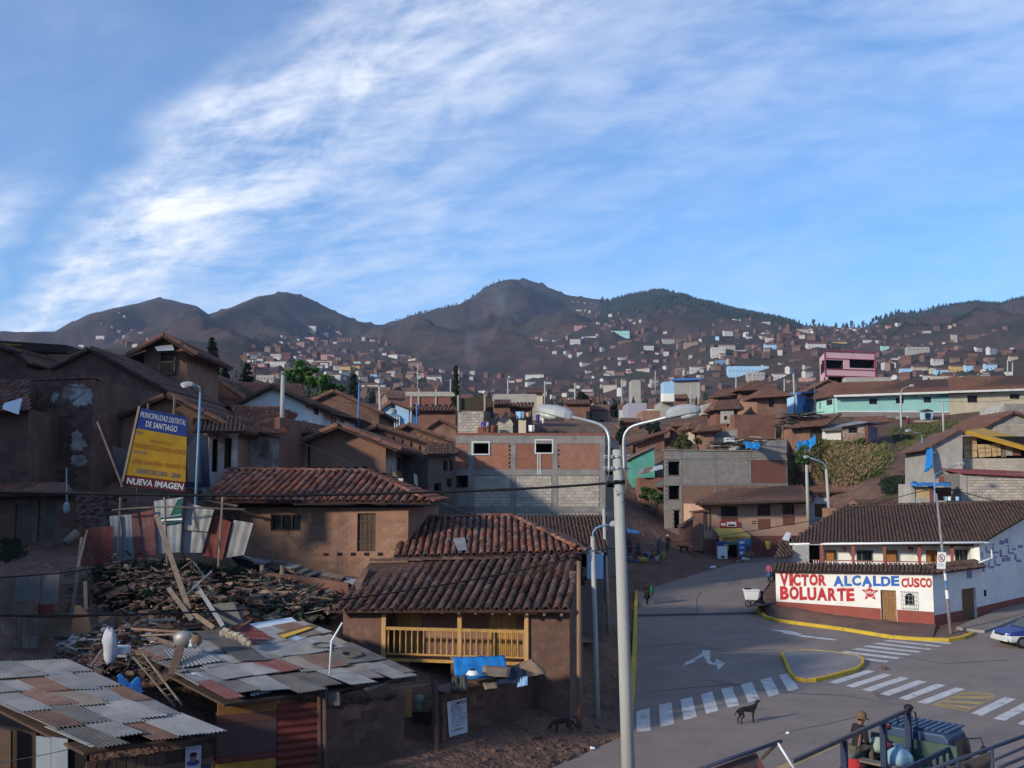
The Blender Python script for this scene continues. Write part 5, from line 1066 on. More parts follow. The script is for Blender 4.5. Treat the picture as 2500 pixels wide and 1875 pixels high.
for i in range(5):patch([(28+i*13,1511),(40+i*13,1511),(39+i*13,1551),(27+i*13,1551)],33.4,.04,'plank',wood,root)
for i in range(3):patch([(31+i*21,1555),(50+i*21,1553),(50+i*21,1582),(31+i*21,1583)],33.2,.04,'plank',wood,root)
for(x0,y0),(x1,y1),r_ in(((740,600),(600,1660),.075),((785,540),(705,870),.04)):MB().tube([at(x0*.27125,1150+y0*.27125,36.5),at(x1*.27125,1150+y1*.27125,34.5)],r_,7).build('fence_post',wood,root)
def board(x0,y0,d0,x1,y1,d1,w_,mt,label,name='timber',cat='timber',h=None):
 return MB().bar(at(x0,y0,d0),at(x1,y1,d1),w_,h or w_*.6,up=(.2,-1,.3)).build(name,mt,None,label=label,cat=cat,group='loose timbers on the rubbish bank')
for a in((382,1258,36.8,462,1490,33.4,.17,wood,'long thick beam leaning down from the zinc fence, largest of the loose timbers'),(412,1437,34.6,470,1515,32.6,.15,wood,'short thick beam beside the foot of the long leaning beam'),(469,1497,33,523,1534,32,.14,wood,'beam lying flat towards the rusty roof, below the thick beams'),(477,1424,35,545,1530,32.2,.13,zinc_a,'grey bent beam right of the long leaning beam'),(510,1432,35,520,1460,34.6,.12,wood,'short upright stump near the bent grey beam'),(452,1454,34,517,1394,35.2,.05,plaster_old,'thin pale lath crossing the bank diagonally'),(472,1372,36,503,1412,35.4,.035,plaster_old,'thin pale frame lath above the crossing lath'),(358,1553,31.5,430,1576,30.5,.12,wood,'pole lying just above the patched zinc roof'),(345,1552,31.4,432,1548,31,.05,wood,'thin pole above the patched zinc roof'),(320,1535,32,470,1545,31,.07,zinc_r,'rust red bar lying across the scrap heap'),(350,1515,32.4,430,1512,32,.09,tarp_d,'dark pipe lying across the top of the scrap heap'),(208,1420,34.2,210,1490,33.8,.11,wood,'stub post standing by the broad brown board'),(690,1440,40,790,1512,37,.16,wood_d,'upper dark plank lying on the bank above the shack roof'),(680,1452,39.5,770,1535,36.5,.13,wood_d,'lower dark plank lying on the bank above the shack roof'),(622,1392,40,690,1460,38.5,.05,wood,'thin stick leaning on the bank below the adobe house'),(640,1480,38,745,1520,36.5,.2,wood_d,'wide dark board half buried left of the balcony house')):board(*a)
patch([(183,1478),(196,1480),(215,1500),(232,1602),(163,1602)],33.0,.12,'broad_board',M('brown_board',(.20,.12,.075),(.15,.09,.06),1.4,bump=.3),None,label='broad brown board standing on the left bank between fence and scrap',cat='board')
patch([(520,1476),(570,1470),(592,1520),(540,1535)],33.4,.1,'grey_board',zinc_d,None,label='grey tilted board above the dark red zinc sheet',cat='board')
def scrap(name,label,n,cx,cy,sx,sy,d,mats,smin,smax):
 m=MB();
 for i in range(n):
  px,py=R.gauss(cx,sx),R.gauss(cy,sy);dd=d-(py-cy)*.02+R.uniform(-.6,.6);p=at(px,py,dd);z=gz(p.x,p.y);p.z=min(p.z,z+.7)if p.z>z else z+R.uniform(0,.35)
  m.cm=R.randrange(len(mats));a=R.uniform(0,math.pi);l=R.uniform(smin,smax);dv=Vector((math.cos(a),math.sin(a),R.uniform(-.5,.5)))
  k=R.random()
  if k<.5:m.bar(p-dv*l/2,p+dv*l/2,R.uniform(.02,.06),R.uniform(.02,.05))
  elif k<.8:m.box((0,0,0),l*R.uniform(.2,.9),l*R.uniform(.15,.6),R.uniform(.02,.08),mat=frame(p,*[Vector(c)for c in Matrix.Rotation(a,3,'Z')@Matrix.Rotation(R.uniform(-.8,.8),3,'X')]))
  else:m.ball(p,(l*.2,l*.16,l*.14),6,4,.03)
 return m.build(name,mats,None,kind='stuff',label=label,fix=False)
scrap('scrap_heap','tangled scrap and rubbish heap above the shack roofs',800,330,1510,75,28,32,[wood_d,plaster_old,dirt,tarp_d,dirt,M('teal_scrap',(.03,.14,.13),(.02,.1,.1),3),zinc_a,blackm,zinc_r,wood_d,blackm,rubble],.3,1.2)
scrap('bank_rubble','stones and rubbish on the bank under the zinc fence',700,400,1420,100,45,36,[rubble,dirt,wood_d,dirt,blackm,dirt,leaf_d,card],.1,.9)
scrap('yard_rubble','sticks and rubbish on the dark bank left of the balcony house',520,680,1450,70,35,38,[wood_d,rubble,blackm,zinc_d,dirt,dirt,leaf_d,card],.15,1.4)
m=MB()
for i in range(150):
 px,py=R.uniform(190,310),R.uniform(1205,1300);p=at(px,py,42.5-(py-1205)*.012);p.z=max(p.z,gz(p.x,p.y));m.ball(p,(R.uniform(.1,.22),R.uniform(.1,.2),R.uniform(.08,.16)),6,4,.03)
m.build('stone_pile',rubble,None,kind='stuff',label='pile of stones beside the adobe shed',fix=False)
MB().tube([at(188,1300,41),at(160,1326,40.6)],.17,12).build('clay_pipe',M('clay_pipe',(.26,.19,.15),(.2,.15,.12),3),None,smooth=True,label='short clay pipe lying below the adobe shed',cat='pipe')
root=thing('ruined_shed','collapsed shed of old planks and sheets against an adobe wall below the adobe house','shed',at(760,1520,39.5))
patch([(640,1400),(700,1404),(850,1424),(850,1530),(640,1530)],39.5,.5,'wall',adobe_r,root)
for i in range(12):
 t=i/11;x0,y0=565+250*t,1356+52*t+R.uniform(-4,4);MB().bar(at(x0,y0,41.5-t),at(x0+R.uniform(60,95),y0+R.uniform(12,22),40.6-t),R.uniform(.25,.55),.05,up=(0,-.3,1)).build('roof_board',R.choice([wood_d,zinc_r,zinc_d,wood,zinc_a]),root)
for px in(640,689):MB().tube([at(px,1380,39.8),at(px+2,1450,39.6)],.09,7).build('post',wood,root)
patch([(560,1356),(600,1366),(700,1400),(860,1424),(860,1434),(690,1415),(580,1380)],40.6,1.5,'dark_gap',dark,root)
# ---- two shacks with patched zinc roofs
def zinc_roof(root,C,rows,cols,mats,thick=.0,amp=.022,per=.085,jag=.06,skip=()):
 """corrugated sheets laid in overlapping rows; C = corners top-left, top-right, bottom-right, bottom-left; corrugations run from top to bottom"""
 TL,TR,BR,BL=C;n=newell([BL,BR,TR,TL]);n=n if n.z>0 else-n
 def P(u,v):return(TL*(1-u)+TR*u)*(1-v)+(BL*(1-u)+BR*u)*v
 for j in range(rows):
  v0,v1=j/rows,(j+1)/rows;off=R.uniform(0,.5)
  for i in range(-1,cols):
   u0,u1=(i+off)/cols,(i+1+off)/cols
   u0,u1=max(0,u0),min(1,u1+.02)
   if u1-u0<.02 or(i,j)in skip:continue
   va,vb=v0-R.uniform(.0,.05),v1+R.uniform(.01,.07);lift=.028*(rows-j)*0+R.uniform(.005,.05);W_=(P(u1,v1)-P(u0,v1)).length;k=max(3,int(W_/per));sk=R.uniform(-.02,.02);tl=R.uniform(-.05,.03)
   if j==rows-1:vb=v1+R.uniform(-.02,jag)
   va=max(va,-.01)
   m=MB()
   def fn(s_,t):
    u=u0+(u1-u0)*s_+sk*t;v=va+(vb-va)*t;return P(u,v)+n*(amp*math.sin(s_*k*2*math.pi)+lift+.045*t+tl*s_*t)
   m.grid(fn,k*4,3);o=m.build('roof_sheet',R.choice(mats),root,smooth=True)
zinc_t=M('zinc_sheet_tan',(.31,.265,.225),(.23,.195,.17),1.4,rough=.6,metal=.25,bump=.15,rnd=.12,stain=(2,.5,.7,(.20,.14,.11),.6))
def shack_left():
 C=[at(-190,1628,28.6),at(168,1611,29.2),at(530,1782,24.2),at(205,1824,22.6)];root=thing('patched_zinc_shack','shack under a patched grey zinc roof in the lower left corner','shack',at(300,1870,22))
 zinc_roof(root,C,5,5,[zinc_a]*6+[zinc_d]*2+[zinc_r,zinc_t])
 n=newell([C[3],C[2],C[1],C[0]]);MB().prism([p-Vector((0,0,.12))for p in(C[0],C[1],C[2],C[3])],(0,0,-.06)).build('roof_boards',wood_d,root)
 A,Bq=at(212,1840,23.0),at(520,1800,24.4);w=Wall(A.xy,Bq.xy)
 m=MB();m.prism([w.P(0,-1,-.1),w.P(w.W,-1,-.1),w.P(w.W,2.05,-.1),w.P(0,1.95,-.1)],-w.n*.1);m.build('wall',wood_d,root)
 k=13
 for i in range(k):
  u0,u1=w.W*i/k+.01,w.W*(i+1)/k-.01
  if 1.72<(u0+u1)/2<2.75:continue
  z1=R.uniform(1.98,2.06);m=MB();wbox(m,w,u0,-1,u1,z1,-.1,R.uniform(-.06,-.03));m.build('plank',R.choice([wood_d,M('brown_plank',(.13,.08,.055),(.095,.06,.045),3,bump=.3)]),root)
 r=w.rect((386,1838,448,1876));m=MB();wbox(m,w,1.75,-1,2.72,1.62,-.09,-.02);m.build('door',M('navy_door',(.04,.06,.085),(.03,.045,.065),2,bump=.1),root)
 m=MB();wbox(m,w,0,1.64,w.W,1.78,-.02,.02);m.build('crossbeam',M('brown_plank',(.13,.08,.055)),root)
 r=w.rect((452,1822,490,1880));p=thing('poster','pale poster with a face on the dark shack door at the bottom left','poster',w.P(r[0],0,0));m=MB();wbox(m,w,r[0],r[1]-.3,r[2],r[3],-.015,.03);m.build('paper',M('poster_paper',(.42,.43,.50),(.34,.35,.42),4,bump=0),p)
 cu,cz=(r[0]+r[2])/2,(r[1]+r[3])/2+.02;sc_=(r[2]-r[0])
 def ell(u,z,a,b_,off,mt,nm):MB().prism([w.P(u+a*math.cos(t),z+b_*math.sin(t),off)for t in np.linspace(0,2*math.pi,17)[:-1]],-w.n*.003).build(nm,mt,p)
 ell(cu,cz-.33*sc_,.42*sc_,.20*sc_,.034,inkn,'printed_shoulders');ell(cu,cz,.21*sc_,.28*sc_,.040,skin,'printed_face');ell(cu,cz+.2*sc_,.24*sc_,.14*sc_,.046,hair,'printed_hair')
 text('ELECCIONES','lettering',inkn,w.P(r[0]+.02,r[3]-.06,0),w.U,Vector((0,0,1)),sc_*.85,.035,p,0,.036)
 for x0,x1 in((88,124),(125,165)):patch([(x0,1797+(x0-88)*.06),(x1,1800+(x1-88)*.06),(x1,1900),(x0,1900)],23.2,.04,'sheet_door',M('pale_sheet',(.31,.34,.37),(.25,.275,.30),2,rough=.6,bump=.1),root)
 patch([(-40,1770),(88,1790),(88,1930),(-40,1930)],24.6,.2,'side_wall',wood_d,root);patch([(165,1806),(212,1820),(212,1930),(165,1930)],23.3,.15,'side_wall',dark,root)
 patch([(0,1778),(26,1785),(26,1900),(0,1900)],24.3,.1,'wall_board',M('brown_plank',(.13,.08,.055)),root)
 for i,(px,py)in enumerate(((300,1700),(352,1722),(236,1672),(395,1770),(262,1790),(150,1700))):
  pass
shack_left()
def shack_mid():
 C=[at(322,1590,30.4),at(742,1518,34.4),at(1016,1644,29.8),at(548,1706,26.2)];root=thing('rusty_zinc_shack','shack with a patchwork roof of grey, red and white zinc sheets and weights on top','shack',at(760,1860,27))
 zinc_roof(root,C,4,8,[zinc_a]*4+[zinc_d]*5+[zinc_r,zr_f,zinc_t],jag=.09)
 MB().prism([p-Vector((0,0,.14))for p in C],(0,0,-.06)).build('roof_boards',wood_d,root);n=newell([C[3],C[2],C[1],C[0]])
 def sheet_at(px,d,mt,nm,lift=.12):
  P=[]
  for x,y in px:
   r_=ray(x,y);o=Vector((0,0,H));t=(C[0]+n*lift-o).dot(n)/r_.dot(n);P.append(o+r_*t)
  k=max(4,int((P[1]-P[0]).length/.09));m=MB()
  m.grid(lambda u,v:(P[0]*(1-u)+P[1]*u)*(1-v)+(P[3]*(1-u)+P[2]*u)*v+n*.02*math.sin(u*k*2*math.pi),k*4,3);return m.build(nm,mt,root,smooth=True)
 Z=lambda pts:[(400+x*.27125,1425+y*.27125)for x,y in pts]
 sheet_at(Z([(1150,305),(1235,370),(945,470),(770,365)]),0,whitem,'white_sheet');sheet_at(Z([(930,500),(1060,460),(1150,525),(1030,570)]),0,whitem,'white_sheet');sheet_at(Z([(1380,405),(1455,415),(1200,515),(1110,490)]),0,whitem,'white_sheet',.16)
 sheet_at(Z([(590,400),(765,362),(1000,490),(800,550)]),0,redsheet,'red_sheet',.15);sheet_at(Z([(1010,450),(1320,365),(1400,380),(1080,490)]),0,M('brown_plank',(.13,.08,.055)),'brown_board',.2);sheet_at(Z([(1040,465),(1310,388),(1340,398),(1085,488)]),0,M('yellow_board',(.55,.34,.05),(.45,.28,.05),3,bump=.1),'yellow_board',.23)
 sheet_at(Z([(480,800),(760,770),(930,940),(740,950)]),0,M('dark_felt',(.05,.042,.05),(.04,.035,.04),2,bump=.3),'dark_felt',.11);sheet_at(Z([(160,775),(250,758),(420,860),(350,875)]),0,whitem,'white_sheet',.1);sheet_at(Z([(280,430),(520,405),(940,690),(680,695)]),0,zinc_d,'dark_sheet',.18);sheet_at(Z([(0,590),(300,575),(540,690),(140,760)]),0,zinc_a,'grey_sheet',.17)
 sheet_at(Z([(780,985),(900,945),(970,975),(780,1012)]),0,whitem,'white_sheet',.08)
 for k,(x,y,rr)in enumerate(((1690,640,75),(1430,560,72))):
  c=Z([(x,y)])[0];r_=ray(*c);o=Vector((0,0,H));t=(C[0]+n*.16-o).dot(n)/r_.dot(n);c=o+r_*t;ax=(C[2]-C[3]).normalized();ay=n.cross(ax);q_=.30
  MB().tube([c+ax*q_*math.cos(a)+ay*q_*math.sin(a)for a in np.linspace(0,2*math.pi,17)],.05,6,cap=False).build('old_tyre',M('dusty_rubber',(.12,.10,.08),(.08,.07,.06),4),None,smooth=True,label=['dusty old tyre lying nearer the right edge of the rusty zinc roof','old tyre lying left of the thin white mast on the zinc roof'][k],cat='tyre',group='tyres weighing down the zinc roof')
 b0=Z([(1490,830)])[0];r_=ray(*b0);o=Vector((0,0,H));t=(C[0]+n*.1-o).dot(n)/r_.dot(n);c=o+r_*t;MB().tube([c,c+Vector((.04,0,.95)),c+Vector((.32,.1,1.45))],.03,6).build('bent_mast',whitem,None,smooth=True,label='thin bent white mast standing on the rusty zinc roof',cat='mast')
 MB().bar(at(440,1578,29.5),at(420,1648,28.2),.24,.06,up=(0,-.4,1)).build('roof_plank',M('brown_plank',(.13,.08,.055)),None,label='wide brown plank lying across the left end of the rusty zinc roof',cat='plank')
 for k,(px,py,s_,mt,lab)in enumerate(((449,1560,.32,zinc_a,'grey sack on the upper left corner of the rusty roof'),(468,1568,.2,whitem,'white sheet of paper on the upper left corner of the rusty roof'),(475,1563,.22,card,'small cardboard box on the upper left corner of the rusty roof'))):
  MB().ball(at(px,py,29.7),(s_,s_*.6,s_*.9),8,5,.03).build('bundle',mt,None,label=lab,cat='bundle',smooth=True)
 m=MB()
 for i in range(40):
  px=R.uniform(540,610);py=1540+(px-540)*.42+R.uniform(-6,6);m.ball(at(px,py,31.2-(px-540)*.012),R.uniform(.06,.12),6,4,.02)
 m.build('roof_stones',M('pale_stone',(.36,.31,.24),(.27,.23,.18),4),None,kind='stuff',label='row of pale stones along the upper edge of the dark red sheet',fix=False)
 A,Bq=at(531,1712,26.6),at(792,1690,27.8);w=Wall(A.xy,Bq.xy);m=MB();m.prism([w.P(0,-1,-.1),w.P(w.W,-1,-.1),w.P(w.W,2.4,-.1),w.P(0,2.3,-.1)],-w.n*.1);m.build('wall',wood_d,root)
 ob=M('orange_board',(.27,.125,.035),(.20,.095,.035),1.6,bump=.2,stain=(2,.5,.7,(.10,.06,.045),.7));um=w.uz(678,1760)[0];zt=[w.uz(600,y)[1]for y in(1709,1742,1763,1772,1842,1858,1890)]
 for z1,z0,mt in((zt[0]+.05,zt[1],ob),(zt[1]-.01,zt[2],M('red_brown_board',(.16,.065,.05),(.12,.05,.04),2)),(zt[2]-.01,zt[4],M('mauve_board',(.105,.065,.06),(.085,.055,.05),1.5)),(zt[4]-.01,zt[5],redsheet),(zt[5]-.01,-1,M('yellow_base',(.42,.24,.03),(.33,.19,.03),2,stain=(3,.5,.7,(.2,.13,.05),.6)))):
  m=MB();wbox(m,w,.02,z0,um-.02,z1,-.1,-.03+R.uniform(0,.02));m.build('board',mt,root)
 m=MB();u1=w.uz(790,1760)[0];k=40
 m.grid(lambda u,v:w.P(um+(u1-um)*u,-1+3.4*v,-.02+.02*math.sin(v*34*math.pi)),2,120);m.build('red_corrugated_door',M('red_shutter',(.155,.032,.022),(.12,.028,.022),1.2,rough=.7,bump=.2),root,smooth=True)
 m=MB();m.tube([at(793,1675,27.6),at(795,1900,27)],.06,7);m.build('post',wood_d,root);m=MB();m.tube([at(780,1690,27.7),at(782,1900,27)],.06,7);m.build('post',wood_d,root)
 A,Bq=at(797,1700,27.9),at(988,1690,29.6);w2=Wall(A.xy,Bq.xy);b2=thing('mud_wall','dark adobe wall between the red door and the yard gate','wall',w2.P(0,0));m=MB();k=10
 m.prism([w2.P(0,-1),w2.P(w2.W,-1)]+[w2.P(w2.W*(1-i/k),2.12+.07*math.sin(i*2.1)-.0*i)for i in range(k+1)],-w2.n*.4);m.build('wall',adobe,b2);courses(w2,(.1,.1,w2.W-.1,1.95),.4,.18,'adobe_brick',MATS['adobe_brick_dark'],b2,True,limit=90,keep=.45,gap=.02,proud=.006)
 for(px,py,px2,py2)in((812,1700,900,1672),(850,1690,930,1668),(890,1685,985,1650)):MB().bar(at(px,py,28.6),at(px2,py2,29.8),.16,.05,up=(0,0,1)).build('eave_plank',wood,root)
 patch([(800,1692),(828,1690),(830,1722),(802,1724)],27.6,.05,'dark_flap',zinc_d,root)
shack_mid()
root=thing('ladder','wooden ladder leaning between the two shack roofs','ladder',at(400,1722,27));a0,a1,c0,c1=at(326,1605,29.6),at(427,1725,27.2),at(348,1595,29.7),at(445,1722,27.3)
for p,q_ in((a0,a1),(c0,c1)):MB().tube([p,q_],.03,6).build('rail',wood,root)
for k in range(9):t=(k+.6)/9.6;MB().tube([a0+(a1-a0)*t,c0+(c1-c0)*t],.02,5).build('rung',wood,root)
MB().ball(at(268,1578,30.2),(.22,.16,.55),9,8,.05).build('white_sack',M('grey_white_plastic',(.46,.47,.52),(.38,.39,.44),3,bump=.3),None,smooth=True,label='grey white plastic sack slumped at the edge of the left shack roof',cat='sack')
root=thing('polystyrene_box','white foam box behind the grey white sack by the shacks','box',at(294,1596,30.5));MB().box(at(294,1586,30.6),.50,.3,.22,rz=-.3).build('box',whitem,root,bevel=.01);MB().box(at(294,1579,30.6),.54,.34,.05,rz=-.3).build('lid',whitem,root,bevel=.01)
MB().bar(at(221,1628,28.8),at(249,1588,29.6),.08,.05).build('stake',wood,None,label='short wooden stake leaning beside the grey white sack',cat='stake')
m=MB();m.grid(lambda u,v:at(284+60*u+8*v,1652+34*v+10*u,28.5-v*1.0)+Vector((0,0,.1*math.sin(u*9+v*5))),14,8);m.build('blue_tarpaulin',tarp,None,smooth=True,label='crumpled blue tarpaulin between the two shack roofs',cat='tarpaulin')
root=None
def tarp_patch(pts,dd,label,mt,cat='tarpaulin',name='tarpaulin',amp=.07,nu=16,nv=10,thick=.012):
 P=[at(x,y,d)for(x,y),d in zip(pts,dd)];m=MB()
 def fn(u,v):
  p=(P[0]*(1-u)+P[1]*u)*(1-v)+(P[3]*(1-u)+P[2]*u)*v;k=mnoise.noise(p*2.6)*amp+mnoise.noise(Vector((u*7,v*1.5,3)))*amp;return p+Vector((0,-.3*k,k))
 m.grid(fn,nu,nv);o=m.build(name,mt,None,smooth=True,label=label,cat=cat,fix=False);s_=o.modifiers.new('s','SOLIDIFY');s_.thickness=thick;return o
tarp_patch([(1105,1606),(1232,1600),(1240,1648),(1112,1662)],(32.6,32.9,31.9,31.2),'bright blue tarpaulin spread over the yard wall below the balcony',tarp)
tarp_patch([(1180,1625),(1248,1628),(1242,1655),(1176,1648)],(32.0,32.3,31.6,31.3),'flat cardboard sheet lying on the blue tarpaulin',card,'cardboard','cardboard_sheet',.02,6,4)
tarp_patch([(1240,1625),(1285,1640),(1290,1672),(1200,1668)],(32.5,32.4,31.7,31.3),'dark blue cloth bundle at the right end of the tarpaulin heap',tarp_d,'cloth','dark_cloth')
tarp_patch([(1248,1625),(1300,1610),(1335,1645),(1285,1652)],(32.9,33.2,32.7,32.3),'brown cardboard piece right of the blue tarpaulin',card,'cardboard','cardboard_sheet',.04,6,4)
tarp_patch([(1268,1655),(1288,1650),(1288,1672),(1262,1676)],(32.0,32.1,31.6,31.4),'pale blue plastic bag hanging off the yard wall',skyp,'bag','plastic_bag',.05,8,6)
tarp_patch([(1098,1603),(1180,1606),(1186,1614),(1102,1612)],(32.9,33.0,32.6,32.5),'long cardboard strip along the top of the blue tarpaulin',card,'cardboard','cardboard_sheet',.02,6,3)
tarp_patch([(1178,1668),(1212,1666),(1216,1680),(1184,1684)],(31.2,31.3,30.9,30.8),'small cardboard scrap hanging over the notice board wall',card,'cardboard','cardboard_sheet',.02,5,3)
c=at(1154,1647,31.2);root=thing('white_basin','white basin lying upside down on the blue tarpaulin','basin',c);MB().loft([[c+Vector((r_*math.cos(2*math.pi*j/14),r_*math.sin(2*math.pi*j/14),z))for j in range(14)]for r_,z in((.21,0),(.19,.03),(.13,.12),(.10,.13))]).build('bowl',whitem,root,smooth=True);MB().ball(c+Vector((0,0,.14)),(.1,.1,.04),10,5).build('dark_rag',tarp_d,root,smooth=True)
for k,px in enumerate((1103,1122)):tarp_patch([(px,1660),(px+18,1652),(px+20,1690),(px-6,1694)],(31.0,31.1,30.6,30.5),['grey green sack left of the pair under the blue tarpaulin','grey green sack right of the pair under the blue tarpaulin'][k],M('olive_sack',(.085,.085,.065),(.06,.06,.05),3),'sack','sack',.06,8,8,.15)
MB().tube([at(1059,1658,30.6),at(1063,1700,30.5),at(1068,1875,30)],.09,8).build('gate_post',wood_d,None,label='dark wooden gate post left of the white notice',cat='post')
root=thing('yard_gate','ochre plank door in the dark yard entrance','door',at(995,1755,31))
for k in range(4):patch([(982+k*6,1684),(987.5+k*6,1684),(987.5+k*6,1750),(982+k*6,1750)],31,.05,'plank',wood_y,root)
c=at(1024,1728,31.4);root=thing('barrel','pale green barrel standing in the yard entrance','barrel',c);MB().loft([[c+Vector((r_*math.cos(2*math.pi*j/14),r_*math.sin(2*math.pi*j/14),z))for j in range(14)]for r_,z in((.13,-.05),(.14,0),(.14,.2),(.15,.21),(.14,.23),(.14,.36))]).build('body',M('barrel_green',(.20,.27,.21),(.16,.22,.17),3),root,smooth=True)
patch([(1006,1738),(1048,1738),(1050,1800),(1004,1800)],31.8,.9,'crate',wood_d,None,label='dark wooden crate under the pale green barrel',cat='crate')
m=MB();m.tube([at(955,1682,28.9),at(1060,1670,30.8)],.04,6);m.build('gate_beam',wood,None,label='thin pole across the yard entrance',cat='pole')
# ==== RIGHT SIDE
def shop():
 b=bld('corner_shop','salmon two storey corner shop with a yellow EMPORIO awning and a hipped tile roof',(1717,100),(1972,103),1231,.4,8,salmon,[(1760,1236,1801,1261,'win3'),(1849,1232,1881,1259,'win2'),(1910,1229,1939,1256,'win3'),(1777,1317,1801,1364,'open')],sideL=[])
 w=b.wf;m=MB();r=w.rect((1717,1325,1777,1366));wbox(m,w,.0,.3,r[2]-.05,w.rect((1720,1316,1730,1320))[3],-.02,.015);m.build('rose_base',brickred,b.root)
 m=MB();z1=w.uz(1880,1308)[1];u0=w.rect((1802,1320,1810,1330))[0];wbox(m,w,u0+.05,.3,w.W,z1,-.02,.015);m.build('rose_base',brickred,b.root)
 for q_ in((1850,1267,1881,1291),(1911,1260,1940,1282),(1760,1263,1802,1273)):r=w.rect(q_);m=MB();wbox(m,w,r[0],r[1],r[2],r[3],-.02,.012);m.build('brown_panel',brickred,b.root)
 for px in(1722,1731):r=w.rect((px,1240,px+5,1295));m=MB();wbox(m,w,r[0],r[1],r[2],r[3],-.04,.02);m.build('narrow_shutter',wood_b,b.root)
 r=w.rect((1741,1289,1808,1314));D=1.5;root=thing('awning','yellow fabric awning lettered EMPORIO over the shop door','awning',w.P(r[0],r[1],0));a0,a1=w.P(r[0],r[3],.03),w.P(r[2],r[3],.03);zf=r[1]+.30;f0,f1=w.P(r[0]-.1,zf,D),w.P(r[2]+.25,zf,D);ya=M('awning_yellow',(.58,.44,.13),(.50,.38,.12),3,bump=.1)
 m=MB();m.prism([a0,a1,f1,f0],(0,0,-.03));m.build('canopy',ya,root)
 dn=Vector((0,0,-.55));m=MB();m.prism([f0,f1,f1+dn,f0+dn],w.n*.02);m.build('valance',ya,root);m=MB();m.prism([f0+dn,f1+dn,f1+dn*1.55,f0+dn*1.55],w.n*.02);m.build('green_trim',M('awning_green',(.08,.20,.14),(.06,.16,.11),3),root);m=MB();m.prism([a1,f1,f1+dn,a1+dn],w.U*.02);m.build('side_flap',M('awning_side',(.36,.22,.15),(.3,.18,.12),3),root)
 text('EMPORIO','lettering',M('awning_letter',(.42,.12,.02),(.36,.1,.02),3),f0+dn*.82+w.U*.35+w.n*.02,w.U,Vector((0,0,1)),(f1-f0).length*.70,.36,root,.02,.03)
 r=w.rect((1756,1273,1801,1287));root=thing('shop_sign','red and white lightbox sign above the shop awning','sign',w.P(r[0],r[1],0));m=MB();wbox(m,w,r[0],r[1],r[2],r[3],.05,.2);m.build('box',redp,root);r=w.rect((1772,1274,1795,1285));m=MB();wbox(m,w,r[0],r[1],r[2],r[3],.2,.21);m.build('white_panel',whitem,root);r2=w.rect((1775,1280,1792,1284));m=MB();wbox(m,w,r2[0],r2[1],r2[2],r2[3],.21,.215);m.build('printed_line',inkb,root);r2=w.rect((1758,1277,1769,1283));m=MB();wbox(m,w,r2[0],r2[1],r2[2],r2[3],.2,.208);m.build('printed_patch',whitem,root)
 for q_ in((1835,1272,1847,1274),(1835,1277,1847,1279)):r=w.rect(q_);m=MB();wbox(m,w,r[0],r[1],r[2],r[3],.0,.02);m.build('dark_plate',inkb,b.root)
 r=w.rect((1823,1232,1839,1243));m=MB();wbox(m,w,r[0],r[1],r[2],r[3],0,.012);m.build('faded_blue_mark',M('faded_teal',(.22,.30,.32),(.30,.27,.25),6),b.root)
 e=[at(1698,1230,98.4),at(1976,1222,101.4),at(1953,1184,107),at(1800,1188,107)];tile_plane(e,34,.5,b.root,tile_dark,'stuff');bk=at(1705,1226,112);bk.z=e[0].z;tile_plane([bk,e[0],e[3]],16,.5,b.root,tile_dark,'stuff');b2=at(1990,1222,112);b2.z=e[1].z;tile_plane([e[1],b2,e[2]],16,.5,b.root,tile_dark,'stuff');tile_plane([b2,bk,e[3],e[2]],20,1,b.root,tile_dark,'wave')
 MB().bar(at(1698,1231,98.2),at(1976,1223,101.2),.14,.2).build('eave_board',wood_d,b.root)
 def std(px,py):p=at(px,py,98.6);return Vector((p.x,p.y,gz(p.x,p.y)))
 c=at(1763,1364,98.2);root=thing('freezer','white chest freezer standing beside the dark shop door','freezer',c);MB().box(c+Vector((0,0,.55)),.9,.7,1.1).build('body',whitem,root,bevel=.03);MB().box(c+Vector((0,0,1.13)),.94,.74,.08).build('lid',whitem,root,bevel=.02);MB().box(c+Vector((0,-.36,.2)),.3,.04,.2).build('vent',inkb,root)
 c=at(1764,1337,98.6);root=thing('display_shelf','dark shelf with goods above the white freezer','shelf',c);MB().box(c+Vector((-.1,0,.35)),1.1,.4,.5).build('case',inkn,root);MB().box(c+Vector((.3,-.05,.1)),.5,.4,.5).build('carton',card,root)
 c=at(1811,1352,98.2);root=thing('drinks_rack','blue and white drinks rack right of the shop door','rack',c);MB().box(c+Vector((0,0,.55)),.55,.4,1.7).build('frame',bluep,root)
 for k in range(3):MB().box(c+Vector((0,-.22,.1+k*.5)),.48,.06,.26).build('bottle_row',whitem if k!=1 else skyp,root)
 c=at(1826,1344,97.6);root=thing('blue_chair','light blue chair with its back to the street at the shop wall','chair',c);MB().box(c+Vector((0,0,.45)),.5,.5,.06).build('seat',M('light_blue_plastic',(.05,.22,.40),(.04,.18,.34),3,rough=.4),root);MB().box(c+Vector((0,-.22,.85)),.5,.05,.6).build('backrest',MATS['light_blue_plastic'],root)
 for sx in(-.2,.2):
  for sy in(-.2,.2):MB().bar(c+Vector((sx,sy,-.1)),c+Vector((sx,sy,.44)),.05).build('leg',MATS['light_blue_plastic'],root)
 c=at(1828,1366,96.8);root=thing('handcart','low wooden handcart with sacks in front of the shop','cart',c);MB().box(c+Vector((0,0,.5)),.9,.6,.35).build('load',wood,root);MB().box(c+Vector((.1,-.1,.26)),1.1,.7,.06).build('bed',wood_d,root);MB().ball(c+Vector((-.3,-.2,.08)),(.45,.2,.18),8,5,.03).build('pale_sack',plaster,root,smooth=True)
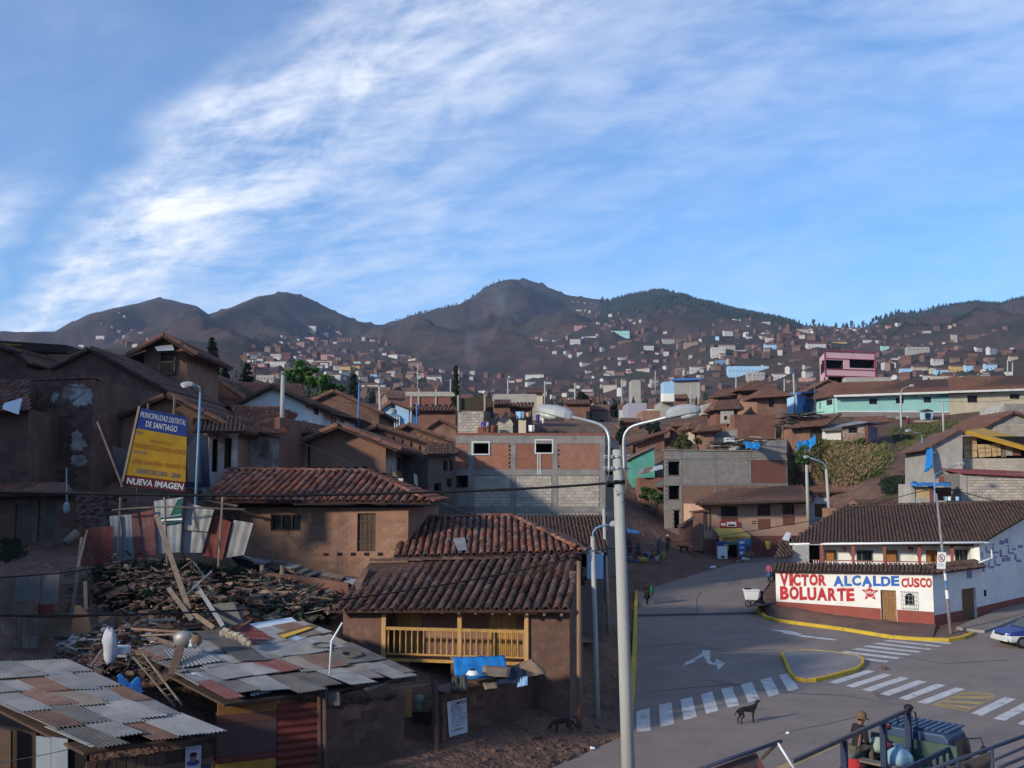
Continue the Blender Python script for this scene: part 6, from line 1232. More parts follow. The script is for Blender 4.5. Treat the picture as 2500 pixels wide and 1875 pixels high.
 c=at(1876,1338,101);root=thing('yellow_bin','yellow waste bin on the pavement uphill of the shop','bin',c);MB().loft([[c+Vector((r_*math.cos(2*math.pi*j/12),r_*math.sin(2*math.pi*j/12),z))for j in range(12)]for r_,z in((.22,-.1),(.32,.62),(.35,.62),(.35,.67),(.3,.67))]).build('body',M('bin_yellow',(.45,.32,.10),(.38,.27,.09),3),root,smooth=False)
 w1=thing('low_adobe_wall','adobe pier and low wall at the left side of the corner shop','wall',at(1704,1340,100));patch([(1692,1252),(1717,1248),(1717,1345),(1690,1345)],99.8,.9,'wall',adobe_l,w1)
 ridge_tiles(at(1684,1252,99.7),at(1722,1247,99.7),.16,w1,tile_far,.45)
 w1=thing('ruined_wall','ruined mud wall with broken tiles between the grey building and the shop','wall',at(1670,1320,99));patch([(1655,1290),(1668,1284),(1680,1275),(1692,1268),(1692,1345),(1668,1330)],98.5,.6,'wall',adobe_r,w1)
 for k in range(5):MB().bar(at(1655+k*6,1285-k*3,98.2),at(1672+k*6,1276-k*4,98.4),.35,.06,up=(0,-.2,1)).build('broken_board',R.choice([tile_far,wood,zinc_r]),w1)
shop()
def grey_building():
 b=bld('grey_block_building','unfinished three storey grey block building with open window holes',(1620,104),(1921,107),1100,1.0,9,mortar,[(1632,1127,1660,1160,'open'),(1633,1185,1660,1219,'open'),(1646,1246,1660,1290,'open')],dv=(2.2,10));w=b.wf
 gb=M('grey_block',(.34,.315,.285),(.26,.235,.21),2.2,bump=.4,stain=[(.5,.52,.7,(.29,.20,.155),.55)])
 hs=[w.rect(q_)for q_ in((1632,1127,1660,1160),(1633,1185,1660,1219),(1646,1246,1660,1290))]
 for x0,x1 in((1621,1660),(1665,1744),(1750,1828),(1834,1919)):
  for y0,y1,mt in((1101,1117,gb),(1123,1180,gb if x1<1830 else brickred),(1186,1290,M('tan_brick',(.30,.17,.12),(.24,.14,.10),2,bump=.3)if x0>1661 else gb)):
   courses(w,w.rect((x0,y0,x1,y1)),.42,.21,'block',mt,b.root,False,holes=hs,gap=.03,proud=.02)
 for y0,y1 in((1117.5,1122.5),(1180.5,1185.5)):r=w.rect((1620,y0,1921,y1));m=MB();wbox(m,w,0,r[1],w.W,r[3],-.02,.05);m.build('beam',concrete,b.root)
 for x0,x1 in((1660.5,1665),(1744.5,1749.5),(1828.5,1833.5)):
  for y0,y1 in((1101,1117),(1123,1180),(1186,1290)):r=w.rect((x0,y0,x1,y1));m=MB();wbox(m,w,r[0],r[1],r[2],r[3],-.02,.045);m.build('column',concrete,b.root)
 r=w.rect((1834,1072,1921,1100));m=MB();m.prism([w.P(r[0],b.zt,.02),w.P(w.W,b.zt,.02),w.P(w.W,r[3],.02),w.P(r[0]+.4,r[3]-.3,.02)],-w.n*6);m.build('upper_block',concrete,b.root)
 m=MB();wbox(m,w,-.05,b.zt,r[0],b.zt+.12,-.3,.12);m.build('roof_slab',concrete,b.root)
 m=MB()
 for i in range(90):
  px=R.uniform(1715,1870);py=1096-abs(R.gauss(0,8))-(px-1715)*.06;p=at(px,py,107+R.uniform(-1.5,2));m.cm=R.randrange(4);a=R.uniform(-.5,.5);l=R.uniform(.8,2.4);m.bar(p,p+Vector((l*math.cos(a),l*math.sin(a),R.uniform(-.2,.35))),R.uniform(.05,.5),.05)
 m.build('roof_scrap',[zinc_d,wood_d,zinc_a,blackm],None,kind='stuff',label='sheets, poles and scrap piled on the grey block building',fix=False)
 tarp_patch([(1815,1078),(1860,1080),(1852,1096),(1822,1094)],(105,105,104,104),'blue tarpaulin on the roof of the grey block building',tarp,amp=.2,nu=10,nv=6)
 MB().box(at(1781,1074,108),1.1,.6,.45,rz=.2).build('white_tank',whitem,None,bevel=.08,label='white box lying on the scrap of the grey building roof',cat='box')
grey_building()
b=bld('small_white_house','small white house with dark painted marks behind the twin poles',(1968,108),(2046,108),1200,4,5,plaster,[(1989,1230,2017,1262,'door',wood_b)]);tile_plane([at(1940,1202,107),at(2090,1202,107),at(2076,1182,111),at(1955,1184,111)],20,.5,b.root,tile_far,'stuff')
for q_ in((1978,1204,1984,1212),(1984,1210,1992,1215),(2001,1204,2006,1214),(2006,1211,2012,1216),(2024,1206,2030,1214),(2030,1210,2035,1217)):r=b.wf.rect(q_);m=MB();wbox(m,b.wf,r[0],r[1],r[2],r[3],-.01,.015);m.build('painted_mark',MATS['plum_paint']if q_[0]%2 else MATS['violet_paint'],b.root)
bld('mud_lean_to','brown adobe lean-to right of the small white house',(2046,109),(2086,109),1196,4,4,adobe_r,[(2089-10,1206,2085,1222,'open')])
for k,q_ in enumerate(([(2087,1182),(2122,1180),(2124,1240),(2087,1240)],[(2106,1172),(2138,1168),(2138,1240),(2106,1240)],[(2120,1154),(2137,1154),(2137,1180),(2120,1180)])):
 o=patch(q_,112+k*2,1.5,'mud_wall',adobe_r,None,label=['lower brown mud wall right of the lean-to','middle brown mud wall climbing the slope','topmost brown mud wall on the slope edge'][k],cat='wall')
 m=MB();x0,y0=q_[0];x1,y1=q_[1];m.prism([at(x0-2,y0,111.8+k*2),at(x1+2,y1,111.8+k*2),at(x1+2,y1-4,111.8+k*2),at(x0-2,y0-4,111.8+k*2)],(0,1.9,0));m.build('coping',tile_far,o)
b=bld('hidden_tile_house','low adobe gable with old tiles just behind the white corner house roof',(2052,84),(2110,84),1243,2,5,adobe_l);tile_plane([at(2062,1250,83),at(2240,1252,83),at(2232,1222,88),at(2086,1220,88)],26,.45,b.root,tile_old,'stuff');MB().prism([at(2045,1246,83.6),at(2112,1246,83.6),at(2085,1222,83.6)],(0,.3,0)).build('gable',adobe_l,b.root)
def block_house():
 g=gable('block_gable_house','pale cement gable house with straw mat windows and a yellow sheet roof',[(2270,1240),(2270,1090),(2345,1050),(2350,1056),(2350,1240)],82,9,conc_l,[],dv=(1.5,9));rt=g.root;P=g.P
 MB().prism([P[1]+Vector((-.7,-.4,-.35)),P[2]+Vector((0,-.4,.05)),P[2]+Vector((1.5,9,.05)),P[1]+Vector((.8,9,-.35))],(0,0,.12)).build('roof',tile_far,rt)
 w,r=onfront(83,2350,1054,2620,1240);zl=at(2400,1128,83).z;zm=at(2400,1116,83).z
 for(x0,y0,x1,y1,mt,nm)in((2350,1117,2620,1152,block,'block_wall'),(2350,1152,2620,1245,None,'')):
  if mt is None:continue
 m=MB();q_=w.rect((2350,1119,2500,1155));wbox(m,w,0,q_[1],14,q_[3],-.2,0);m.build('wall',conc_l,rt);courses(w,(.05,q_[1],9,q_[3]-.05),.42,.21,'block',block,rt,False,gap=.025,proud=.015)
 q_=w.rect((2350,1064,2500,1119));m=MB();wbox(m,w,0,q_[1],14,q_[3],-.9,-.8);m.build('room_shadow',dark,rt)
 mat=M('straw_mat',(.55,.40,.20),(.45,.32,.16),4,bump=.4)
 for i,(x0,y0,x1,y1)in enumerate(((2352,1066,2386,1119),(2388,1084,2420,1117),(2421,1083,2443,1115))):
  Q=[w.uz(*p)for p in((x0+2,y1),(x1,y1-3),(x1-2,y0),(x0-2,y0+1))];o=MB().prism([w.P(u,z,.02+i*.03)for u,z in Q],-w.n*.05).build('straw_panel',mat,rt)
  for k in(.35,.7):m=MB();wbox(m,w,Q[0][0],Q[0][1]+(Q[3][1]-Q[0][1])*k,Q[1][0]-.05,Q[0][1]+(Q[3][1]-Q[0][1])*k+.04,.02+i*.03,.05+i*.03);m.build('batten',wood,o)
  m=MB();um=(Q[0][0]+Q[1][0])/2;wbox(m,w,um-.02,Q[0][1]+.05,um+.02,Q[3][1]-.1,.02+i*.03,.048+i*.03);m.build('batten',wood,o)
 for x0,y0,x1,y1,mt in((2444,1085,2456,1116,wood),(2456,1088,2472,1112,plaster_old),(2474,1090,2492,1112,brickred)):
  q_=w.rect((x0,y0,x1,y1));m=MB();wbox(m,w,q_[0],q_[1],q_[2],q_[3],-.1,.0);m.build('board_panel',mt,rt)
 A0,A1=at(2356,1052,82),at(2520,1098,82);B1,B0=at(2520,1076,90),at(2400,1046,90);k=40;m=MB();m.grid(lambda u,v:(A0*(1-u)+A1*u)*(1-v)+(B0*(1-u)+B1*u)*v+Vector((0,0,.05*math.sin(v*k))),4,60);m.build('yellow_roof_sheet',M('yellow_sheet',(.52,.29,.03),(.45,.25,.03),2,rough=.6,bump=.1),rt,smooth=True)
 MB().bar(A0+Vector((0,-.05,-.1)),A1+Vector((0,-.05,-.1)),.08,.3).build('fascia',MATS['yellow_sheet'],rt)
 w2,_=onfront(79,2347,1155,2560,1245);z0,z1=3.5,at(2400,1156,79).z;m=MB();wbox(m,w2,0,z0,w2.W,z1,-5,0);o=thing('block_wing','lower grey block wing with a red edged roof at the right border','house',w2.P(0,z0));m.build('wall',mortar,o)
 courses(w2,(.55,6.4,w2.W,z1-.1),.46,.225,'block',block,o,True,limit=150,gap=.03,proud=.02);m=MB();wbox(m,w2,.0,z0,.5,z1-.02,-.02,.06);m.build('column',conc_l,o);MB().prism([w2.P(-.1,z1,.35),w2.P(w2.W,z1-.35,.35),w2.P(w2.W,z1+.2,-5),w2.P(-.1,z1+.55,-5)],(0,0,.14)).build('roof',M('red_roof',(.27,.07,.075),(.22,.06,.065),3),o)
 m=MB()
 for k in range(3):m.tube([at(2494+k*3,1078+k*6,78.8),at(2498+k*3,1156,78.6)],.05,5)
 g2=gable('upper_block_house','grey block gable house behind the yellow sheet roof at the right border',[(2395,1120),(2395,1050),(2470,1010),(2560,1040),(2560,1120)],96,8,M('grey_block',(.34,.315,.285)),[(1,2),(2,3)],ncol=12);w3,r3=onfront(95.95,2397,1026,2560,1110)
 courses(w3,(1.2,at(2400,1080,96).z,5.5,at(2400,1036,96).z),.42,.21,'block',block,g2.root,False,gap=.03,proud=.015)
 b3=bld('far_right_block_house','grey block wall rising at the right border below the cream house',(2452,112),(2560,112),986,12,6,conc_l);courses(b3.wf,(.2,14,b3.wf.W,b3.zt-.9),.42,.21,'block',block,b3.root,False,gap=.03);m=MB();wbox(m,b3.wf,0,b3.zt-.9,b3.wf.W,b3.zt,0,.1);m.build('beam',concrete,b3.root);MB().prism([up(b3.A,b3.zt-4),up(b3.A,b3.zt),up(b3.A,b3.zt-4)+Vector((-3,0,0))],(0,4,0)).build('stepped_wall',conc_l,b3.root)
 MB().tube([at(2258,1092,81.6),at(2275,1092,81.6)],.12,6).build('gutter_end',wood,rt)
 tarp_patch([(2262,1098),(2276,1093),(2278,1140),(2256,1155)],(81.5,81.5,81,81),'bright blue tarpaulin hanging on the left end of the block gable house',tarp,amp=.15,nu=8,nv=8)
 patch([(2293,1163),(2322,1162),(2322,1184),(2293,1184)],81.9,.1,'brick_patch',brickred,rt)
block_house()
def hut():
 root=thing('rooftop_hut','small block hut with a blue tarpaulin roof beside water tubs','hut',at(2260,1240,77));patch([(2224,1182),(2234,1182),(2234,1240),(2224,1240)],77,2.5,'wall',conc_l,root);patch([(2234,1188),(2270,1188),(2270,1216),(2234,1216)],77.1,.1,'straw_panel',MATS['straw_mat'],root);patch([(2234,1216),(2272,1214),(2272,1240),(2234,1240)],77.05,.3,'low_wall',conc_l,root);patch([(2270,1185),(2280,1185),(2280,1225),(2270,1225)],77,.3,'red_post',brickred,root);patch([(2280,1190),(2322,1190),(2322,1225),(2280,1225)],78,.2,'back_panel',M('rust_panel',(.14,.06,.035),(.1,.05,.03),3),root)
 tarp_patch([(2224,1178),(2322,1178),(2322,1188),(2222,1186)],(79,79,76.6,76.6),'blue tarpaulin roof of the small block hut',tarp,amp=.12,nu=16,nv=6)
 patch([(2272,1222),(2350,1222),(2350,1245),(2272,1245)],77.2,3,'terrace_wall',conc_l,root)
 for k,(px,mt)in enumerate(((2309,skyp),(2318,whitem),(2338,skyp))):
  c=at(px,1222,76.9);MB().loft([[c+Vector((r_*math.cos(2*math.pi*j/10),r_*math.sin(2*math.pi*j/10),z))for j in range(10)]for r_,z in((.12,0),(.16,.3),(.17,.3),(.14,.26))]).build('tub',mt,None,label=['pale blue tub left on the hut terrace','white tub in the middle of the hut terrace','pale blue tub under the black tank stand'][k],cat='tub',group='tubs on the hut terrace')
 root=thing('tank_stand','black steel stand on the hut terrace','stand',at(2335,1222,77));c=at(2335,1222,77);MB().box(c+Vector((0,0,.85)),.8,.5,.06).build('top',blackm,root);MB().box(c+Vector((0,0,.7)),.5,.4,.05).build('shelf',blackm,root)
 for sx in(-.1,.1):MB().bar(c+Vector((sx,0,0)),c+Vector((sx,0,.85)),.07).build('leg',blackm,root)
hut()
def long_house():
 b=bld('turquoise_house','long turquoise house with a tile roof and grey plinth on the right knoll',(2044,152),(2316,153),968,15,8,turq,[(2122,973,2142,987,'win2'),(2187,971,2207,985,'win2'),(2255,968,2274,983,'win2')]);w=b.wf
 zp=w.uz(2100,1006)[1];m=MB();wbox(m,w,0,14.0,w.W,zp,-.1,.06);m.build('plinth',M('grey_plinth',(.27,.235,.215),(.21,.18,.165),.8,bump=.3,stain=(.3,.5,.7,(.24,.14,.11),.7)),b.root);m=MB();wbox(m,w,0,zp,w.W,zp+.14,-.05,.1);m.build('plinth_band',plaster,b.root)
 tile_plane([at(2030,966,151),at(2317,957,152),at(2316,924,158),at(2052,936,158)],54,.6,b.root,tile_far,'stuff');m=MB();m.bar(at(2036,967,150.9),at(2316,957.5,151.9),.12,.3);m.build('eave_board',plaster,b.root)
 wl=bld('turquoise_wing','angled turquoise wing at the left end of the long house',(1978,160),(2043.5,152.2),980,15,6,turq,[(2017,976,2032,989,'win2'),(1986,984,1990,1000,'open'),(2000,982,2004,998,'open')]);tile_plane([at(1968,978,159.5),at(2046,965,151),at(2052,936,158),at(2040,938,163)],18,.6,wl.root,tile_far,'stuff')
 b2=bld('cream_house','long cream house with a tile roof joined to the turquoise house',(2316.5,153),(2560,155),958,15,8,cream,[(2362,965,2387,983,'win2'),(2465,962,2490,974,'win2'),(2366,1012,2391,1024,'win2')]);w2=b2.wf;zp=w2.uz(2400,1013)[1];m=MB();hr=w2.rect((2364,1011,2393,1026));
 for u0,u1 in((0,hr[0]),(hr[2],w2.W)):wbox(m,w2,u0,14,u1,zp,-.1,.06)
 m.build('brown_plinth',M('brown_plinth',(.26,.17,.13),(.2,.135,.105),.8),b2.root,kind=None)
 tile_plane([at(2316,956,152),at(2562,948,154),at(2560,912,160),at(2316,924,159)],46,.6,b2.root,tile_far,'stuff');m=MB();m.bar(at(2317,957,151.9),at(2560,949,153.9),.12,.3);m.build('eave_board',plaster,b2.root)
 root=thing('wayside_shrine','small pale shrine niche on a stone plinth below the turquoise wall','shrine',at(2265,1042,148));patch([(2253,1004),(2265,1001),(2278,1004),(2276,1024),(2255,1024)],149,1.2,'niche',skyp,root);patch([(2260,1008),(2271,1008),(2271,1022),(2260,1022)],148.8,.2,'niche_opening',inkb,root);patch([(2250,1003),(2265,998),(2281,1003),(2265,1001)],148.6,1.8,'roof',tile_far,root);patch([(2240,1026),(2291,1026),(2289,1031),(2242,1031)],147.5,2,'table_top',M('sandstone',(.40,.32,.22),(.33,.26,.18),3),root);patch([(2244,1031),(2286,1031),(2284,1044),(2247,1044)],147.8,1.6,'base',MATS['sandstone'],root)
 patch([(2187,1016),(2203,1016),(2203,1046),(2190,1046)],151,.2,'plinth_door',zinc_a,None,label='grey sheet door in the plinth of the turquoise house',cat='door');patch([(2203,1018),(2211,1018),(2211,1044),(2203,1044)],150.9,.2,'doorway',dark,b.root)
long_house()
def pink():
 b=bld('pink_building','unfinished pink two storey building with magenta edges on the skyline',(2014,205),(2137,208),860,21,9,pinkm,[(2017,879,2060,902,'open'),(2074,878,2136,899,'open'),(2022,920,2063,945,'open')],dv=(1.9,10),sideL=[]);w=b.wf
 for y0,y1 in((857,859),(876,877.5),(901.5,903),(918,920)):r=w.rect((2013,y0,2138,y1));m=MB();wbox(m,w,-.1,r[1],w.W+.1,r[3],-.05,.15);m.build('trim_band',magenta,b.root)
 for px in(2013,2135):r=w.rect((px,860,px+2,920));m=MB();wbox(m,w,r[0],r[1],r[2],r[3],-.05,.12);m.build('corner_trim',magenta,b.root)
 wl=Wall((b.A).xy,(b.A+b.dv).xy);wl.n=-wl.n
 for q_ in((2004,882,2010,906),):pass
 r=(2.5,w.uz(2020,905)[1],8,w.uz(2020,880)[1]);m=MB();wbox(m,b.wl,b.wl.W-r[2],r[1],b.wl.W-r[0],r[3],-.05,.05);m.build('side_opening',dark,b.root)
 patch([(2068,921),(2176,921),(2176,945),(2068,945)],200,3,'grey_parapet',conc_l,b.root)
pink()
b=bld('blue_house','bright blue house with a pale blue front between tile roofs',(1921,158),(1945,156),966,15,6,skyp,dv=(8.2,12));m=MB();wbox(m,b.wr,0,15,b.wr.W,b.zt,-.05,.06);m.build('side_wall',bluep,b.root)
for u in(3,6,9.5):m=MB();wbox(m,b.wr,u,b.zt-3.2 if u!=6 else b.zt-5,u+.8,b.zt-1.4,.02,.09);m.build('window',inkn,b.root)
MB().prism([up(b.A,b.zt)+Vector((-.4,-.6,.1)),up(b.B,b.zt)+Vector((.4,-.6,.1)),up(b.B,b.zt)+b.dv+Vector((.6,0,1.6)),up(b.A,b.zt)+b.dv+Vector((-.4,0,1.6))],(0,0,.25)).build('roof',bluep,b.root)
def hip(name,label,A,Bp,ytop,z0,D,eave,ncol,mat=adobe_r,holes=(),tm=tile_far,**k):
 b=bld(name,label,A,Bp,ytop,z0,D,mat,holes,**k);(x0,y0,d0),(x1,y1,d1),(x2,y2,d2),(x3,y3,d3)=eave;e=[at(x0,y0,d0),at(x1,y1,d1),at(x2,y2,d2),at(x3,y3,d3)];tile_plane(e,ncol,.55,b.root,tm,'stuff');bl,br=e[0].copy(),e[1].copy();bl.y+=2*(e[3].y-e[0].y);br.y+=2*(e[2].y-e[1].y)
 tile_plane([bl,e[0],e[3]],max(4,ncol//2),.55,b.root,tm,'stuff');tile_plane([e[1],br,e[2]],max(4,ncol//2),.55,b.root,tm,'stuff');tile_plane([br,bl,e[3],e[2]],ncol,1,b.root,tm,'wave');return b
hip('hip_roof_house','brown adobe house under the highest small hip roof left of the blue house',(1805,148),(1888,148),955,14,7,((1798,954,147),(1896,950,147),(1850,930,151),(1838,930,151)),22,holes=[(1816,960,1850,963,'open')])
hip('square_adobe_house','orange brown adobe house with one dark window under a square hip roof',(1847,136),(1921,137),968,12,7,((1836,972,135),(1938,966,136),(1885,947,140),(1872,947,140)),24,adobe_l,[(1877,974,1890,994,'win')])
b=bld('tall_mud_base','large bare adobe wall on the knoll below the square adobe house',(1793,130),(1893,131),1012,10,6,adobe_r)
hip('white_window_house','adobe house with a white patch and tile roof, left of the big bare adobe wall',(1749,133),(1800,133),998,11,6,((1740,1001,132),(1812,997,132),(1800,976,136),(1752,978,136)),14,adobe_r)
patch([(1760,1004),(1791,1003),(1791,1034),(1760,1034)],131.5,.3,'whitewashed_bay',plaster_old,None,label='whitewashed bay with one dark hole on the knoll',cat='wall');patch([(1768,1016),(1774,1015),(1774,1024),(1768,1024)],131.4,.2,'dark_hole',dark,bpy.data.objects['whitewashed_bay'])
patch([(1716,988),(1741,983),(1741,1012),(1716,1012)],137,3,'cement_cube',conc_l,None,label='small cement cube room between tile roofs on the knoll',cat='house')
hip('small_orange_house','small orange adobe house with a tiny tile roof above the grey block building',(1708,124),(1743,124),1052,8,5,((1700,1054,123),(1760,1050,123),(1752,1040,126),(1712,1040,126)),14,adobe_l)
patch([(1744,1058),(1800,1046),(1800,1080),(1744,1080)],125,2,'cement_yard_wall',concrete,None,label='grey cement yard wall beside the small orange house',cat='wall')
hip('cream_gable_house','narrow cream house with tile roof left of the small orange house',(1684,126),(1708,126),1046,9,5,((1678,1048,125),(1712,1046,125),(1708,1034,128),(1684,1034,128)),9,cream,[(1696,1056,1703,1076,'open')])
for k,(px,py,w_,mt)in enumerate(((1740,940,60,tile_far),(1685,1000,60,tile_far),(1700,965,80,tile_far))):
 x=px;b=bld('ridge_house',['brown roofed house on the left shoulder of the knoll, highest of three','brown roofed house on the left shoulder of the knoll, lowest of three','brown roofed house on the left shoulder of the knoll, middle of three'][k],(px,150+k*3),(px+w_,150+k*3),py+30,12,6,adobe_r);tile_plane([at(px-6,py+32,149+k*3),at(px+w_+6,py+22,149+k*3),at(px+w_+4,py+6,153+k*3),at(px+14,py+14,153+k*3)],18,.55,b.root,tile_far,'stuff')
gable('knoll_gable_house','brown gable house with dark roof in front of the pink building',[(1950,1000),(1950,966),(2020,930),(2075,950),(2075,1000)],165,8,adobe_r,[(1,2),(2,3)],ncol=14)
b=bld('orange_shack','orange adobe shack with a red sloping roof above the grassy bank',(1931,127),(1977,127),1046,10,5,adobe_l,[(1945,1044,1957,1052,'win')]);tile_plane([at(1920,1046,126),at(2016,1038,126),at(2056,1010,132),at(1975,1014,132)],24,.55,b.root,tile_far,'stuff');bld('shack_side_room','dark board side room of the orange shack',(1977,127),(2012,127.5),1042,10,5,wood_d,[(1980,1050,1990,1076,'door',wood)])
b=bld('white_cell_house','low white shack wall at the bank edge next to the stone shack',(2015,126),(2053,126),1052,10,4,plaster);m=MB();wbox(m,b.wf,0,10,b.wf.W,b.wf.uz(2030,1074)[1],-.1,.02);m.build('brown_base',adobe_l,b.root);MB().prism([at(2006,1052,125.4),at(2060,1048,125.4),at(2060,1036,130),at(2006,1042,130)],(0,0,.15)).build('roof',zinc_d,b.root)
b=bld('stone_shack','stone and adobe shack with a grey sheet roof and a side wall of graffiti',(2056,124),(2117,124),1036,10,5,M('patchy_stone',(.30,.19,.13),(.20,.12,.085),1.2,bump=.7,stain=[(1.3,.5,.6,(.44,.38,.32),.8)]),[(2072,1044,2094,1057,'win2')],dv=(3.6,6.5));MB().prism([at(2040,1044,123.4),at(2118,1032,123.4),at(2165,1036,130),at(2090,1030,132)],(0,0,.15)).build('roof',zinc_a,b.root);m=MB();wbox(m,b.wr,.05,10,b.wr.W,b.zt-.05,-.1,.03);m.build('graffiti_wall',M('graffiti_wall',(.32,.28,.30),(.12,.08,.13),2.2,contrast=(.46,.54),stain=(2.5,.54,.6,(.36,.10,.12),.6)),b.root)
tile_plane([at(2080,1034,128),at(2172,1030,128),at(2160,1016,133),at(2090,1018,133)],18,.55,b.root,tile_far,'stuff');m=MB();wbox(m,b.wf,b.wf.W-.35,10,b.wf.W,b.zt-.1,-.05,.1);m.build('red_pier',brickred,b.root)
for k,q_ in enumerate(([(1946,1078),(1972,1075),(1975,1098),(1945,1099)],[(1972,1080),(1990,1063),(1992,1082),(1974,1098)])):tarp_patch(q_,(124,124,123,123),['crumpled blue tarpaulin lying left on the bank edge','crumpled blue tarpaulin standing right on the bank edge'][k],tarp,amp=.3,nu=8,nv=8)
for k,(x,y0,y1,d)in enumerate(((1893,1046,1075,127),(1911,1040,1070,127))):MB().tube([at(x,y0,d),at(x,y1,d)],.09,6).build('scrap_post',wood,None,label=['wooden post left in the scrap on the knoll','wooden post right in the scrap on the knoll'][k],cat='post')
m=MB()
for i in range(110):
 px=R.uniform(1888,1985);py=1012+R.uniform(-8,40)*(1 if px<1925 else .25);p=at(px,py,130+R.uniform(-1.5,1.5));m.cm=R.randrange(4);a=R.uniform(-.6,.6);l=R.uniform(.8,2.6);m.bar(p,p+Vector((l*math.cos(a),l*math.sin(a),R.uniform(-.4,.4))),R.uniform(.05,.6),.06)
m.build('knoll_scrap',[zinc_d,wood_d,zinc_a,blackm],None,kind='stuff',label='heap of sheets and poles on the knoll below the blue house',fix=False)
b=bld('green_sheet_shed','shed with a bright green sheet wall in the gully behind the lamp post',(1543,118),(1598,118),1122,6,5,M('green_sheet',(.10,.33,.26),(.08,.27,.215),1,rough=.6,bump=.1));MB().prism([up(b.A,b.zt),up(b.B,b.zt),up(b.B,b.zt+1.5)],(0,4.8,0)).build('gable',MATS['green_sheet'],b.root);MB().prism([up(b.A,b.zt)+Vector((-.5,-.3,0)),up(b.B,b.zt+1.55)+Vector((.2,-.3,0)),up(b.B,b.zt+1.55)+Vector((.2,5,0)),up(b.A,b.zt)+Vector((-.5,5,0))],(0,0,.12)).build('roof',zinc_r,b.root)
b=bld('gully_adobe_house','reddish adobe house with a slanting roof in the gully',(1550,135),(1622,135),1085,7,6,adobe_r,[(1545,1085,1552,1120,'win')]);MB().prism([up(b.A,b.zt),up(b.B,b.zt),up(b.B,b.zt+1.6)],(0,5.8,0)).build('gable',adobe_r,b.root);tile_plane([at(1538,1082,134),at(1628,1055,134),at(1640,1048,141),at(1550,1072,141)],16,.55,b.root,tile_far,'stuff')
b=bld('sheet_roof_hut','low hut with pale sheets on its roof in front of the green shed',(1562,112),(1624,112),1166,4,4,adobe_r)
for k in range(6):MB().prism([at(1556+k*10,1160-k*2.5,111),at(1570+k*10,1157-k*2.5,111),at(1574+k*10,1144-k*2,115),at(1560+k*10,1148-k*2,115)],(0,0,.06)).build('roof_sheet',R.choice([zinc_a,zinc_b,zinc_r]),b.root)
b=bld('gully_store','small dark lean-to at the left flank of the grey block building',(1604,108),(1624,108),1190,2,4,adobe);MB().prism([at(1598,1192,107),at(1626,1180,107),at(1626,1170,111),at(1598,1180,111)],(0,0,.1)).build('roof',zinc_d,b.root)
bld('gully_wall_house','plain tan house behind the gully lamps',(1640,150),(1700,150),1064,9,6,adobe_r)
zt=BB.zt+.02
def rt(px,d):p=at(px,1062,d);return Vector((p.x,p.y,zt))
b=bld('rooftop_block_room','grey block room with a dark green timber upper part on the brick building roof',(1117,79.5),(1182,79.5),1003,zt-1.5,2.0,mortar,dv=(1.2,3.5));courses(b.wf,(.05,zt,b.wf.W-.05,b.zt-.05),.42,.21,'block',block,b.root,True,limit=60,gap=.03,proud=.015)
ut=at(1120,968,79.5).z;m=MB();A,Bq=b.A,b.B
patch([(1119,1002),(1180,1002),(1180,966),(1119,974)],79.7,.1,'timber_screen',M('green_black_boards',(.05,.055,.03),(.06,.03,.02),.9,bump=.2),b.root)
for px in(1118,1183,1204):MB().bar(at(px,1004 if px<1190 else 1012,79.4 if px<1200 else 83),at(px,965,79.4 if px<1200 else 83),.13).build('corner_post',conc_l,b.root)
patch([(1184,970),(1205,980),(1205,1020),(1184,1024)],81,.1,'side_screen',wood_d,b.root)
b=bld('rooftop_cabin','small block cabin with a tile gable roof on the brick building roof',(1216,78),(1252,78),1036,zt-1,2.4,conc_l);courses(b.wf,(.03,zt,b.wf.W-.03,b.zt-.05),.42,.21,'block',block,b.root,True,limit=40,gap=.03,proud=.015)
MB().prism([at(1212,1037,78.2),at(1254,1037,78.2),at(1236,1004,78.2)],(0,2,0)).build('gable',block,b.root);
for q_ in([at(1208,1024,77.6),at(1234,1000,77.6),at(1234,1000,81),at(1208,1024,81)],[at(1234,1000,77.6),at(1258,1018,77.6),at(1258,1018,81),at(1234,1000,81)]):MB().prism(q_,(0,0,.12)).build('roof',tile_far,b.root)
bld('rooftop_cream_box','cream coloured stair box among the laundry on the brick building roof',(1266,78),(1284,78),1025,zt-1,2,cream)
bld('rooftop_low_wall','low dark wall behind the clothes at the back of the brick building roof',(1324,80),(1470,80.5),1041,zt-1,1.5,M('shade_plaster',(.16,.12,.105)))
for k,(x0,y0,x1,y1,mt)in enumerate(((1166,1042,1186,1060,M('orange_tank',(.30,.10,.06),(.24,.085,.055),3)),(1199,1038,1214,1060,MATS['orange_tank']))):patch([(x0,y0),(x1,y0),(x1,y1),(x0,y1)],76.5,1.0,'clay_jar_crate',mt,None,label=['rusty orange crate behind the two girls on the roof','rusty orange crate right of the two girls on the roof'][k],cat='crate')
m=MB();m.tube([at(1255,1003,78),at(1330,1007,78),at(1420,998,79)],.012,4);m.build('clothes_line',blackm,None,label='clothes line across the brick building roof',cat='line')
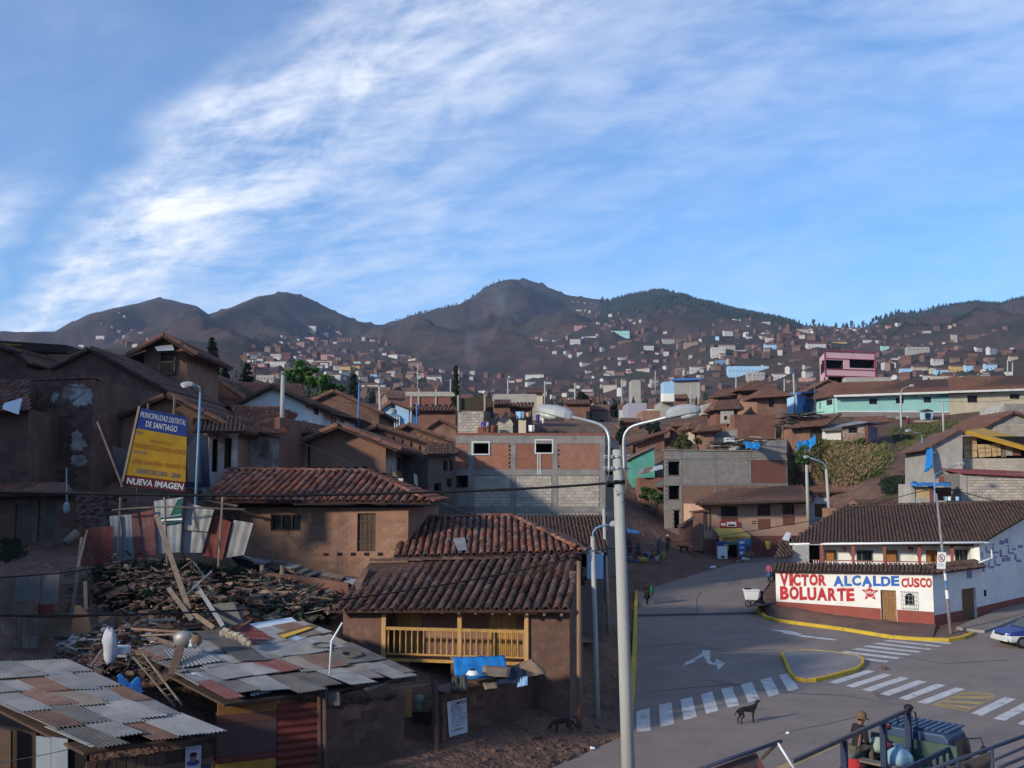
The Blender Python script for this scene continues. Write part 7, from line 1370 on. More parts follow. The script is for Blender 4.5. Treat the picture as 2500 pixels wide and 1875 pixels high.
for k,(x0,y0,x1,y1,mt,lab)in enumerate(((1259,1005,1280,1022,skyp,'pale blue cloth on the roof clothes line'),(1283,1007,1296,1018,M('peach_cloth',(.50,.32,.20),(.44,.28,.18),3),'peach cloth on the roof clothes line'),(1322,1008,1330,1034,whitem,'long white garment on the roof clothes line'),(1331,1012,1338,1024,inkb,'small black garment on the roof clothes line'),(1431,1004,1446,1026,inkb,'black shirt hanging apart on the roof clothes line'),(1290,1038,1305,1054,plaster,'white cloth hanging low on the brick building roof'),(1308,1012,1318,1032,inkn,'dark trousers on the roof clothes line'))):
 m=MB();P=[at(x,y,77.8)for x,y in((x0,y0),(x1,y0),(x1-1,y1),(x0+1,y1))];m.grid(lambda u,v:(P[0]*(1-u)+P[1]*u)*(1-v)+(P[3]*(1-u)+P[2]*u)*v+Vector((0,.06*math.sin(u*9),0)),8,4);o=m.build('hanging_clothes',mt,None,smooth=True,label=lab,cat='laundry',group='laundry on the brick building roof',fix=False);o.modifiers.new('s','SOLIDIFY').thickness=.015
def mid(name,label,x0,x1,y0,y1,d,mat,roof=None,rows=(),cat='house',group=None,hr=8):
 b=bld(name,label,(x0,d),(x1,d),y0,at(x0,y1,d).z-6,8,mat,[h for h in rows],cat=cat,group=group,t=.15)
 if roof:tile_plane([at(x0-3,y0+1,d-.8),at(x1+3,y0+1,d-.8),at(x1,y0-hr,d+4),at(x0,y0-hr,d+4)],max(8,int((x1-x0)*d/2453/.45)),.7,b.root,roof,'wave');tile_plane([at(x1+3,y0+1,d+8.8),at(x0-3,y0+1,d+8.8),at(x0,y0-hr,d+4),at(x1,y0-hr,d+4)],8,2,b.root,roof,'wave')
 return b
b=mid('long_brick_hall','long brick hall with a pale concrete beam behind the pale blue gable house',990,1112,958,1010,175,brickred);m=MB();r=b.wf.rect((990,958,1112,968));wbox(m,b.wf,0,r[1],b.wf.W,b.zt+.1,-.1,.25);m.build('beam',conc_l,b.root)
for px in(1020,1062):r=b.wf.rect((px,950,px+4,990));m=MB();wbox(m,b.wf,r[0],r[1],r[2],r[3],-.1,.2);m.build('column',conc_l,b.root)
patch([(1005,956),(1078,956),(1068,948),(1020,949)],178,5,'roof_cap',tile_old,b.root)
for a in(('dark_row_house','dim red roofed house row behind the tan gable',1000,1112,1000,1040,130,adobe_r,tile_far),('grey_terrace_house','long low house with grey parapet right of the long brick hall',1206,1310,962,990,190,conc_l,None),('tile_row_house','red tile roofed house behind the roof laundry',1285,1325,958,975,210,cream,tile_far),('brown_row_house','brown house with low roof behind the rooftop cabin',1192,1245,985,1010,140,adobe_r,tile_far),('brown_court_house','brown house below the grey parapet terrace',1236,1300,992,1020,150,adobe_r,tile_far),('gully_house_left','brown house on the near side of the gully behind the lamp arm',1380,1440,985,1010,190,adobe_r,tile_far),('concrete_tower_house','tall narrow cement house on the left of the gully',1542,1564,928,953,330,conc_l,None),('pale_lilac_house','pale lilac and blue house in the gully behind the right lamp arm',1532,1578,984,1020,175,M('lilac_paint',(.36,.34,.40),(.30,.28,.33),2),None),('cement_stack_house','cement house with a pale water tank in the gully',1612,1645,982,1012,190,conc_l,None),('brick_gully_house','brick coloured house beside the water tank house',1570,1612,1002,1030,165,adobe_l,None),('gully_house_right','brown gable house right of the water tank',1645,1676,972,1000,200,adobe_r,tile_far),('long_concrete_hall','long cement hall with a blue edged roof beyond the gully',1640,1709,926,940,420,conc_l,None),('blue_concrete_house','small pale blue house left of the long cement hall',1620,1646,932,954,380,skyp,None),('low_court_house','brown house behind the grey building left end',1640,1690,1040,1060,140,adobe_r,tile_far),('pole_row_house','brown house in front of the gully trees',1515,1560,1030,1060,150,adobe_r,tile_far)):
 mid(*a)
MB().box(at(1630,972,189),2.4,2,1.6).build('water_tank',plaster,None,bevel=.2,label='pale water tank on the cement house in the gully',cat='tank')
m=MB();p0,p1=at(1640,927,419),at(1709,925,419);m.bar(p0,p1,1.2,.8);m.build('blue_roof_edge',bluep,bpy.data.objects['long_concrete_hall'])
# ==== LAMPS, POLES, WIRES
def gfoot(p,dz=0.0):return Vector((p.x,p.y,gz(p.x,p.y)+dz))
def lamp_head(p0,d,ln,root,w=.17,lens=True):
 d=Vector(d).normalized();side=d.cross(Vector((0,0,1))).normalized();upv=side.cross(d);rings=[]
 for t,hw,top,bot in((0,.35,.30,-.25),(.06,.62,.62,-.38),(.2,.92,.95,-.38),(.45,1.0,1.05,-.38),(.7,.97,.9,-.36),(.88,.78,.62,-.32),(.97,.5,.34,-.25),(1.0,.22,.1,-.15)):
  c=p0+d*(ln*t);rings.append([c+side*(w*hw*x)+upv*(w*z)for x,z in((-1,bot),(-1,top*.35),(-.78,top*.8),(-.3,top),(.3,top),(.78,top*.8),(1,top*.35),(1,bot))])
 h=MB().loft(rings).build('lamp_head',metalg,root,smooth=False,bevel=.008)
 MB().loft([[p0+d*(ln*t)+side*(w*hw*1.04*x)+upv*(w*z)for x,z in((-1,-.42),(-1,-.30),(1,-.30),(1,-.42))]for t,hw in((.05,.6),(.2,.92),(.5,1.0),(.75,.96),(.92,.7),(1.0,.3))]).build('rim',M('dark_grey_rim',(.20,.21,.22),(.16,.17,.18),3,rough=.5),h)
 if lens:MB().loft([[p0+d*(ln*t)+side*(w*hw*math.cos(a))+upv*(w*(-.40+dp*math.sin(a)))for a in np.linspace(math.pi,2*math.pi,9)]for t,hw,dp in((.36,.5,.1),(.44,.85,.55),(.62,.92,.72),(.82,.8,.6),(.95,.4,.15))]).build('lens',lens_m,h,smooth=True)
 return h
def main_lamp():
 d=23.5;a,b=at(1507,1098,d),at(1534,1875,d);k=(a.z+.1)/(a.z-b.z);base=a+(b-a)*k;root=thing('street_lamp','tall concrete street lamp post with two curved arms in the foreground','street lamp',base)
 MB().tube([base,base+(a-base)*.5,a],[.168,.138,.112],20).build('pole',polem,root,smooth=True);MB().tube([a,a+Vector((0,0,.005))],.112,20).build('pole_cap',concrete,root)
 arms=(([(1487,1152),(1487.5,1110),(1487,1072),(1480,1050),(1463,1036),(1430,1026),(1391,1017)],'L'),([(1524,1146),(1523,1110),(1522.5,1078),(1527,1058),(1541,1043),(1566,1034),(1600,1026),(1630,1018)],'R'))
 for pts,s_ in arms:
  P=[at(x,y,d-.05+(.012*abs(x-1505)if s_=='L' else-.004*abs(x-1505)))for x,y in pts];Q=[]
  for i in range(len(P)-1):
   p0,p1,p2,p3=P[max(i-1,0)],P[i],P[i+1],P[min(i+2,len(P)-1)]
   for t in(0,.25,.5,.75):Q.append(.5*((2*p1)+(p2-p0)*t+(2*p0-5*p1+4*p2-p3)*t*t+(3*p1-p0-3*p2+p3)*t**3))
  Q.append(P[-1]);MB().tube(Q,.038,10).build('arm',galv,root,smooth=True);e=P[-1]
  if s_=='L':lamp_head(e+Vector((.10,-.05,-.02)),(-.87,.38,.24),1.0,root,.19)
  else:lamp_head(e+Vector((-.04,0,.03)),(.93,-.25,.17),.80,root,.175)
 for y in(1115,1143):
  c=at(1508,y,d);MB().tube([c-Vector((0,0,.035)),c+Vector((0,0,.035))],.124,18).build('clamp_band',galv,root,smooth=True)
  for sx,px in((-1,1487),(1,1523)):
   q_=at(px,y,d-.05)
   for dx in(-.11,.07):
    m=MB();m.box(q_+Vector((dx+.02,-.03,0)),.09,.07,.075);o=m.build('clamp_bracket',galv,root,bevel=.006);MB().ball(q_+Vector((dx+.02,-.075,0)),.018,6,4).build('bolt',inkb,o)
 c=at(1512,1180,d);m=MB()
 for k in range(3):m.tube([c+Vector((.13*math.cos(t),.13*math.sin(t),.03*k+.012*math.sin(5*t)))for t in np.linspace(0,2*math.pi,14)],.016,5,cap=False)
 m.build('cable_loops',blackm,root,smooth=True)
 for pts in([(1487,1152),(1484,1168),(1479,1178),(1486,1182)],[(1524,1146),(1531,1165),(1527,1195),(1516,1206),(1502,1196)]):MB().tube([at(x,y,d-.14)for x,y in pts],.008,5).build('lead_wire',M('grey_wire',(.22,.22,.21),(.18,.18,.18),3),root,smooth=True)
 for px,py in((1507,1207),(1520,1226)):p=at(px,py,d-.14);MB().box(p,.025,.03,.03).build('bolt_hole',inkb,root)
 for px,py in((1483,1181),(1500,1177),(1520,1174)):MB().ball(at(px,py,d-.16),(.06,.03,.025),8,5).build('insulator',blackm,root,smooth=True)
main_lamp()
def lamp(label,foot,d,top,arm,r=.09,mt=polem,am=galv,hd=None,group=None,dz=0,down=1.2,name='street_lamp',hl=.55):
 a,b=at(foot[0],foot[1],d),at(top[0],top[1],d);dirv=(a-b).normalized();f=a+dirv*down;root=thing(name,label,'street lamp' if arm else 'utility pole',f,group)
 MB().tube([f,b],[r*1.15,r*.8],10).build('pole',mt,root,smooth=True)
 if arm:
  P=[at(x,y,d)for x,y in arm];MB().tube([b-Vector((0,0,.15))]+P,r*.38,7).build('arm',am,root,smooth=True);e,q_=P[-1],P[-2];dr=(e-q_);dr.z*=.6;lamp_head(e-dr.normalized()*.05,dr+Vector((0,-.15*dr.length,0)),hl,root,.14 if hl<.7 else .2,lens=True)
 return root
lamp('pale blue street lamp post beside the signboard',(478,1225),41.5,(489,958),[(488.5,946),(484,942),(474,941)],.055,bluem,bluem,hl=.60)
lamp('grey street lamp on a concrete pole near the balcony house corner',(1458,1745),36.5,(1447,1310),[(1448,1300),(1455,1290),(1466,1285),(1492,1281)],.10,polem,bluem,hl=.5)
lamp('slim grey concrete pole behind the lamp near the balcony house',(1483,1490),52,(1474,1242),None,.10,polem,name='utility_pole')
lamp('rough wooden pole at the right corner of the balcony house',(1415,1745),34.2,(1413,1370),None,.09,M('raw_timber',(.26,.16,.10),(.18,.11,.075),3,bump=.3,stretch=(3,3,.4)),name='timber_pole')
lamp('tall grey concrete pole behind the red tiled adobe house',(686,1150),58,(691,908),None,.14,polem,name='utility_pole')
root=bpy.data.objects['utility_pole.001'];MB().bar(at(684,912,57.8),at(697,910,57.8),.06).build('crossarm',wood_d,root)
lamp('plain concrete pole standing left of the curved lamp above the small white house',(1973,1255),96,(1969,1135),None,.16,polem,name='utility_pole')
lamp('curved arm street lamp on a concrete pole above the small white house',(2025,1255),92,(2017,1146),[(2016,1140),(2012,1132),(2002,1126),(1975,1117)],.15,polem,bluem,hl=.6)
lamp('pale blue street lamp at the foot of the bank beside the block gable house',(2255,1185),88,(2251,1068),[(2250,1062),(2244,1058),(2224,1053)],.07,bluem,bluem,hl=.6)
lamp('grey street lamp on the knoll in front of the turquoise house',(2201,1090),134,(2199,958),[(2202,950),(2214,945),(2220,943)],.14,polem,galv,hl=.7)
lamp('thin pole with a wire between turquoise and cream house',(2304,1062),134,(2301,978),None,.14,polem,name='utility_pole')
lamp('pole beside the blue house at the left end of the turquoise wing',(1941,1003),155,(1937,912),None,.16,polem,name='utility_pole')
lamp('thin dark pole in front of the turquoise wing',(1991,1008),150,(1988,905),None,.09,M('dark_pole',(.12,.12,.12),(.09,.09,.09),3),name='utility_pole')
lamp('pale blue lamp pole beside the block hut and water tubs',(2283,1240),76,(2281,1165),[(2283,1158),(2300,1150),(2338,1134)],.07,bluem,bluem,hl=.55)
lamp('blue pole right of the white gable house',(874,1050),90,(877,935),None,.09,bluep,name='utility_pole')
lamp('grey pole at the left edge of the pale blue gable house',(930,1040),108,(926,945),None,.16,polem,name='utility_pole')
lamp('pale pole with crossarms right of the pale blue gable house',(1004,1042),112,(1004,968),None,.13,polem,name='utility_pole')
lamp('thin blue pole left of the long brick hall',(1018,1045),112,(1017,984),None,.09,bluep,name='utility_pole')
PL=['right of the tan gable house','behind the rooftop cabin','above the left lamp head','between the two lamp arms','left of the two poles by the long cement hall','right of the two poles by the long cement hall','below the pale blue school','in front of the grey unfinished block','left of the pink building','left of the pair at the far right','right of the pair at the far right','beside the thin ragged conifer','behind the roof laundry','above the long brick hall','above the concrete tower house','near the smoke plume']
for k,(x,y0,y1,d,r)in enumerate(((1078,1040,1000,140,.13),(1240,990,925,230,.2),(1404,980,935,260,.22),(1518,980,925,300,.22),(1686,975,940,240,.2),(1705,975,935,240,.2),(1797,940,915,260,.2),(1838,940,905,300,.2),(1915,955,925,200,.16),(2460,912,878,420,.3),(2472,922,885,420,.3),(1100,985,925,260,.2),(1330,965,930,300,.22),(1020,935,890,520,.3),(1600,940,905,420,.25),(1120,925,898,600,.3))):
 lamp('distant utility pole '+PL[k],(x,y0),d,(x,y1),None,r,polem,name='utility_pole',group='distant utility poles',down=4)
a,b=at(2321,1535,56.3),at(2286,1205,57.4);root=thing('sign_pole','leaning grey pole with torn posters and a no parking sign at the white house','sign',a);MB().tube([a-Vector((0,0,.3)),a+(b-a)*.5,b],[.10,.085,.06],10).build('pole',M('stained_pole',(.27,.25,.24),(.18,.16,.16),2,bump=.3,stain=[(1.6,.52,.62,(.15,.22,.34),.6),(2.2,.56,.64,(.30,.14,.10),.6)]),root,smooth=True)
c=at(2298,1368.5,56.6);sx,sz=.46,.92;n_=Vector((-.1,-1,0)).normalized();U=Vector((1,-.1,-.06)).normalized();V=Vector((.10,0,1)).normalized();P=lambda u,v,o:c+U*u+V*v+n_*o
MB().prism([P(-sx/2,-sz/2,.02),P(sx/2,-sz/2,.02),P(sx/2,sz/2,.02),P(-sx/2,sz/2,.02)],n_*.025).build('plate',whitem,root)
m=MB();k=24
for i in range(k):
 t0,t1=2*math.pi*i/k,2*math.pi*(i+1)/k;m.poly([P(r_*math.cos(t),.14+r_*1.25*math.sin(t),.05)for r_,t in((.14,t0),(.14,t1),(.18,t1),(.18,t0))])
m.poly([P(-.12,.27,.051),P(-.08,.29,.051),P(.12,.01,.051),P(.08,-.01,.051)]);m.build('prohibition_ring',M('sign_red',(.33,.05,.05),(.28,.045,.045),3),root,fix=False)
text('E','lettering',inkb,P(-.065,.04,.046),U,V,.13,.20,root,.01,.0)
for k,(s_,v,w_)in enumerate((('PROHIBIDO',-.22,.36),('ESTACIONAR',-.32,.36))):text(s_,'lettering',inkb,P(-.18,v,.046),U,V,w_,.06,root,.0,.0)
for k,(t,mt)in enumerate(((.60,M('torn_blue_paper',(.03,.16,.36),(.2,.2,.25),6)),(.45,whitem),(.30,M('torn_red_paper',(.30,.12,.10),(.2,.2,.2),6)),(.72,whitem))):
 q_=a+(b-a)*(t*.48);MB().tube([q_,q_+(b-a).normalized()*R.uniform(.25,.5)],.098-t*.018,10,cap=False).build('torn_poster',mt,root,smooth=True)
def wire(pts,label,r=.016,name='cable',mt=None,n=6):
 P=[at(x,y,d)for x,y,d in pts];Q=[]
 for i in range(len(P)-1):
  p0,p1,p2,p3=P[max(i-1,0)],P[i],P[i+1],P[min(i+2,len(P)-1)]
  for t in[j/n for j in range(n)]:Q.append(.5*((2*p1)+(p2-p0)*t+(2*p0-5*p1+4*p2-p3)*t*t+(3*p1-p0-3*p2+p3)*t**3))
 return MB().tube(Q+[P[-1]],r,5).build(name,mt or blackm,None,smooth=True,label=label,cat='cable')
wire([(-60,1198,20),(300,1207,20.8),(620,1210,21.5),(900,1206,22.2),(1200,1197,22.9),(1400,1186,23.3),(1502,1178,23.4)],'thick black cable running from the left edge to the main lamp post',.030)
wire([(-40,1502,22),(180,1503,23.5),(420,1497,26),(620,1487,29),(850,1462,32),(1100,1425,34),(1280,1390,35.5),(1400,1360,36),(1447,1335,36.5)],'black cable rising across the balcony roof from the lower left',.026)
wire([(-30,1412,29),(180,1395,31),(330,1365,33)],'black cable sagging over the lower left fence',.024)
wire([(-30,1498,30),(160,1508,31),(330,1490,32)],'short black cable above the scrap heap at the left',.022)
wire([(600,1045,52),(760,1090,55),(960,1180,58),(1140,1250,60)],'thin pale wire descending past the brown gable house',.012,mt=MATS['grey_wire'])
wire([(1447,1345,36.4),(1500,1338,42),(1690,1318,80),(1800,1302,92),(1990,1270,75)],'black cable crossing in front of the shop awning',.03)
wire([(1990,1270,75),(2150,1226,66),(2286,1195,57.4),(2400,1215,60),(2520,1248,64)],'black cable over the white corner house roof',.024)
wire([(693,912,58),(760,960,66),(877,985,90),(926,950,108)],'thin cable from the tall concrete pole to the pale blue gable house',.02)
wire([(2199,965,134),(2250,975,134),(2301,980,134),(2430,980,140),(2520,970,145)],'thin cable in front of the turquoise and cream houses',.025)
wire([(-20,1865,19),(120,1840,20),(260,1808,21)],'thin pale wire in the lower left corner',.008,mt=MATS['grey_wire'])
wire([(1458,1348,36.4),(1430,1352,38),(1395,1350,40)],'short black cable from the grey lamp to the red hip roof',.02)
# ==== NEAR RAILINGS AND FRAME AT THE LOWER RIGHT
root=thing('stair_railing','dark blue pipe railing descending at the lower right corner','railing',at(2450,1880,13));rb=M('railing_blue',(.045,.050,.075),(.04,.05,.09),3,rough=.5,bump=.05)
for p,q_,r in(((2240,1890),(2520,1790),.024),((2424,1857),(2520,1816),.018),((2440,1873),(2520,1841),.018)):MB().tube([at(*p,12.6),at(*q_,13.6)],r,10).build('rail',rb,root,smooth=True)
for px,y in((2422,1828),(2340,1857)):MB().tube([at(px,y,13.1),at(px+3,1960,13.0)],.022,8).build('baluster',rb,root,smooth=True)
MB().prism([at(2300,1882,13.1),at(2421,1836,13.4),at(2425,1960,13.3),at(2300,1960,13.1)],(0,.03,0)).build('panel',M('railing_panel',(.115,.09,.085),(.09,.075,.07),2),root)
for y in(1880,1900,1930):MB().tube([at(2430,y,13.2),at(2520,y-38,13.7)],.014,6).build('rail',rb,root,smooth=True)
root=thing('rusty_board_frame','rusty red board under a dark pipe with a white strut at the bottom edge','frame',at(1860,1890,17));MB().tube([at(1690,1884,16.6),at(1907,1809,17.6)],.032,10).build('pipe',rb,root,smooth=True)
MB().tube([at(1899,1814,17.5),at(1942,1882,17.3)],.02,8).build('white_strut',whitem,root,smooth=True);MB().tube([at(1897,1815,17.5),at(1860,1852,17.4)],.025,8).build('dark_strut',wood_d,root,smooth=True)
MB().prism([at(1745,1875,16.9),at(1846,1837,17.4),at(1876,1890,17.2),at(1840,1960,17.0),at(1745,1960,16.8)],(0,.03,0)).build('board',M('rusty_board',(.24,.055,.035),(.075,.05,.045),1.6,rough=.8,contrast=(.42,.58),bump=.1),root)
sheet('yellow_lane_edge',[tuple(G(*p).xy)for p in[(1890,1875),(1995,1833),(2060,1808),(2066,1813),(2000,1842),(1925,1876)]],.005,painty,parent=road)
# ==== TRUCK
def truck():
 h=Vector((.70,.714,0)).normalized();lf=Vector((-h.y,h.x,0));O=Vector((10.0,25.0,0))-h*.55;root=thing('flatbed_truck','blue stake truck loaded with bags, tarpaulin and people, driving away at the lower right','truck',O)
 P=lambda x,y,z:O+h*x+lf*(y*.82)+Vector((0,0,z));tb=M('truck_blue',(.030,.058,.125),(.022,.045,.10),2,rough=.45,bump=.05,spec=.5);tg_=M('truck_green',(.055,.095,.075),(.04,.07,.055),2,rough=.6);tdk=M('truck_dark_blue',(.022,.032,.062),(.022,.035,.08),2,rough=.5);rust=M('truck_bed_rust',(.14,.065,.04),(.10,.05,.035),2,rough=.8)
 def sec(x,w,z0,z1,wt,r=.12):return[P(x,a*w_,z)for a,w_,z in((-1,w,z0),(-1,w,z0+(z1-z0)*.5),(-1,wt,z1-r),(-1,wt-r,z1),(1,wt-r,z1),(1,wt,z1-r),(1,w,z0+(z1-z0)*.5),(1,w,z0))]
 MB().loft([sec(-.05,1.0,.55,2.35,.92),sec(.1,1.0,.5,2.42,.93),(sec(.95,1.0,.5,2.40,.92)),sec(1.25,1.0,.5,2.1,.92),sec(1.55,.99,.5,1.35,.93),sec(1.65,.96,.55,1.2,.93)]).build('cab',tb,root,bevel=.02)
 for i in range(10):MB().box((0,0,0),1.0,.10,.035,mat=frame(P(.5,-.85+i*.188,2.425),h,lf,Vector((0,0,1)))).build('roof_rib',tb,root)
 for sgn in(-1,1):
  MB().prism([P(.25,sgn*.985,1.5),P(1.2,sgn*.985,1.5),P(1.05,sgn*.955,2.15),P(.25,sgn*.955,2.2)],lf*sgn*.02).build('side_window',M('tinted_window',(.05,.035,.03),(.04,.03,.028),2,rough=.15,bump=0,spec=.6),root)
  MB().tube([P(1.15,sgn*.95,2.1),P(1.35,sgn*1.2,2.12),P(1.38,sgn*1.25,1.95)],.015,6).build('mirror_arm',blackm,root);MB().ball(P(1.38,sgn*1.25,1.72),(.10,.07,.24),9,7).build('mirror',blackm,root,smooth=True)
  for x in(.85,-2.3,-3.6):
   m=MB();c=P(x,sgn*.86,.42);rings=[[c+lf*(sgn*w_)+h*(r_*math.cos(a))+Vector((0,0,r_*math.sin(a)))for a in np.linspace(0,2*math.pi,19)[:-1]]for w_,r_ in((-.12,.36),(-.1,.42),(.1,.42),(.13,.36))];o=m.loft(rings).build('wheel',blackm,root);m=MB();m.loft([[c+lf*(sgn*w_)+h*(r_*math.cos(a))+Vector((0,0,r_*math.sin(a)))for a in np.linspace(0,2*math.pi,15)[:-1]]for w_,r_ in((.1,.22),(.145,.2))]).build('rim',galv,o)
 MB().prism([P(1.30,-.82,1.45),P(1.30,.82,1.45),P(1.05,.80,2.2),P(1.05,-.80,2.2)],h*.2).build('windscreen',glass,root)
 MB().box((0,0,0),5.2,2.1,.12,mat=frame(P(-2.75,0,.98),h,lf,Vector((0,0,1)))).build('bed',rust,root);MB().box((0,0,0),5.4,.8,.16,mat=frame(P(-2.2,0,.72),h,lf,Vector((0,0,1)))).build('chassis',blackm,root)
 for z,t in((1.25,.09),(1.68,.09),(2.12,.10)):MB().bar(P(-.15,-1.03,z),P(-5.3,-1.03,z),.06,t).build('side_rail',tdk,root)
 for i in range(14):x=-.15-i*.39;MB().bar(P(x,-1.03,1.0),P(x,-1.03,2.14),.07,.05).build('stake',tdk,root)
 MB().bar(P(-.2,-1.0,1.45),P(-5.3,-1.0,1.45),.03,.25).build('side_board',tdk,root)
 for z in(1.2,1.5):MB().bar(P(-.15,1.02,z),P(-5.3,1.02,z),.05,.26).build('side_board',rust,root)
 MB().bar(P(-1.3,1.03,1.68),P(-5.3,1.03,1.68),.07,.08).build('side_cap',tdk,root);MB().bar(P(-.2,1.02,1.9),P(-1.6,1.02,1.75),.06,.3).build('front_side_board',tg_,root)
 MB().box((0,0,0),.06,2.05,1.2,mat=frame(P(-.22,0,1.6),h,lf,Vector((0,0,1)))).build('bulkhead',tg_,root)
 for x,zt_ in((-.35,2.86),(-1.7,2.80),(-3.6,2.74)):MB().bar(P(x,0.05,1.0),P(x,0.05,zt_),.13,.09,up=(h.x,h.y,0)).build('frame_post',tdk,root)
 MB().bar(P(-.2,.05,2.88),P(-5.8,.05,2.72),.07,.08).build('ridge_beam',M('beam_violet_grey',(.12,.105,.115),(.09,.08,.09),3),root);MB().ball(P(-.3,.05,2.93),(.12,.12,.08),8,5).build('beam_knob',blackm,root,smooth=True)
 for x,y0,y1,z in((-1.35,1.0,-.95,1.80),(-1.5,.3,-1.0,1.62),(-3.4,1.0,-1.0,1.72)):MB().bar(P(x,y0,z),P(x-.1,y1,z),.26,.05,up=(0,0,1)).build('bench_plank',M('bench_plank',(.21,.17,.15),(.15,.12,.11),3,bump=.2),root)
 def cloth(name,label,mt,cat,x0,x1,y0,y1,z,amp):
  m=MB();m.grid(lambda u,v:P(x0+(x1-x0)*u,y0+(y1-y0)*v,z+amp*mnoise.noise(Vector((u*4,v*4,z)))+.3*amp*math.sin(u*12+v*7)-.25*(abs(v-.5)*2)**3),16,14);o=m.build(name,mt,None,smooth=True,label=label,cat=cat,fix=False);o.modifiers.new('s','SOLIDIFY').thickness=.02
 cloth('tarpaulin','dark green tarpaulin crumpled behind the truck cab',M('dark_green_tarp',(.045,.075,.058),(.03,.05,.04),2,bump=.4,bsc=5,rough=.7),'tarpaulin',-.3,-1.25,-.95,.55,1.72,.28)
 cloth('tarpaulin','olive tarpaulin hanging inside the truck bed',M('olive_tarp',(.14,.145,.09),(.09,.095,.06),2,bump=.4,bsc=5,rough=.7),'tarpaulin',-1.5,-2.3,-.1,.75,1.5,.3)
 b=MB();c=P(-1.05,-.02,1.95);rings=[]
 for t,r_ in((0,.12),(.1,.26),(.3,.32),(.55,.30),(.75,.20),(.88,.07),(1.0,.12)):rings.append([c+Vector((r_*(1+.07*math.sin(7*a))*math.cos(a),r_*(1+.07*math.sin(7*a))*math.sin(a),-.24+.52*t))for a in np.linspace(0,2*math.pi,29)[:-1]])
 b.loft(rings).build('bag',M('light_blue_plastic_bag',(.26,.42,.52),(.20,.34,.44),6,rough=.35,bump=.3),None,smooth=True,label='knotted light blue plastic bag on the truck load',cat='bag')
 MB().ball(P(-.75,.75,2.05),(.2,.18,.2),9,7,.03).build('bag',M('pale_green_bag',(.36,.42,.36),(.28,.33,.29),6,bump=.3),None,smooth=True,label='pale green bag beside the man in the hat on the truck',cat='bag')
 MB().ball(P(-1.0,.35,2.15),(.16,.10,.07),9,6,.02).build('bundle',M('wine_cloth',(.14,.025,.05),(.1,.02,.04),4),None,smooth=True,label='wine red cloth lying by the knotted blue bag on the truck',cat='cloth')
 MB().ball(P(-2.35,-.55,1.5),(.45,.4,.28),10,7,.05).build('bundle',M('orange_brown_sack',(.30,.12,.05),(.2,.08,.04),4,bump=.4),None,smooth=True,label='orange brown sacks in the near rear part of the truck bed',cat='sack')
 MB().ball(P(-2.55,-.8,1.52),(.12,.1,.1),8,6,.02).build('bundle',tarp_d,None,smooth=True,label='small dark blue bundle on the orange brown sacks in the truck',cat='bundle')
 MB().ball(P(-2.9,.25,1.9),(.26,.2,.34),10,8,.03).build('bundle',redp,None,smooth=True,label='bright red bundle carried among the truck passengers',cat='bundle')
 MB().ball(P(-.1,.85,2.35),(.1,.1,.05),8,5).build('roof_beacon',redp,root,smooth=True);MB().tube([P(.15,.6,2.4),P(.1,.62,2.62),P(.1,.4,2.66),P(.15,.38,2.42)],.022,6).build('roof_hoop',blackm,root);MB().tube([P(.25,.3,2.4),P(.2,.32,2.72),P(.2,.12,2.74),P(.25,.1,2.42)],.022,6).build('roof_hoop',blackm,root)
 return P,h,lf
TP,TH,TL_=truck()
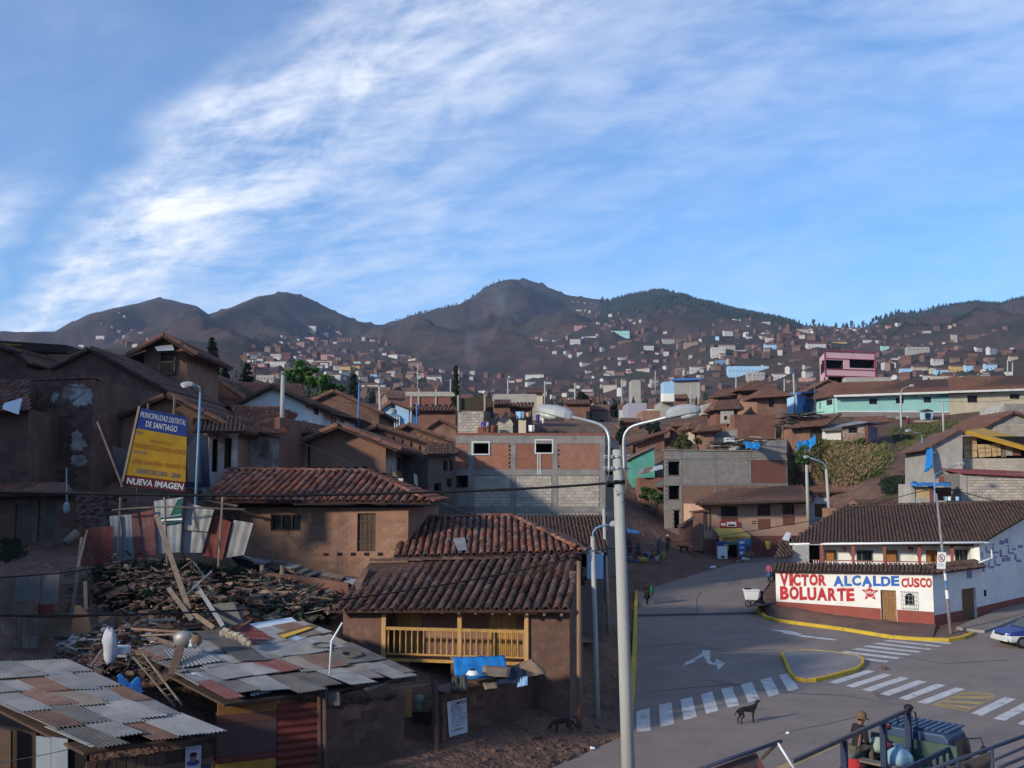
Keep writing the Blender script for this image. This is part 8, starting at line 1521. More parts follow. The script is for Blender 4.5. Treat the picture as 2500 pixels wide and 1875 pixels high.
# ==== CAR
def car():
 root=thing('parked_car','blue and white hatchback at the right edge of the road','car',(0,0,0));cb=M('car_blue',(.02,.05,.22),(.017,.042,.18),2,rough=.25,bump=0,spec=.6);cw=M('car_white',(.62,.63,.62),(.55,.56,.55),2,rough=.3,bump=0,spec=.5)
 prof=[(0.0,.45,.70,.70),(.12,.30,.80,.74),(.75,.26,.92,.79),(1.05,.25,.97,.80),(1.65,.25,1.36,.70),(2.1,.25,1.43,.68),(2.9,.25,1.42,.68),(3.45,.27,1.30,.68),(3.75,.32,.95,.76),(3.82,.42,.75,.72)]
 low,top=[],[]
 for x,z0,z1,wt in prof:
  w=.80 if .1<x<3.7 else .72;zb=min(.62,z1-.08)
  low.append([Vector((x,a*w_,z))for a,w_,z in((-1,w*.92,z0),(-1,w,z0+.12),(-1,w,zb),(1,w,zb),(1,w,z0+.12),(1,w*.92,z0))])
  zm=min(.90,z1-.02);top.append([Vector((x,a*w_,z))for a,w_,z in((-1,w,zb),(-1,w*.98,zm),(-1,wt,z1-.04),(-1,wt*.8,z1),(1,wt*.8,z1),(1,wt,z1-.04),(1,w*.98,zm),(1,w,zb))])
 MB().loft(low).build('lower_body',cw,root,bevel=.02);MB().loft(top).build('upper_body',cb,root,bevel=.02)
 for sgn in(-1,1):
  for q_ in([(1.30,.95),(2.25,.95),(2.25,1.33),(1.68,1.31)],[(2.33,.95),(3.2,.95),(3.15,1.28),(2.33,1.33)]):
   MB().prism([Vector((x,sgn*(.80-(z-.9)*.24+.004),z))for x,z in q_],(0,sgn*.012,0)).build('side_window',glass,root)
  for x in(.72,3.05):
   c=Vector((x,sgn*.72,.30));m=MB();m.loft([[c+Vector((r_*math.cos(a),sgn*w_,r_*math.sin(a)))for a in np.linspace(0,2*math.pi,21)[:-1]]for w_,r_ in((-.1,.27),(-.08,.30),(.09,.30),(.11,.27))]);o=m.build('wheel',blackm,root,smooth=False);m=MB();m.loft([[c+Vector((r_*math.cos(a),sgn*w_,r_*math.sin(a)))for a in np.linspace(0,2*math.pi,17)[:-1]]for w_,r_ in((.1,.18),(.125,.165))]);m.build('rim',M('dull_rim',(.10,.10,.105),(.08,.08,.08),3),o)
  MB().ball((.06,sgn*.55,.66),(.08,.15,.09),10,6).build('headlight',lens_m,root,smooth=True);MB().ball((1.25,sgn*.88,.98),(.08,.07,.07),8,6).build('mirror',cb,root,smooth=True)
  MB().prism([Vector((1.4,sgn*.806,.63)),Vector((3.4,sgn*.806,.63)),Vector((3.4,sgn*.806,.70)),Vector((1.4,sgn*.806,.70))],(0,sgn*.006,0)).build('side_stripe',redp if sgn>5 else whitem,root)
  MB().prism([Vector((2.0,sgn*.808,.74)),Vector((2.3,sgn*.808,.74)),Vector((2.3,sgn*.808,.82)),Vector((2.0,sgn*.808,.82))],(0,sgn*.008,0)).build('door_badge',redp,root);MB().box((2.18,sgn*.80,.86),.16,.03,.03).build('door_handle',blackm,root)
 MB().prism([Vector((1.06,-.66,.98)),Vector((1.06,.66,.98)),Vector((1.62,.58,1.33)),Vector((1.62,-.58,1.33))],(-.02,0,.02)).build('windscreen',glass,root)
 MB().box((-.03,0,.42),.12,1.42,.20).build('bumper',cw,root,bevel=.03);MB().box((-.02,0,.64),.06,.7,.07).build('grille',inkb,root)
 p=G(2413,1580);root.rotation_euler=(0,0,math.radians(6));root.location=(p.x+.75,p.y+.3,0);return root
car()
# ==== PEOPLE AND DOGS
def skinned(name,verts,edges,rads,mat,parent,sub=1,root=0):
 me=bpy.data.meshes.new(name);org=ORG[parent.name];me.from_pydata([Vector(v)-org for v in verts],edges,[]);o=bpy.data.objects.new(name,me);COL.objects.link(o);o.parent=parent;ORG[o.name]=org
 o.modifiers.new('skin','SKIN')
 for i,r in enumerate(rads):sv=me.skin_vertices[0].data[i];sv.radius=(r,r)if isinstance(r,(int,float))else r;sv.use_root=(i==root)
 s_=o.modifiers.new('sub','SUBSURF');s_.levels=sub;s_.render_levels=sub;me.materials.append(mat);return o
def person(label,loc,h,rot,pose,top,bottom,skirt=None,hat=None,hairm=None,group=None,shawl=None,bend=0.0,braid=True):
 root=thing('person',label,'person',(0,0,0),group);J={}
 sit=pose in('sit','bench');pz=.13 if pose=='sit' else .52;lean=bend
 def up_(z,fwd=0.0,x=0.0):a=lean;return(x,-(z-pz)*math.sin(a)-fwd*math.cos(a),pz+(z-pz)*math.cos(a)-fwd*math.sin(a))
 o_=0.52-pz
 J['pel']=(0,0,pz);J['spi']=up_(.64-o_);J['che']=up_(.755-o_);J['nec']=up_(.845-o_);J['chin']=up_(.885-o_,.012);J['head']=up_(.925-o_,.010);J['crown']=up_(.965-o_,.004)
 st=.05 if pose=='walk' else 0
 for s_,k in((-1,'r'),(1,'l')):
  J['sh'+k]=up_(.805-o_,0,s_*.098);
  if sit or pose=='hold':J['el'+k]=up_(.66-o_,.03,s_*.135);J['wr'+k]=up_(.60-o_,.15,s_*.07);J['ha'+k]=up_(.60-o_,.20,s_*.045)
  elif lean>.5:J['el'+k]=up_(.70-o_,.13,s_*.12);J['wr'+k]=up_(.66-o_,.27,s_*.09);J['ha'+k]=up_(.66-o_,.32,s_*.08)
  else:J['el'+k]=up_(.645-o_,-.015+st*s_*.5,s_*.135);J['wr'+k]=up_(.51-o_,.02+st*s_,s_*.14);J['ha'+k]=up_(.455-o_,.03+st*s_,s_*.14)
  J['hi'+k]=(s_*.052,0,pz-.02)
  if pose=='sit':J['kn'+k]=(s_*.10,-.20,.20);J['an'+k]=(s_*.08,-.30,.035);J['to'+k]=(s_*.08,-.36,.02)
  elif pose=='bench':J['kn'+k]=(s_*.075,-.22,pz+.01);J['an'+k]=(s_*.075,-.22,pz-.24);J['to'+k]=(s_*.08,-.29,pz-.265)
  else:f=-st*s_*1.5;J['kn'+k]=(s_*.055,f-.012,.28);J['an'+k]=(s_*.055,f*1.6+.012,.045);J['to'+k]=(s_*.058,f*1.6-.062,.02)
 S=lambda k:tuple(c*h for c in J[k])
 def chain(keys,eds,rads,name,mat,grow=1.0,sub=1):return skinned(name,[S(k)for k in keys],[(keys.index(a),keys.index(b))for a,b in eds],[tuple(x*h*grow for x in r)if isinstance(r,tuple)else r*h*grow for r in rads],mat,root,sub)
 keys=['pel','spi','che','nec','chin','head','crown'];rads=[(.075,.055),(.068,.05),(.082,.055),.030,(.045,.048),(.048,.058),(.036,.042)];eds=[('pel','spi'),('spi','che'),('che','nec'),('nec','chin'),('chin','head'),('head','crown')]
 for k in 'rl':
  keys+=['sh'+k,'el'+k,'wr'+k,'ha'+k,'hi'+k,'kn'+k,'an'+k,'to'+k];rads+=[.036,.026,.018,.020,.055,.036,.024,.020];eds+=[('che','sh'+k),('sh'+k,'el'+k),('el'+k,'wr'+k),('wr'+k,'ha'+k),('pel','hi'+k),('hi'+k,'kn'+k),('kn'+k,'an'+k),('an'+k,'to'+k)]
 body=chain(keys,eds,rads,'body',skin)
 tk=['spi','che','nec','pel'];tr=[(.082,.066),(.098,.070),.040,(.088,.068)];te=[('spi','che'),('che','nec'),('spi','pel')]
 for k in 'rl':tk+=['sh'+k,'el'+k,'wr'+k];tr+=[.047,.038,.030];te+=[('che','sh'+k),('sh'+k,'el'+k),('el'+k,'wr'+k)]
 chain(tk,te,tr,'jacket',top)
 lk=['pel'];lr=[(.088,.070)];le=[]
 for k in 'rl':lk+=['hi'+k,'kn'+k,'an'+k];lr+=[.064,.046,.034];le+=[('pel','hi'+k),('hi'+k,'kn'+k),('kn'+k,'an'+k)]
 if not skirt or pose in('walk','hold'):chain(lk,le,lr,'trousers' if not skirt else 'leggings',bottom)
 for k in 'rl':
  a,t=Vector(S('an'+k)),Vector(S('to'+k));m=MB();m.tube([a+(a-t)*.35,a+(t-a)*.3,t+(t-a)*.2],[.024*h,.026*h,.019*h],7);m.build('shoe',blackm,root,smooth=True)
  w_,hd=Vector(S('wr'+k)),Vector(S('ha'+k));d=(hd-w_).normalized();sd=d.cross(Vector((0,0,1))if abs(d.z)<.9 else Vector((1,0,0))).normalized();m=MB()
  for i in range(4):b0=hd+sd*((i-1.5)*.0095*h);m.tube([b0,b0+d*(.022+(.006 if i in(1,2)else 0))*h,b0+d*(.036+(.008 if i in(1,2)else 0))*h+d.cross(sd)*.010*h],[.0055*h,.005*h,.004*h],5)
  b0=hd-d*.02*h+sd*.018*h;m.tube([b0,b0+(d+sd).normalized()*.026*h],[.006*h,.0045*h],5);m.build('fingers',skin,root,smooth=True)
 if skirt:
  m=MB();rings=[]
  if pose=='sit':rr=((.17,.085,0),(.12,.16,-.03),(.05,.22,-.10),(.012,.26,-.13))
  else:rr=((.56,.078,0),(.48,.105,0),(.36,.135,0),(.27,.150,0))
  for z,r_,y in rr:rings.append([Vector(((r_+.012*math.sin(9*a)*(r_>.1))*h*math.cos(a),(y+(r_*(.9 if pose!='sit' else 1.0))*math.sin(a))*h,z*h))for a in np.linspace(0,2*math.pi,25)[:-1]])
  m.loft(rings).build('skirt',skirt,root,smooth=True)
 hc=Vector(S('head'));ax=(Vector(S('crown'))-Vector(S('chin'))).normalized();fw=Vector((0,-math.cos(lean),-math.sin(lean)))
 hb=MB();hb.ball(hc+ax*.018*h-fw*.012*h,(.056*h,.060*h,.056*h),10,7);hb.build('hair',hairm or hair,root,smooth=True)
 if braid and skirt:m=MB();m.tube([hc-fw*.05*h,hc-fw*.075*h-ax*.08*h,hc-fw*.085*h-ax*.2*h],[.018*h,.016*h,.008*h],6);m.build('braid',hair,root,smooth=True)
 for s_ in(-1,1):MB().ball(hc+fw*.052*h+Vector((s_*.020*h,0,0)),.007*h,6,4).build('eye',inkb,root);MB().ball(hc+Vector((s_*.052*h,0,-.004*h)),(.008*h,.014*h,.018*h),6,4).build('ear',skin,root,smooth=True)
 m=MB();m.ball(hc+fw*.058*h-ax*.012*h,(.009*h,.013*h,.012*h),6,4);m.build('nose',skin,root,smooth=True);MB().box(hc+fw*.051*h-ax*.033*h,.022*h,.006*h,.005*h).build('mouth',M('lips',(.17,.06,.05),(.14,.05,.045),3),root)
 if hat:
  t=hc+ax*.038*h;e1=Vector((1,0,0));e2=ax.cross(e1).normalized();m=MB();m.loft([[t+e1*(r_*h*math.cos(a))+e2*(r_*h*math.sin(a))+ax*(z*h)for a in np.linspace(0,2*math.pi,17)[:-1]]for z,r_ in((-.03,.120),(-.008,.074),(.0,.070),(.035,.066),(.066,.056),(.076,.030))]);m.build('hat',hat,root,smooth=True)
 if shawl:
  m=MB();rings=[]
  for z,rx,ry,y in((.80,.06,.05,.02),(.76,.115,.085,.03),(.66,.125,.105,.05),(.55,.11,.10,.06),(.50,.05,.05,.06)):rings.append([Vector((rx*h*math.cos(a),y*h+ry*h*math.sin(a),(z-o_)*h))for a in np.linspace(0,2*math.pi,17)[:-1]])
  m.loft(rings).build('shawl',shawl,root,smooth=True)
 root.location=loc;root.rotation_euler=(0,0,math.radians(rot));return root
C_=lambda n,c:M('cloth_'+n,c,tuple(x*.75 for x in c),5,bump=.15,rough=.9)
blk,navy,green,pinkc,bl2,wht,teal,yel,red2,brn,grey,purp=C_('black',(.014,.014,.018)),C_('navy',(.02,.03,.09)),C_('green',(.02,.14,.05)),C_('pink',(.42,.10,.15)),C_('blue',(.04,.10,.22)),C_('white',(.52,.50,.48)),C_('teal',(.02,.09,.10)),C_('yellow',(.35,.29,.06)),C_('red',(.30,.03,.04)),C_('brown',(.07,.045,.035)),C_('grey',(.14,.14,.16)),C_('purple',(.20,.09,.36))
p=G(1580,1476);person('person in a dark coat and skirt carrying a green shawl, walking up the road edge',p,1.52,150,'walk',blk,blk,blk,shawl=None)
MB().ball(p+Vector((.30,-.12,.92)),(.14,.16,.34),9,7,.02).build('green_bundle',green,None,smooth=True,label='green cloth bundle carried by the dark coated walker',cat='bundle')
p=G(1878,1421);p.z=max(p.z,gz(p.x,p.y));person('person in a pink jacket and blue skirt at the left end of the white house',p,1.5,-20,'walk',pinkc,blk,bl2)
p=G(1890,1420);person('small child in dark clothes close behind the pink jacket',p,.95,10,'stand',brn,brn)
p=G(1860,1478);p.z+=.05;person('person in navy crouching beside the white cart at the kerb',p,1.5,250,'sit',navy,navy,navy)
for lab,px,py,d,h,rot,pose,t_,b_,sk,ht,bd in(('person in a wine red top sitting uphill behind the lamp post',1537,1340,73,1.45,200,'sit',C_('wine',(.15,.03,.05)),blk,blk,None,.1),('person in navy with a pale collar sitting next to the lamp post',1537,1358,71,1.5,30,'sit',navy,navy,navy,blk,.1),('person in teal with a dark hat sitting among the vendors',1559,1352,72,1.5,-20,'sit',teal,blk,blk,blk,.0),('person in a magenta jacket sitting in front of the teal vendor',1551,1372,70.5,1.45,60,'sit',C_('magenta',(.22,.03,.10)),bl2,bl2,None,.1),('person in light blue bending low in the market',1576,1372,71,1.5,100,'stand',C_('light_blue',(.22,.30,.55)),brn,brn,None,1.35),('person in dark teal reaching out at the right of the market',1608,1350,74,1.55,130,'hold',teal,grey,None,None,.4),('person with a white cap standing uphill at the right of the market',1630,1346,76,1.55,160,'hold',blk,brn,None,wht,.2),('person in white sitting with their back turned in the market',1604,1374,70,1.4,170,'sit',wht,wht,C_('mauve',(.22,.13,.15)),None,.1),('person in grey standing by the yellow sack',1622,1364,74,1.5,200,'stand',grey,grey,grey,None,.15)):
 p=hitg(px,py,55,170);d=p.y;person(lab,p,h,rot,pose,t_,b_,sk,ht,bend=bd,group=None)
for k,(px,py,d,s_,mt,lab)in enumerate(((1566,1372,69.6,(.6,.4,.25),yel,'yellow cloth spread with goods in the market'),(1580,1369,69.5,(.3,.3,.25),bl2,'blue bundle beside the yellow cloth'),(1620,1367,72.5,(.22,.22,.45),C_('straw',(.30,.24,.10)),'upright yellow sack at the right of the market'),(1536,1372,69.5,(.4,.3,.3),grey,'grey bundle at the foot of the lamp post market'),(1593,1358,72.5,(.35,.3,.3),C_('ochre',(.25,.13,.03)),'ochre sack in the middle of the market'),(1582,1360,72.2,(.45,.3,.2),red2,'red cloth with goods under the light blue vendor'))):
 p=hitg(px,py,55,170);p.z+=s_[2]*.6;MB().ball(p,tuple(x*1.2 for x in s_),10,7,.04).build('market_bundle',mt,None,smooth=True,label=lab,cat='bundle')
tarp_patch([(1530,1290),(1562,1297),(1562,1303),(1532,1302)],(97,97,94,94),'small blue market awning behind the lamp post',tarp,amp=.1,nu=8,nv=4)
for k,(px,c,sk,h,r_)in enumerate(((1181,purp,None,1.35,20),(1190,C_('lilac',(.36,.34,.50)),None,1.25,-60))):
 p=at(px,1060,75.8);p.z=BB.zt;person(['child in a purple top standing on the brick building roof','child in a pale lilac top beside the purple one on the roof'][k],p,h*1.1,r_,'hold' if k else 'stand',c,skin,None)
p=at(2217,1046,147);person('person in red and white by the door of the turquoise house plinth',p,1.7,20,'stand',red2,navy,navy,wht)
q_=TP(-1.2,1.15,2.02);person('person in a brown hat and dark jacket sitting on the side of the truck',q_-Vector((0,0,.52*1.62)),1.62,math.degrees(math.atan2(TH.x,-TH.y))-20,'bench',C_('dark_jacket',(.022,.018,.020)),C_('khaki',(.11,.10,.075)),None,C_('felt_brown',(.16,.095,.055)),bend=.28,braid=False)
q_=TP(-3.0,.62,1.08);person('person with black hair and a pale sleeve crouching in the truck bed',q_,1.6,60,'sit',C_('pale_pink',(.36,.28,.25)),brn,None,None,bend=.2)
q_=TP(-2.75,.1,1.08);person('person in a grey vest beside the red bundle in the truck bed',q_,1.65,150,'sit',grey,brn,None,None,bend=.1)
q_=TP(-3.9,.55,1.06);person('person in dark blue lying back at the rear of the truck bed',q_,1.6,30,'sit',navy,navy,None,None,bend=.5)
c=G(1835,1480);root=thing('white_cart','white trash cart on black wheels at the kerb','cart',c);s_=1.0
MB().loft([[c+Vector((x*w_,y*d_,z))for x,y in((-1,-1),(1,-1),(1,1),(-1,1))]for z,w_,d_ in((.42,.36,.26),(1.0,.46,.34))]).build('tub',whitem,root,bevel=.02);MB().box(c+Vector((0,0,1.05)),1.02,.76,.07).build('lid',whitem,root,bevel=.02)
MB().ball(c+Vector((-.25,-.02,1.13)),(.25,.12,.07),8,5).build('dark_rag',blackm,root,smooth=True)
for x in(-.3,0,.3):MB().tube([c+Vector((x,-.34,.22))+Vector((.19*math.cos(a),0,.19*math.sin(a)))for a in np.linspace(0,2*math.pi,15)],.035,6,cap=False).build('wheel',blackm,root,smooth=True)
for x in(-.3,.3):MB().bar(c+Vector((x,-.28,.15)),c+Vector((x,-.28,.45)),.05).build('leg',blackm,root)
def dog(label,loc,h,rot,headup=1.0,mat=None,tail=-.2,name='dog'):
 """standing dog facing local +X; h = height at the shoulder"""
 root=thing(name,label,'dog',(0,0,0));mt=mat or M('black_fur',(.016,.014,.013),(.010,.009,.009),12,bump=.4,bsc=40,rough=.75);hz={1.0:(.62,1.02,.70,1.22,.74,1.27,.90,1.21),.5:(.62,.95,.76,1.0,.86,1.0,1.02,.92),0.0:(.66,.80,.78,.62,.86,.50,.98,.36)}[headup]
 V=[(-.42,0,.86),(-.1,0,.84),(.25,0,.82),(.46,0,.88),(hz[0],0,hz[1]),(hz[2],0,hz[3]),(hz[4],0,hz[5]),(hz[6],0,hz[7])];rr=[(.13,.15),(.13,.16),(.16,.21),(.13,.17),.105,.10,.105,.042];E=[(i,i+1)for i in range(7)]
 def leg(pts,rs,at_):
  b=len(V);V.extend(pts);rr.extend(rs);E.append((at_,b));E.extend((b+i,b+i+1)for i in range(len(pts)-1))
 for s_ in(-1,1):
  k=.05*s_;leg([(.42+k,s_*.10,.62),(.40+k,s_*.10,.38),(.42+k,s_*.10,.20),(.42+k,s_*.10,.05),(.49+k,s_*.10,.03)],[.085,.055,.040,.038,.036],3)
  leg([(-.42-k,s_*.10,.66),(-.32-k,s_*.11,.46),(-.52-k,s_*.11,.28),(-.49-k,s_*.11,.05),(-.42-k,s_*.11,.03)],[.11,.075,.042,.036,.036],0)
 leg([(-.60,0,.84),(-.74,0,.66+tail*.2),(-.84,0,.60+tail)],[.05,.036,.018],0)
 skinned('body',[tuple(c*h for c in v)for v in V],E,[tuple(x*h for x in r)if isinstance(r,tuple)else r*h for r in rr],mt,root,2)
 hx,hz_=hz[4]*h,hz[5]*h
 for s_ in(-1,1):MB().loft([[Vector((hx-.03*h,s_*.07*h,hz_+.06*h)),Vector((hx+.03*h,s_*.08*h,hz_+.06*h)),Vector((hx,s_*.10*h,hz_+.04*h))],[Vector((hx-.02*h,s_*.13*h,hz_-.03*h)),Vector((hx+.02*h,s_*.13*h,hz_-.04*h)),Vector((hx,s_*.125*h,hz_-.05*h))]]).build('ear',mt,root);MB().ball((hx+.06*h,s_*.05*h,hz_+.035*h),.014*h,6,4).build('eye',inkb,root)
 MB().ball(((hz[6]+.035)*h,0,hz[7]*h+.01*h),.022*h,6,4).build('nose',inkb,root)
 root.location=loc;root.rotation_euler=(0,0,math.radians(rot));return root
p=G(1824,1766);dog('black dog standing alone on the road facing right',p,.58,18,1.0,tail=-.1)
p=hitg(1671,1351,55,170);dog('black dog standing on the dirt slope facing the market',p,.72,175,.5)
p=at(1375,1748,33.2);p.z=gz(p.x,p.y);dog('black dog sniffing the ground by the adobe yard wall',p,.50,190,0.0)
for k,(px,py,s_,mt,lab)in enumerate(((2160,1634,.16,rubble,'brown stone lying on the road between the crossings'),(2012,1657,.10,rubble,'small stone on the edge of the traffic island'),(1741,1388,.3,whitem,'white bag lying at the edge of the dirt slope'),(1923,1791,.07,whitem,'scrap of white paper on the road near the truck'),(1446,1830,.1,whitem,'white litter at the road edge below the yard wall'))):
 p=G(px,py);MB().ball(p+Vector((0,0,s_*.35)),(s_,s_*.8,s_*.6),7,5,s_*.12).build('stone' if mt is rubble else 'litter',mt,None,label=lab,cat='stone' if mt is rubble else 'litter')
m=MB()
for i in range(70):
 t=R.random();a=WW.P(WW.W*(.45+.55*t),0,R.uniform(.3,1.6));s_=R.uniform(.06,.18);m.ball(a+Vector((0,0,.22*(1-t)+.12)),(s_,s_*.8,s_*.7),6,4,.02)
m.build('wall_foot_stones',rubble,None,kind='stuff',label='stones and clods along the foot of the white house',fix=False)
m=MB()
for i in range(900):
 px,py=R.uniform(1150,1500),R.uniform(1745,1860);
 p=at(px,py,8.0*2453/(py-1190));
 if in_poly(p.x,p.y,road_poly):continue
 z=gz(p.x,p.y);s_=R.uniform(.015,.07)if R.random()<.93 else R.uniform(.1,.2);m.ball((p.x,p.y,z),(s_,s_*.8,s_*.6),5,3,s_*.1)
m.build('yard_stones',rubble,None,kind='stuff',label='small stones and clods on the dirt below the yard wall',fix=False)
# ==== TREES, GRASS, FAR CITY, SMOKE, HAZE
def leafcloud(m,c,r,n,s,droop=0.0):
 for i in range(int(n*1.25)):
  while True:
   v=Vector((R.uniform(-1,1),R.uniform(-1,1),R.uniform(-1,1)))
   if .25<v.length<1:break
  p=c+Vector((v.x*r.x,v.y*r.y,v.z*r.z));a=Vector((R.gauss(0,1),R.gauss(0,1),R.gauss(0,.6)-droop)).normalized();b=a.cross(Vector((R.gauss(0,1),R.gauss(0,1),R.gauss(0,1)))).normalized();k=s*R.uniform(.5,1.3)
  m.add([p-a*k,p+b*k*.55,p+a*k,p-b*k*.55],[[0,1,2,3]])
def conifer(label,px,y0,y1,d,wpx,seed=0):
 foot,top=at(px,y0,d),at(px,y1,d);foot.z=min(foot.z,gz(foot.x,foot.y));hgt=top.z-foot.z;root=thing('conifer_tree',label,'tree',foot);W_=wpx/2453*d/2
 MB().tube([foot,foot+Vector((0,0,hgt*.5)),top],[hgt*.022,hgt*.013,.02],7).build('trunk',bark,root)
 m=MB();n=int(26)
 for k in range(n):
  t=.12+.88*(k/n);z=foot.z+hgt*t;ln=W_*(1-t)**.75*R.uniform(.65,1.15)+.12
  for j in range(5):
   a=R.uniform(0,2*math.pi);dr=Vector((math.cos(a),math.sin(a),R.uniform(.1,.45)));q0=Vector((foot.x,foot.y,z))
   for s_ in np.linspace(.25,1,5):leafcloud(m,q0+dr*(ln*s_)-Vector((0,0,.25*ln*s_*s_)),Vector((ln*.2,ln*.2,ln*.16))+Vector((.08,.08,.08)),7,max(.16,ln*.24),.3)
 m.build('crown',leaf_d,root,fix=False)
for a in(('tall dark conifer at the upper left, largest of its group',516,935,822,100,56),('small dark conifer left of the tall one',478,930,866,104,34),('conifer behind the tile roof right of the tall conifer',602,945,886,108,52),('dark conifer beside the blue pole in the middle',862,1000,912,130,44),('thin ragged conifer left of the rooftop block room',1112,1035,890,150,26),('low conifer top at the far left of the conifer group',548,935,898,102,30)):conifer(*a)
def broadleaf(label,blobs,d,mat,trunk,n=700,leafs=.22):
 root=thing('leafy_tree',label,'tree',gfoot(at(trunk[0],trunk[1],d)));m=MB();f=Vector(root.location)
 for px,py,rx,ry in blobs:
  c=at(px,py,d+R.uniform(-1,1));rr=Vector((rx/2453*d,rx/2453*d*.8,ry/2453*d))
  for q_ in range(7):
   v=Vector((R.gauss(0,.5),R.gauss(0,.5),R.gauss(0,.5)));leafcloud(m,c+Vector((v.x*rr.x,v.y*rr.y,v.z*rr.z)),rr*.55,n//7,leafs)
  MB().tube([f,f+(c-f)*.5+Vector((0,0,.3)),c],[.16,.1,.04],6).build('limb',bark,root)
 m.build('crown',mat,root,fix=False);return root
broadleaf('bright green leafy tree above the white gable house',[(735,915,30,22),(768,930,30,22),(718,925,16,16),(795,945,18,14),(748,905,18,12),(812,955,14,12)],112,leaf,(750,985),900,.26)
broadleaf('green bush on the terrace left of the grey building roof',[(1664,1070,17,16),(1672,1082,14,14),(1655,1085,10,12)],118,leaf_y,(1664,1100),420,.2)
broadleaf('small bush beside the small orange house',[(1704,1078,8,10)],120,leaf_y,(1704,1092),260,.16)
broadleaf('dark green bush in the gully right of the lamp arm',[(1592,1058,12,18),(1600,1045,10,12),(1585,1078,14,10)],145,leaf_d,(1592,1090),420,.3)
broadleaf('green shrub on the slope left of the grey building',[(1590,1200,18,10),(1605,1210,12,10),(1575,1212,10,7)],108,leaf,(1590,1216),500,.18)
broadleaf('dark green tree behind the main lamp post',[(1520,1050,9,16),(1513,1065,7,12)],140,leaf_d,(1518,1085),400,.3)
for k,(x,y,r1,r2)in enumerate(((1470,990,14,10),(1500,1000,16,12),(1425,975,14,10),(1380,1000,14,8))):broadleaf('grey green tree in the gully, '+['left of the bare trunks','right of the bare trunks','above the black hanging shirt','behind the roof laundry'][k],[(x,y,r1,r2),(x+8,y+6,r1*.7,r2*.8)],230,leaf_d,(x,y+20),420,.5)
for k,(x,y0,y1)in enumerate(((1452,1000,955),(1462,1005,935),(1470,1002,945),(1449,1000,965))):
 f=at(x,y0,225);root=thing('bare_tree','tall bare trunk in the gully, '+['left of four','tallest of four','right of four','shortest of four'][k],'tree',f);MB().tube([f,at(x+1,(y0+y1)/2,225),at(x-1,y1,225)],[.35,.25,.06],6).build('trunk',bark,root)
 for j in range(7):z=y1+(y0-y1)*R.uniform(.05,.6);MB().tube([at(x,z,225),at(x+R.choice((-1,1))*R.uniform(2,5),z-R.uniform(4,9),225+R.uniform(-1,1))],[.10,.03],5).build('branch',bark,root)
def blades(name,label,region,n,mat,lo,hi,d0,d1,slope=True):
 m=MB();k=0;xs=[p[0]for p in region];ys=[p[1]for p in region]
 pts=[]
 while len(pts)<n:
  px,py=R.uniform(min(xs),max(xs)),R.uniform(min(ys),max(ys))
  if in_poly(px,py,region):pts.append((px,py))
 A_=np.array([tuple(ray(*p))for p in pts]);ds=np.linspace(d0,d1,110);best=np.full(n,-1.0)
 hit=[None]*n;prev=None
 for dd in ds:
  P_=A_*(dd/A_[:,1])[:,None];P_[:,2]+=H;z=ground_z(P_[:,0],P_[:,1],False);below=P_[:,2]<z
  for i in np.nonzero(below&(best<0))[0]:best[i]=dd;hit[i]=(P_[i,0],P_[i,1])
 idx=[i for i in range(n)if hit[i]]
 if not idx:return None
 zz=ground_z([hit[i][0]for i in idx],[hit[i][1]for i in idx])
 for i,z in zip(idx,zz):
  for j in range(5):
   b=Vector((hit[i][0]+R.uniform(-.3,.3),hit[i][1]+R.uniform(-.3,.3),z-.05));h_=R.uniform(lo,hi);a=R.uniform(0,6.28);w_=h_*.10;t=Vector((R.gauss(0,.25),R.gauss(0,.25)-.2,1))*h_;sx=Vector((math.cos(a),math.sin(a),0))*w_
   m.add([b-sx,b+sx,b+t*.6+sx*.6,b+t+Vector((t.x*.5,t.y*.5,-h_*.15))],[[0,1,2,3]])
 return m.build(name,mat,None,kind='stuff',label=label,fix=False)
BANK=[(1935,1085),(2010,1072),(2100,1082),(2165,1085),(2180,1120),(2150,1160),(2090,1180),(1990,1180),(1930,1185)]
blades('bank_grass','dense green grass on the bank of the knoll',BANK,1700,grassm,.25,.75,100,165)
blades('dry_bank_grass','dry yellow grass hanging on the right part of the bank',[(2010,1085),(2140,1080),(2140,1150),(2080,1190),(2020,1190)],900,straw,.3,.8,100,165)
blades('slope_grass','short grass on the slope below the turquoise house',[(2170,1050),(2320,1030),(2460,1024),(2380,1045),(2310,1070),(2260,1100),(2210,1110)],4500,grassm,.2,.55,110,200)
blades('lower_slope_grass','dark grass patch beside the block hut',[(2150,1175),(2240,1160),(2250,1195),(2160,1210)],700,leaf_d,.2,.6,90,150)
blades('gully_grass','green weeds on the slope left of the grey building',[(1558,1192),(1610,1186),(1616,1235),(1570,1240)],500,leaf,.2,.5,85,150)
blades('yard_weeds','weeds on the rubbish bank',[(240,1390),(420,1385),(620,1400),(820,1440),(800,1530),(560,1500),(250,1500)],1500,leaf_d,.12,.45,28,46)
blades('ledge_weeds','weeds on the ledge below the adobe shed',[(0,1315),(50,1315),(50,1360),(0,1370)],200,leaf_d,.12,.3,30,46)
def shrub(label,px,py,d,rx,ry,mat=leaf):return broadleaf(label,[(px,py,rx,ry),(px+rx*.5,py+ry*.3,rx*.7,ry*.7)],d,mat,(px,py+ry),420,.18)
shrub('olive shrub at the right end of the grassy bank',2098,1085,122,20,14,leaf_y);shrub('green shrub in the middle of the grassy bank',2050,1092,122,22,14,leaf_y);shrub('dark shrub at the left end of the grassy bank',1960,1120,120,18,18,leaf)
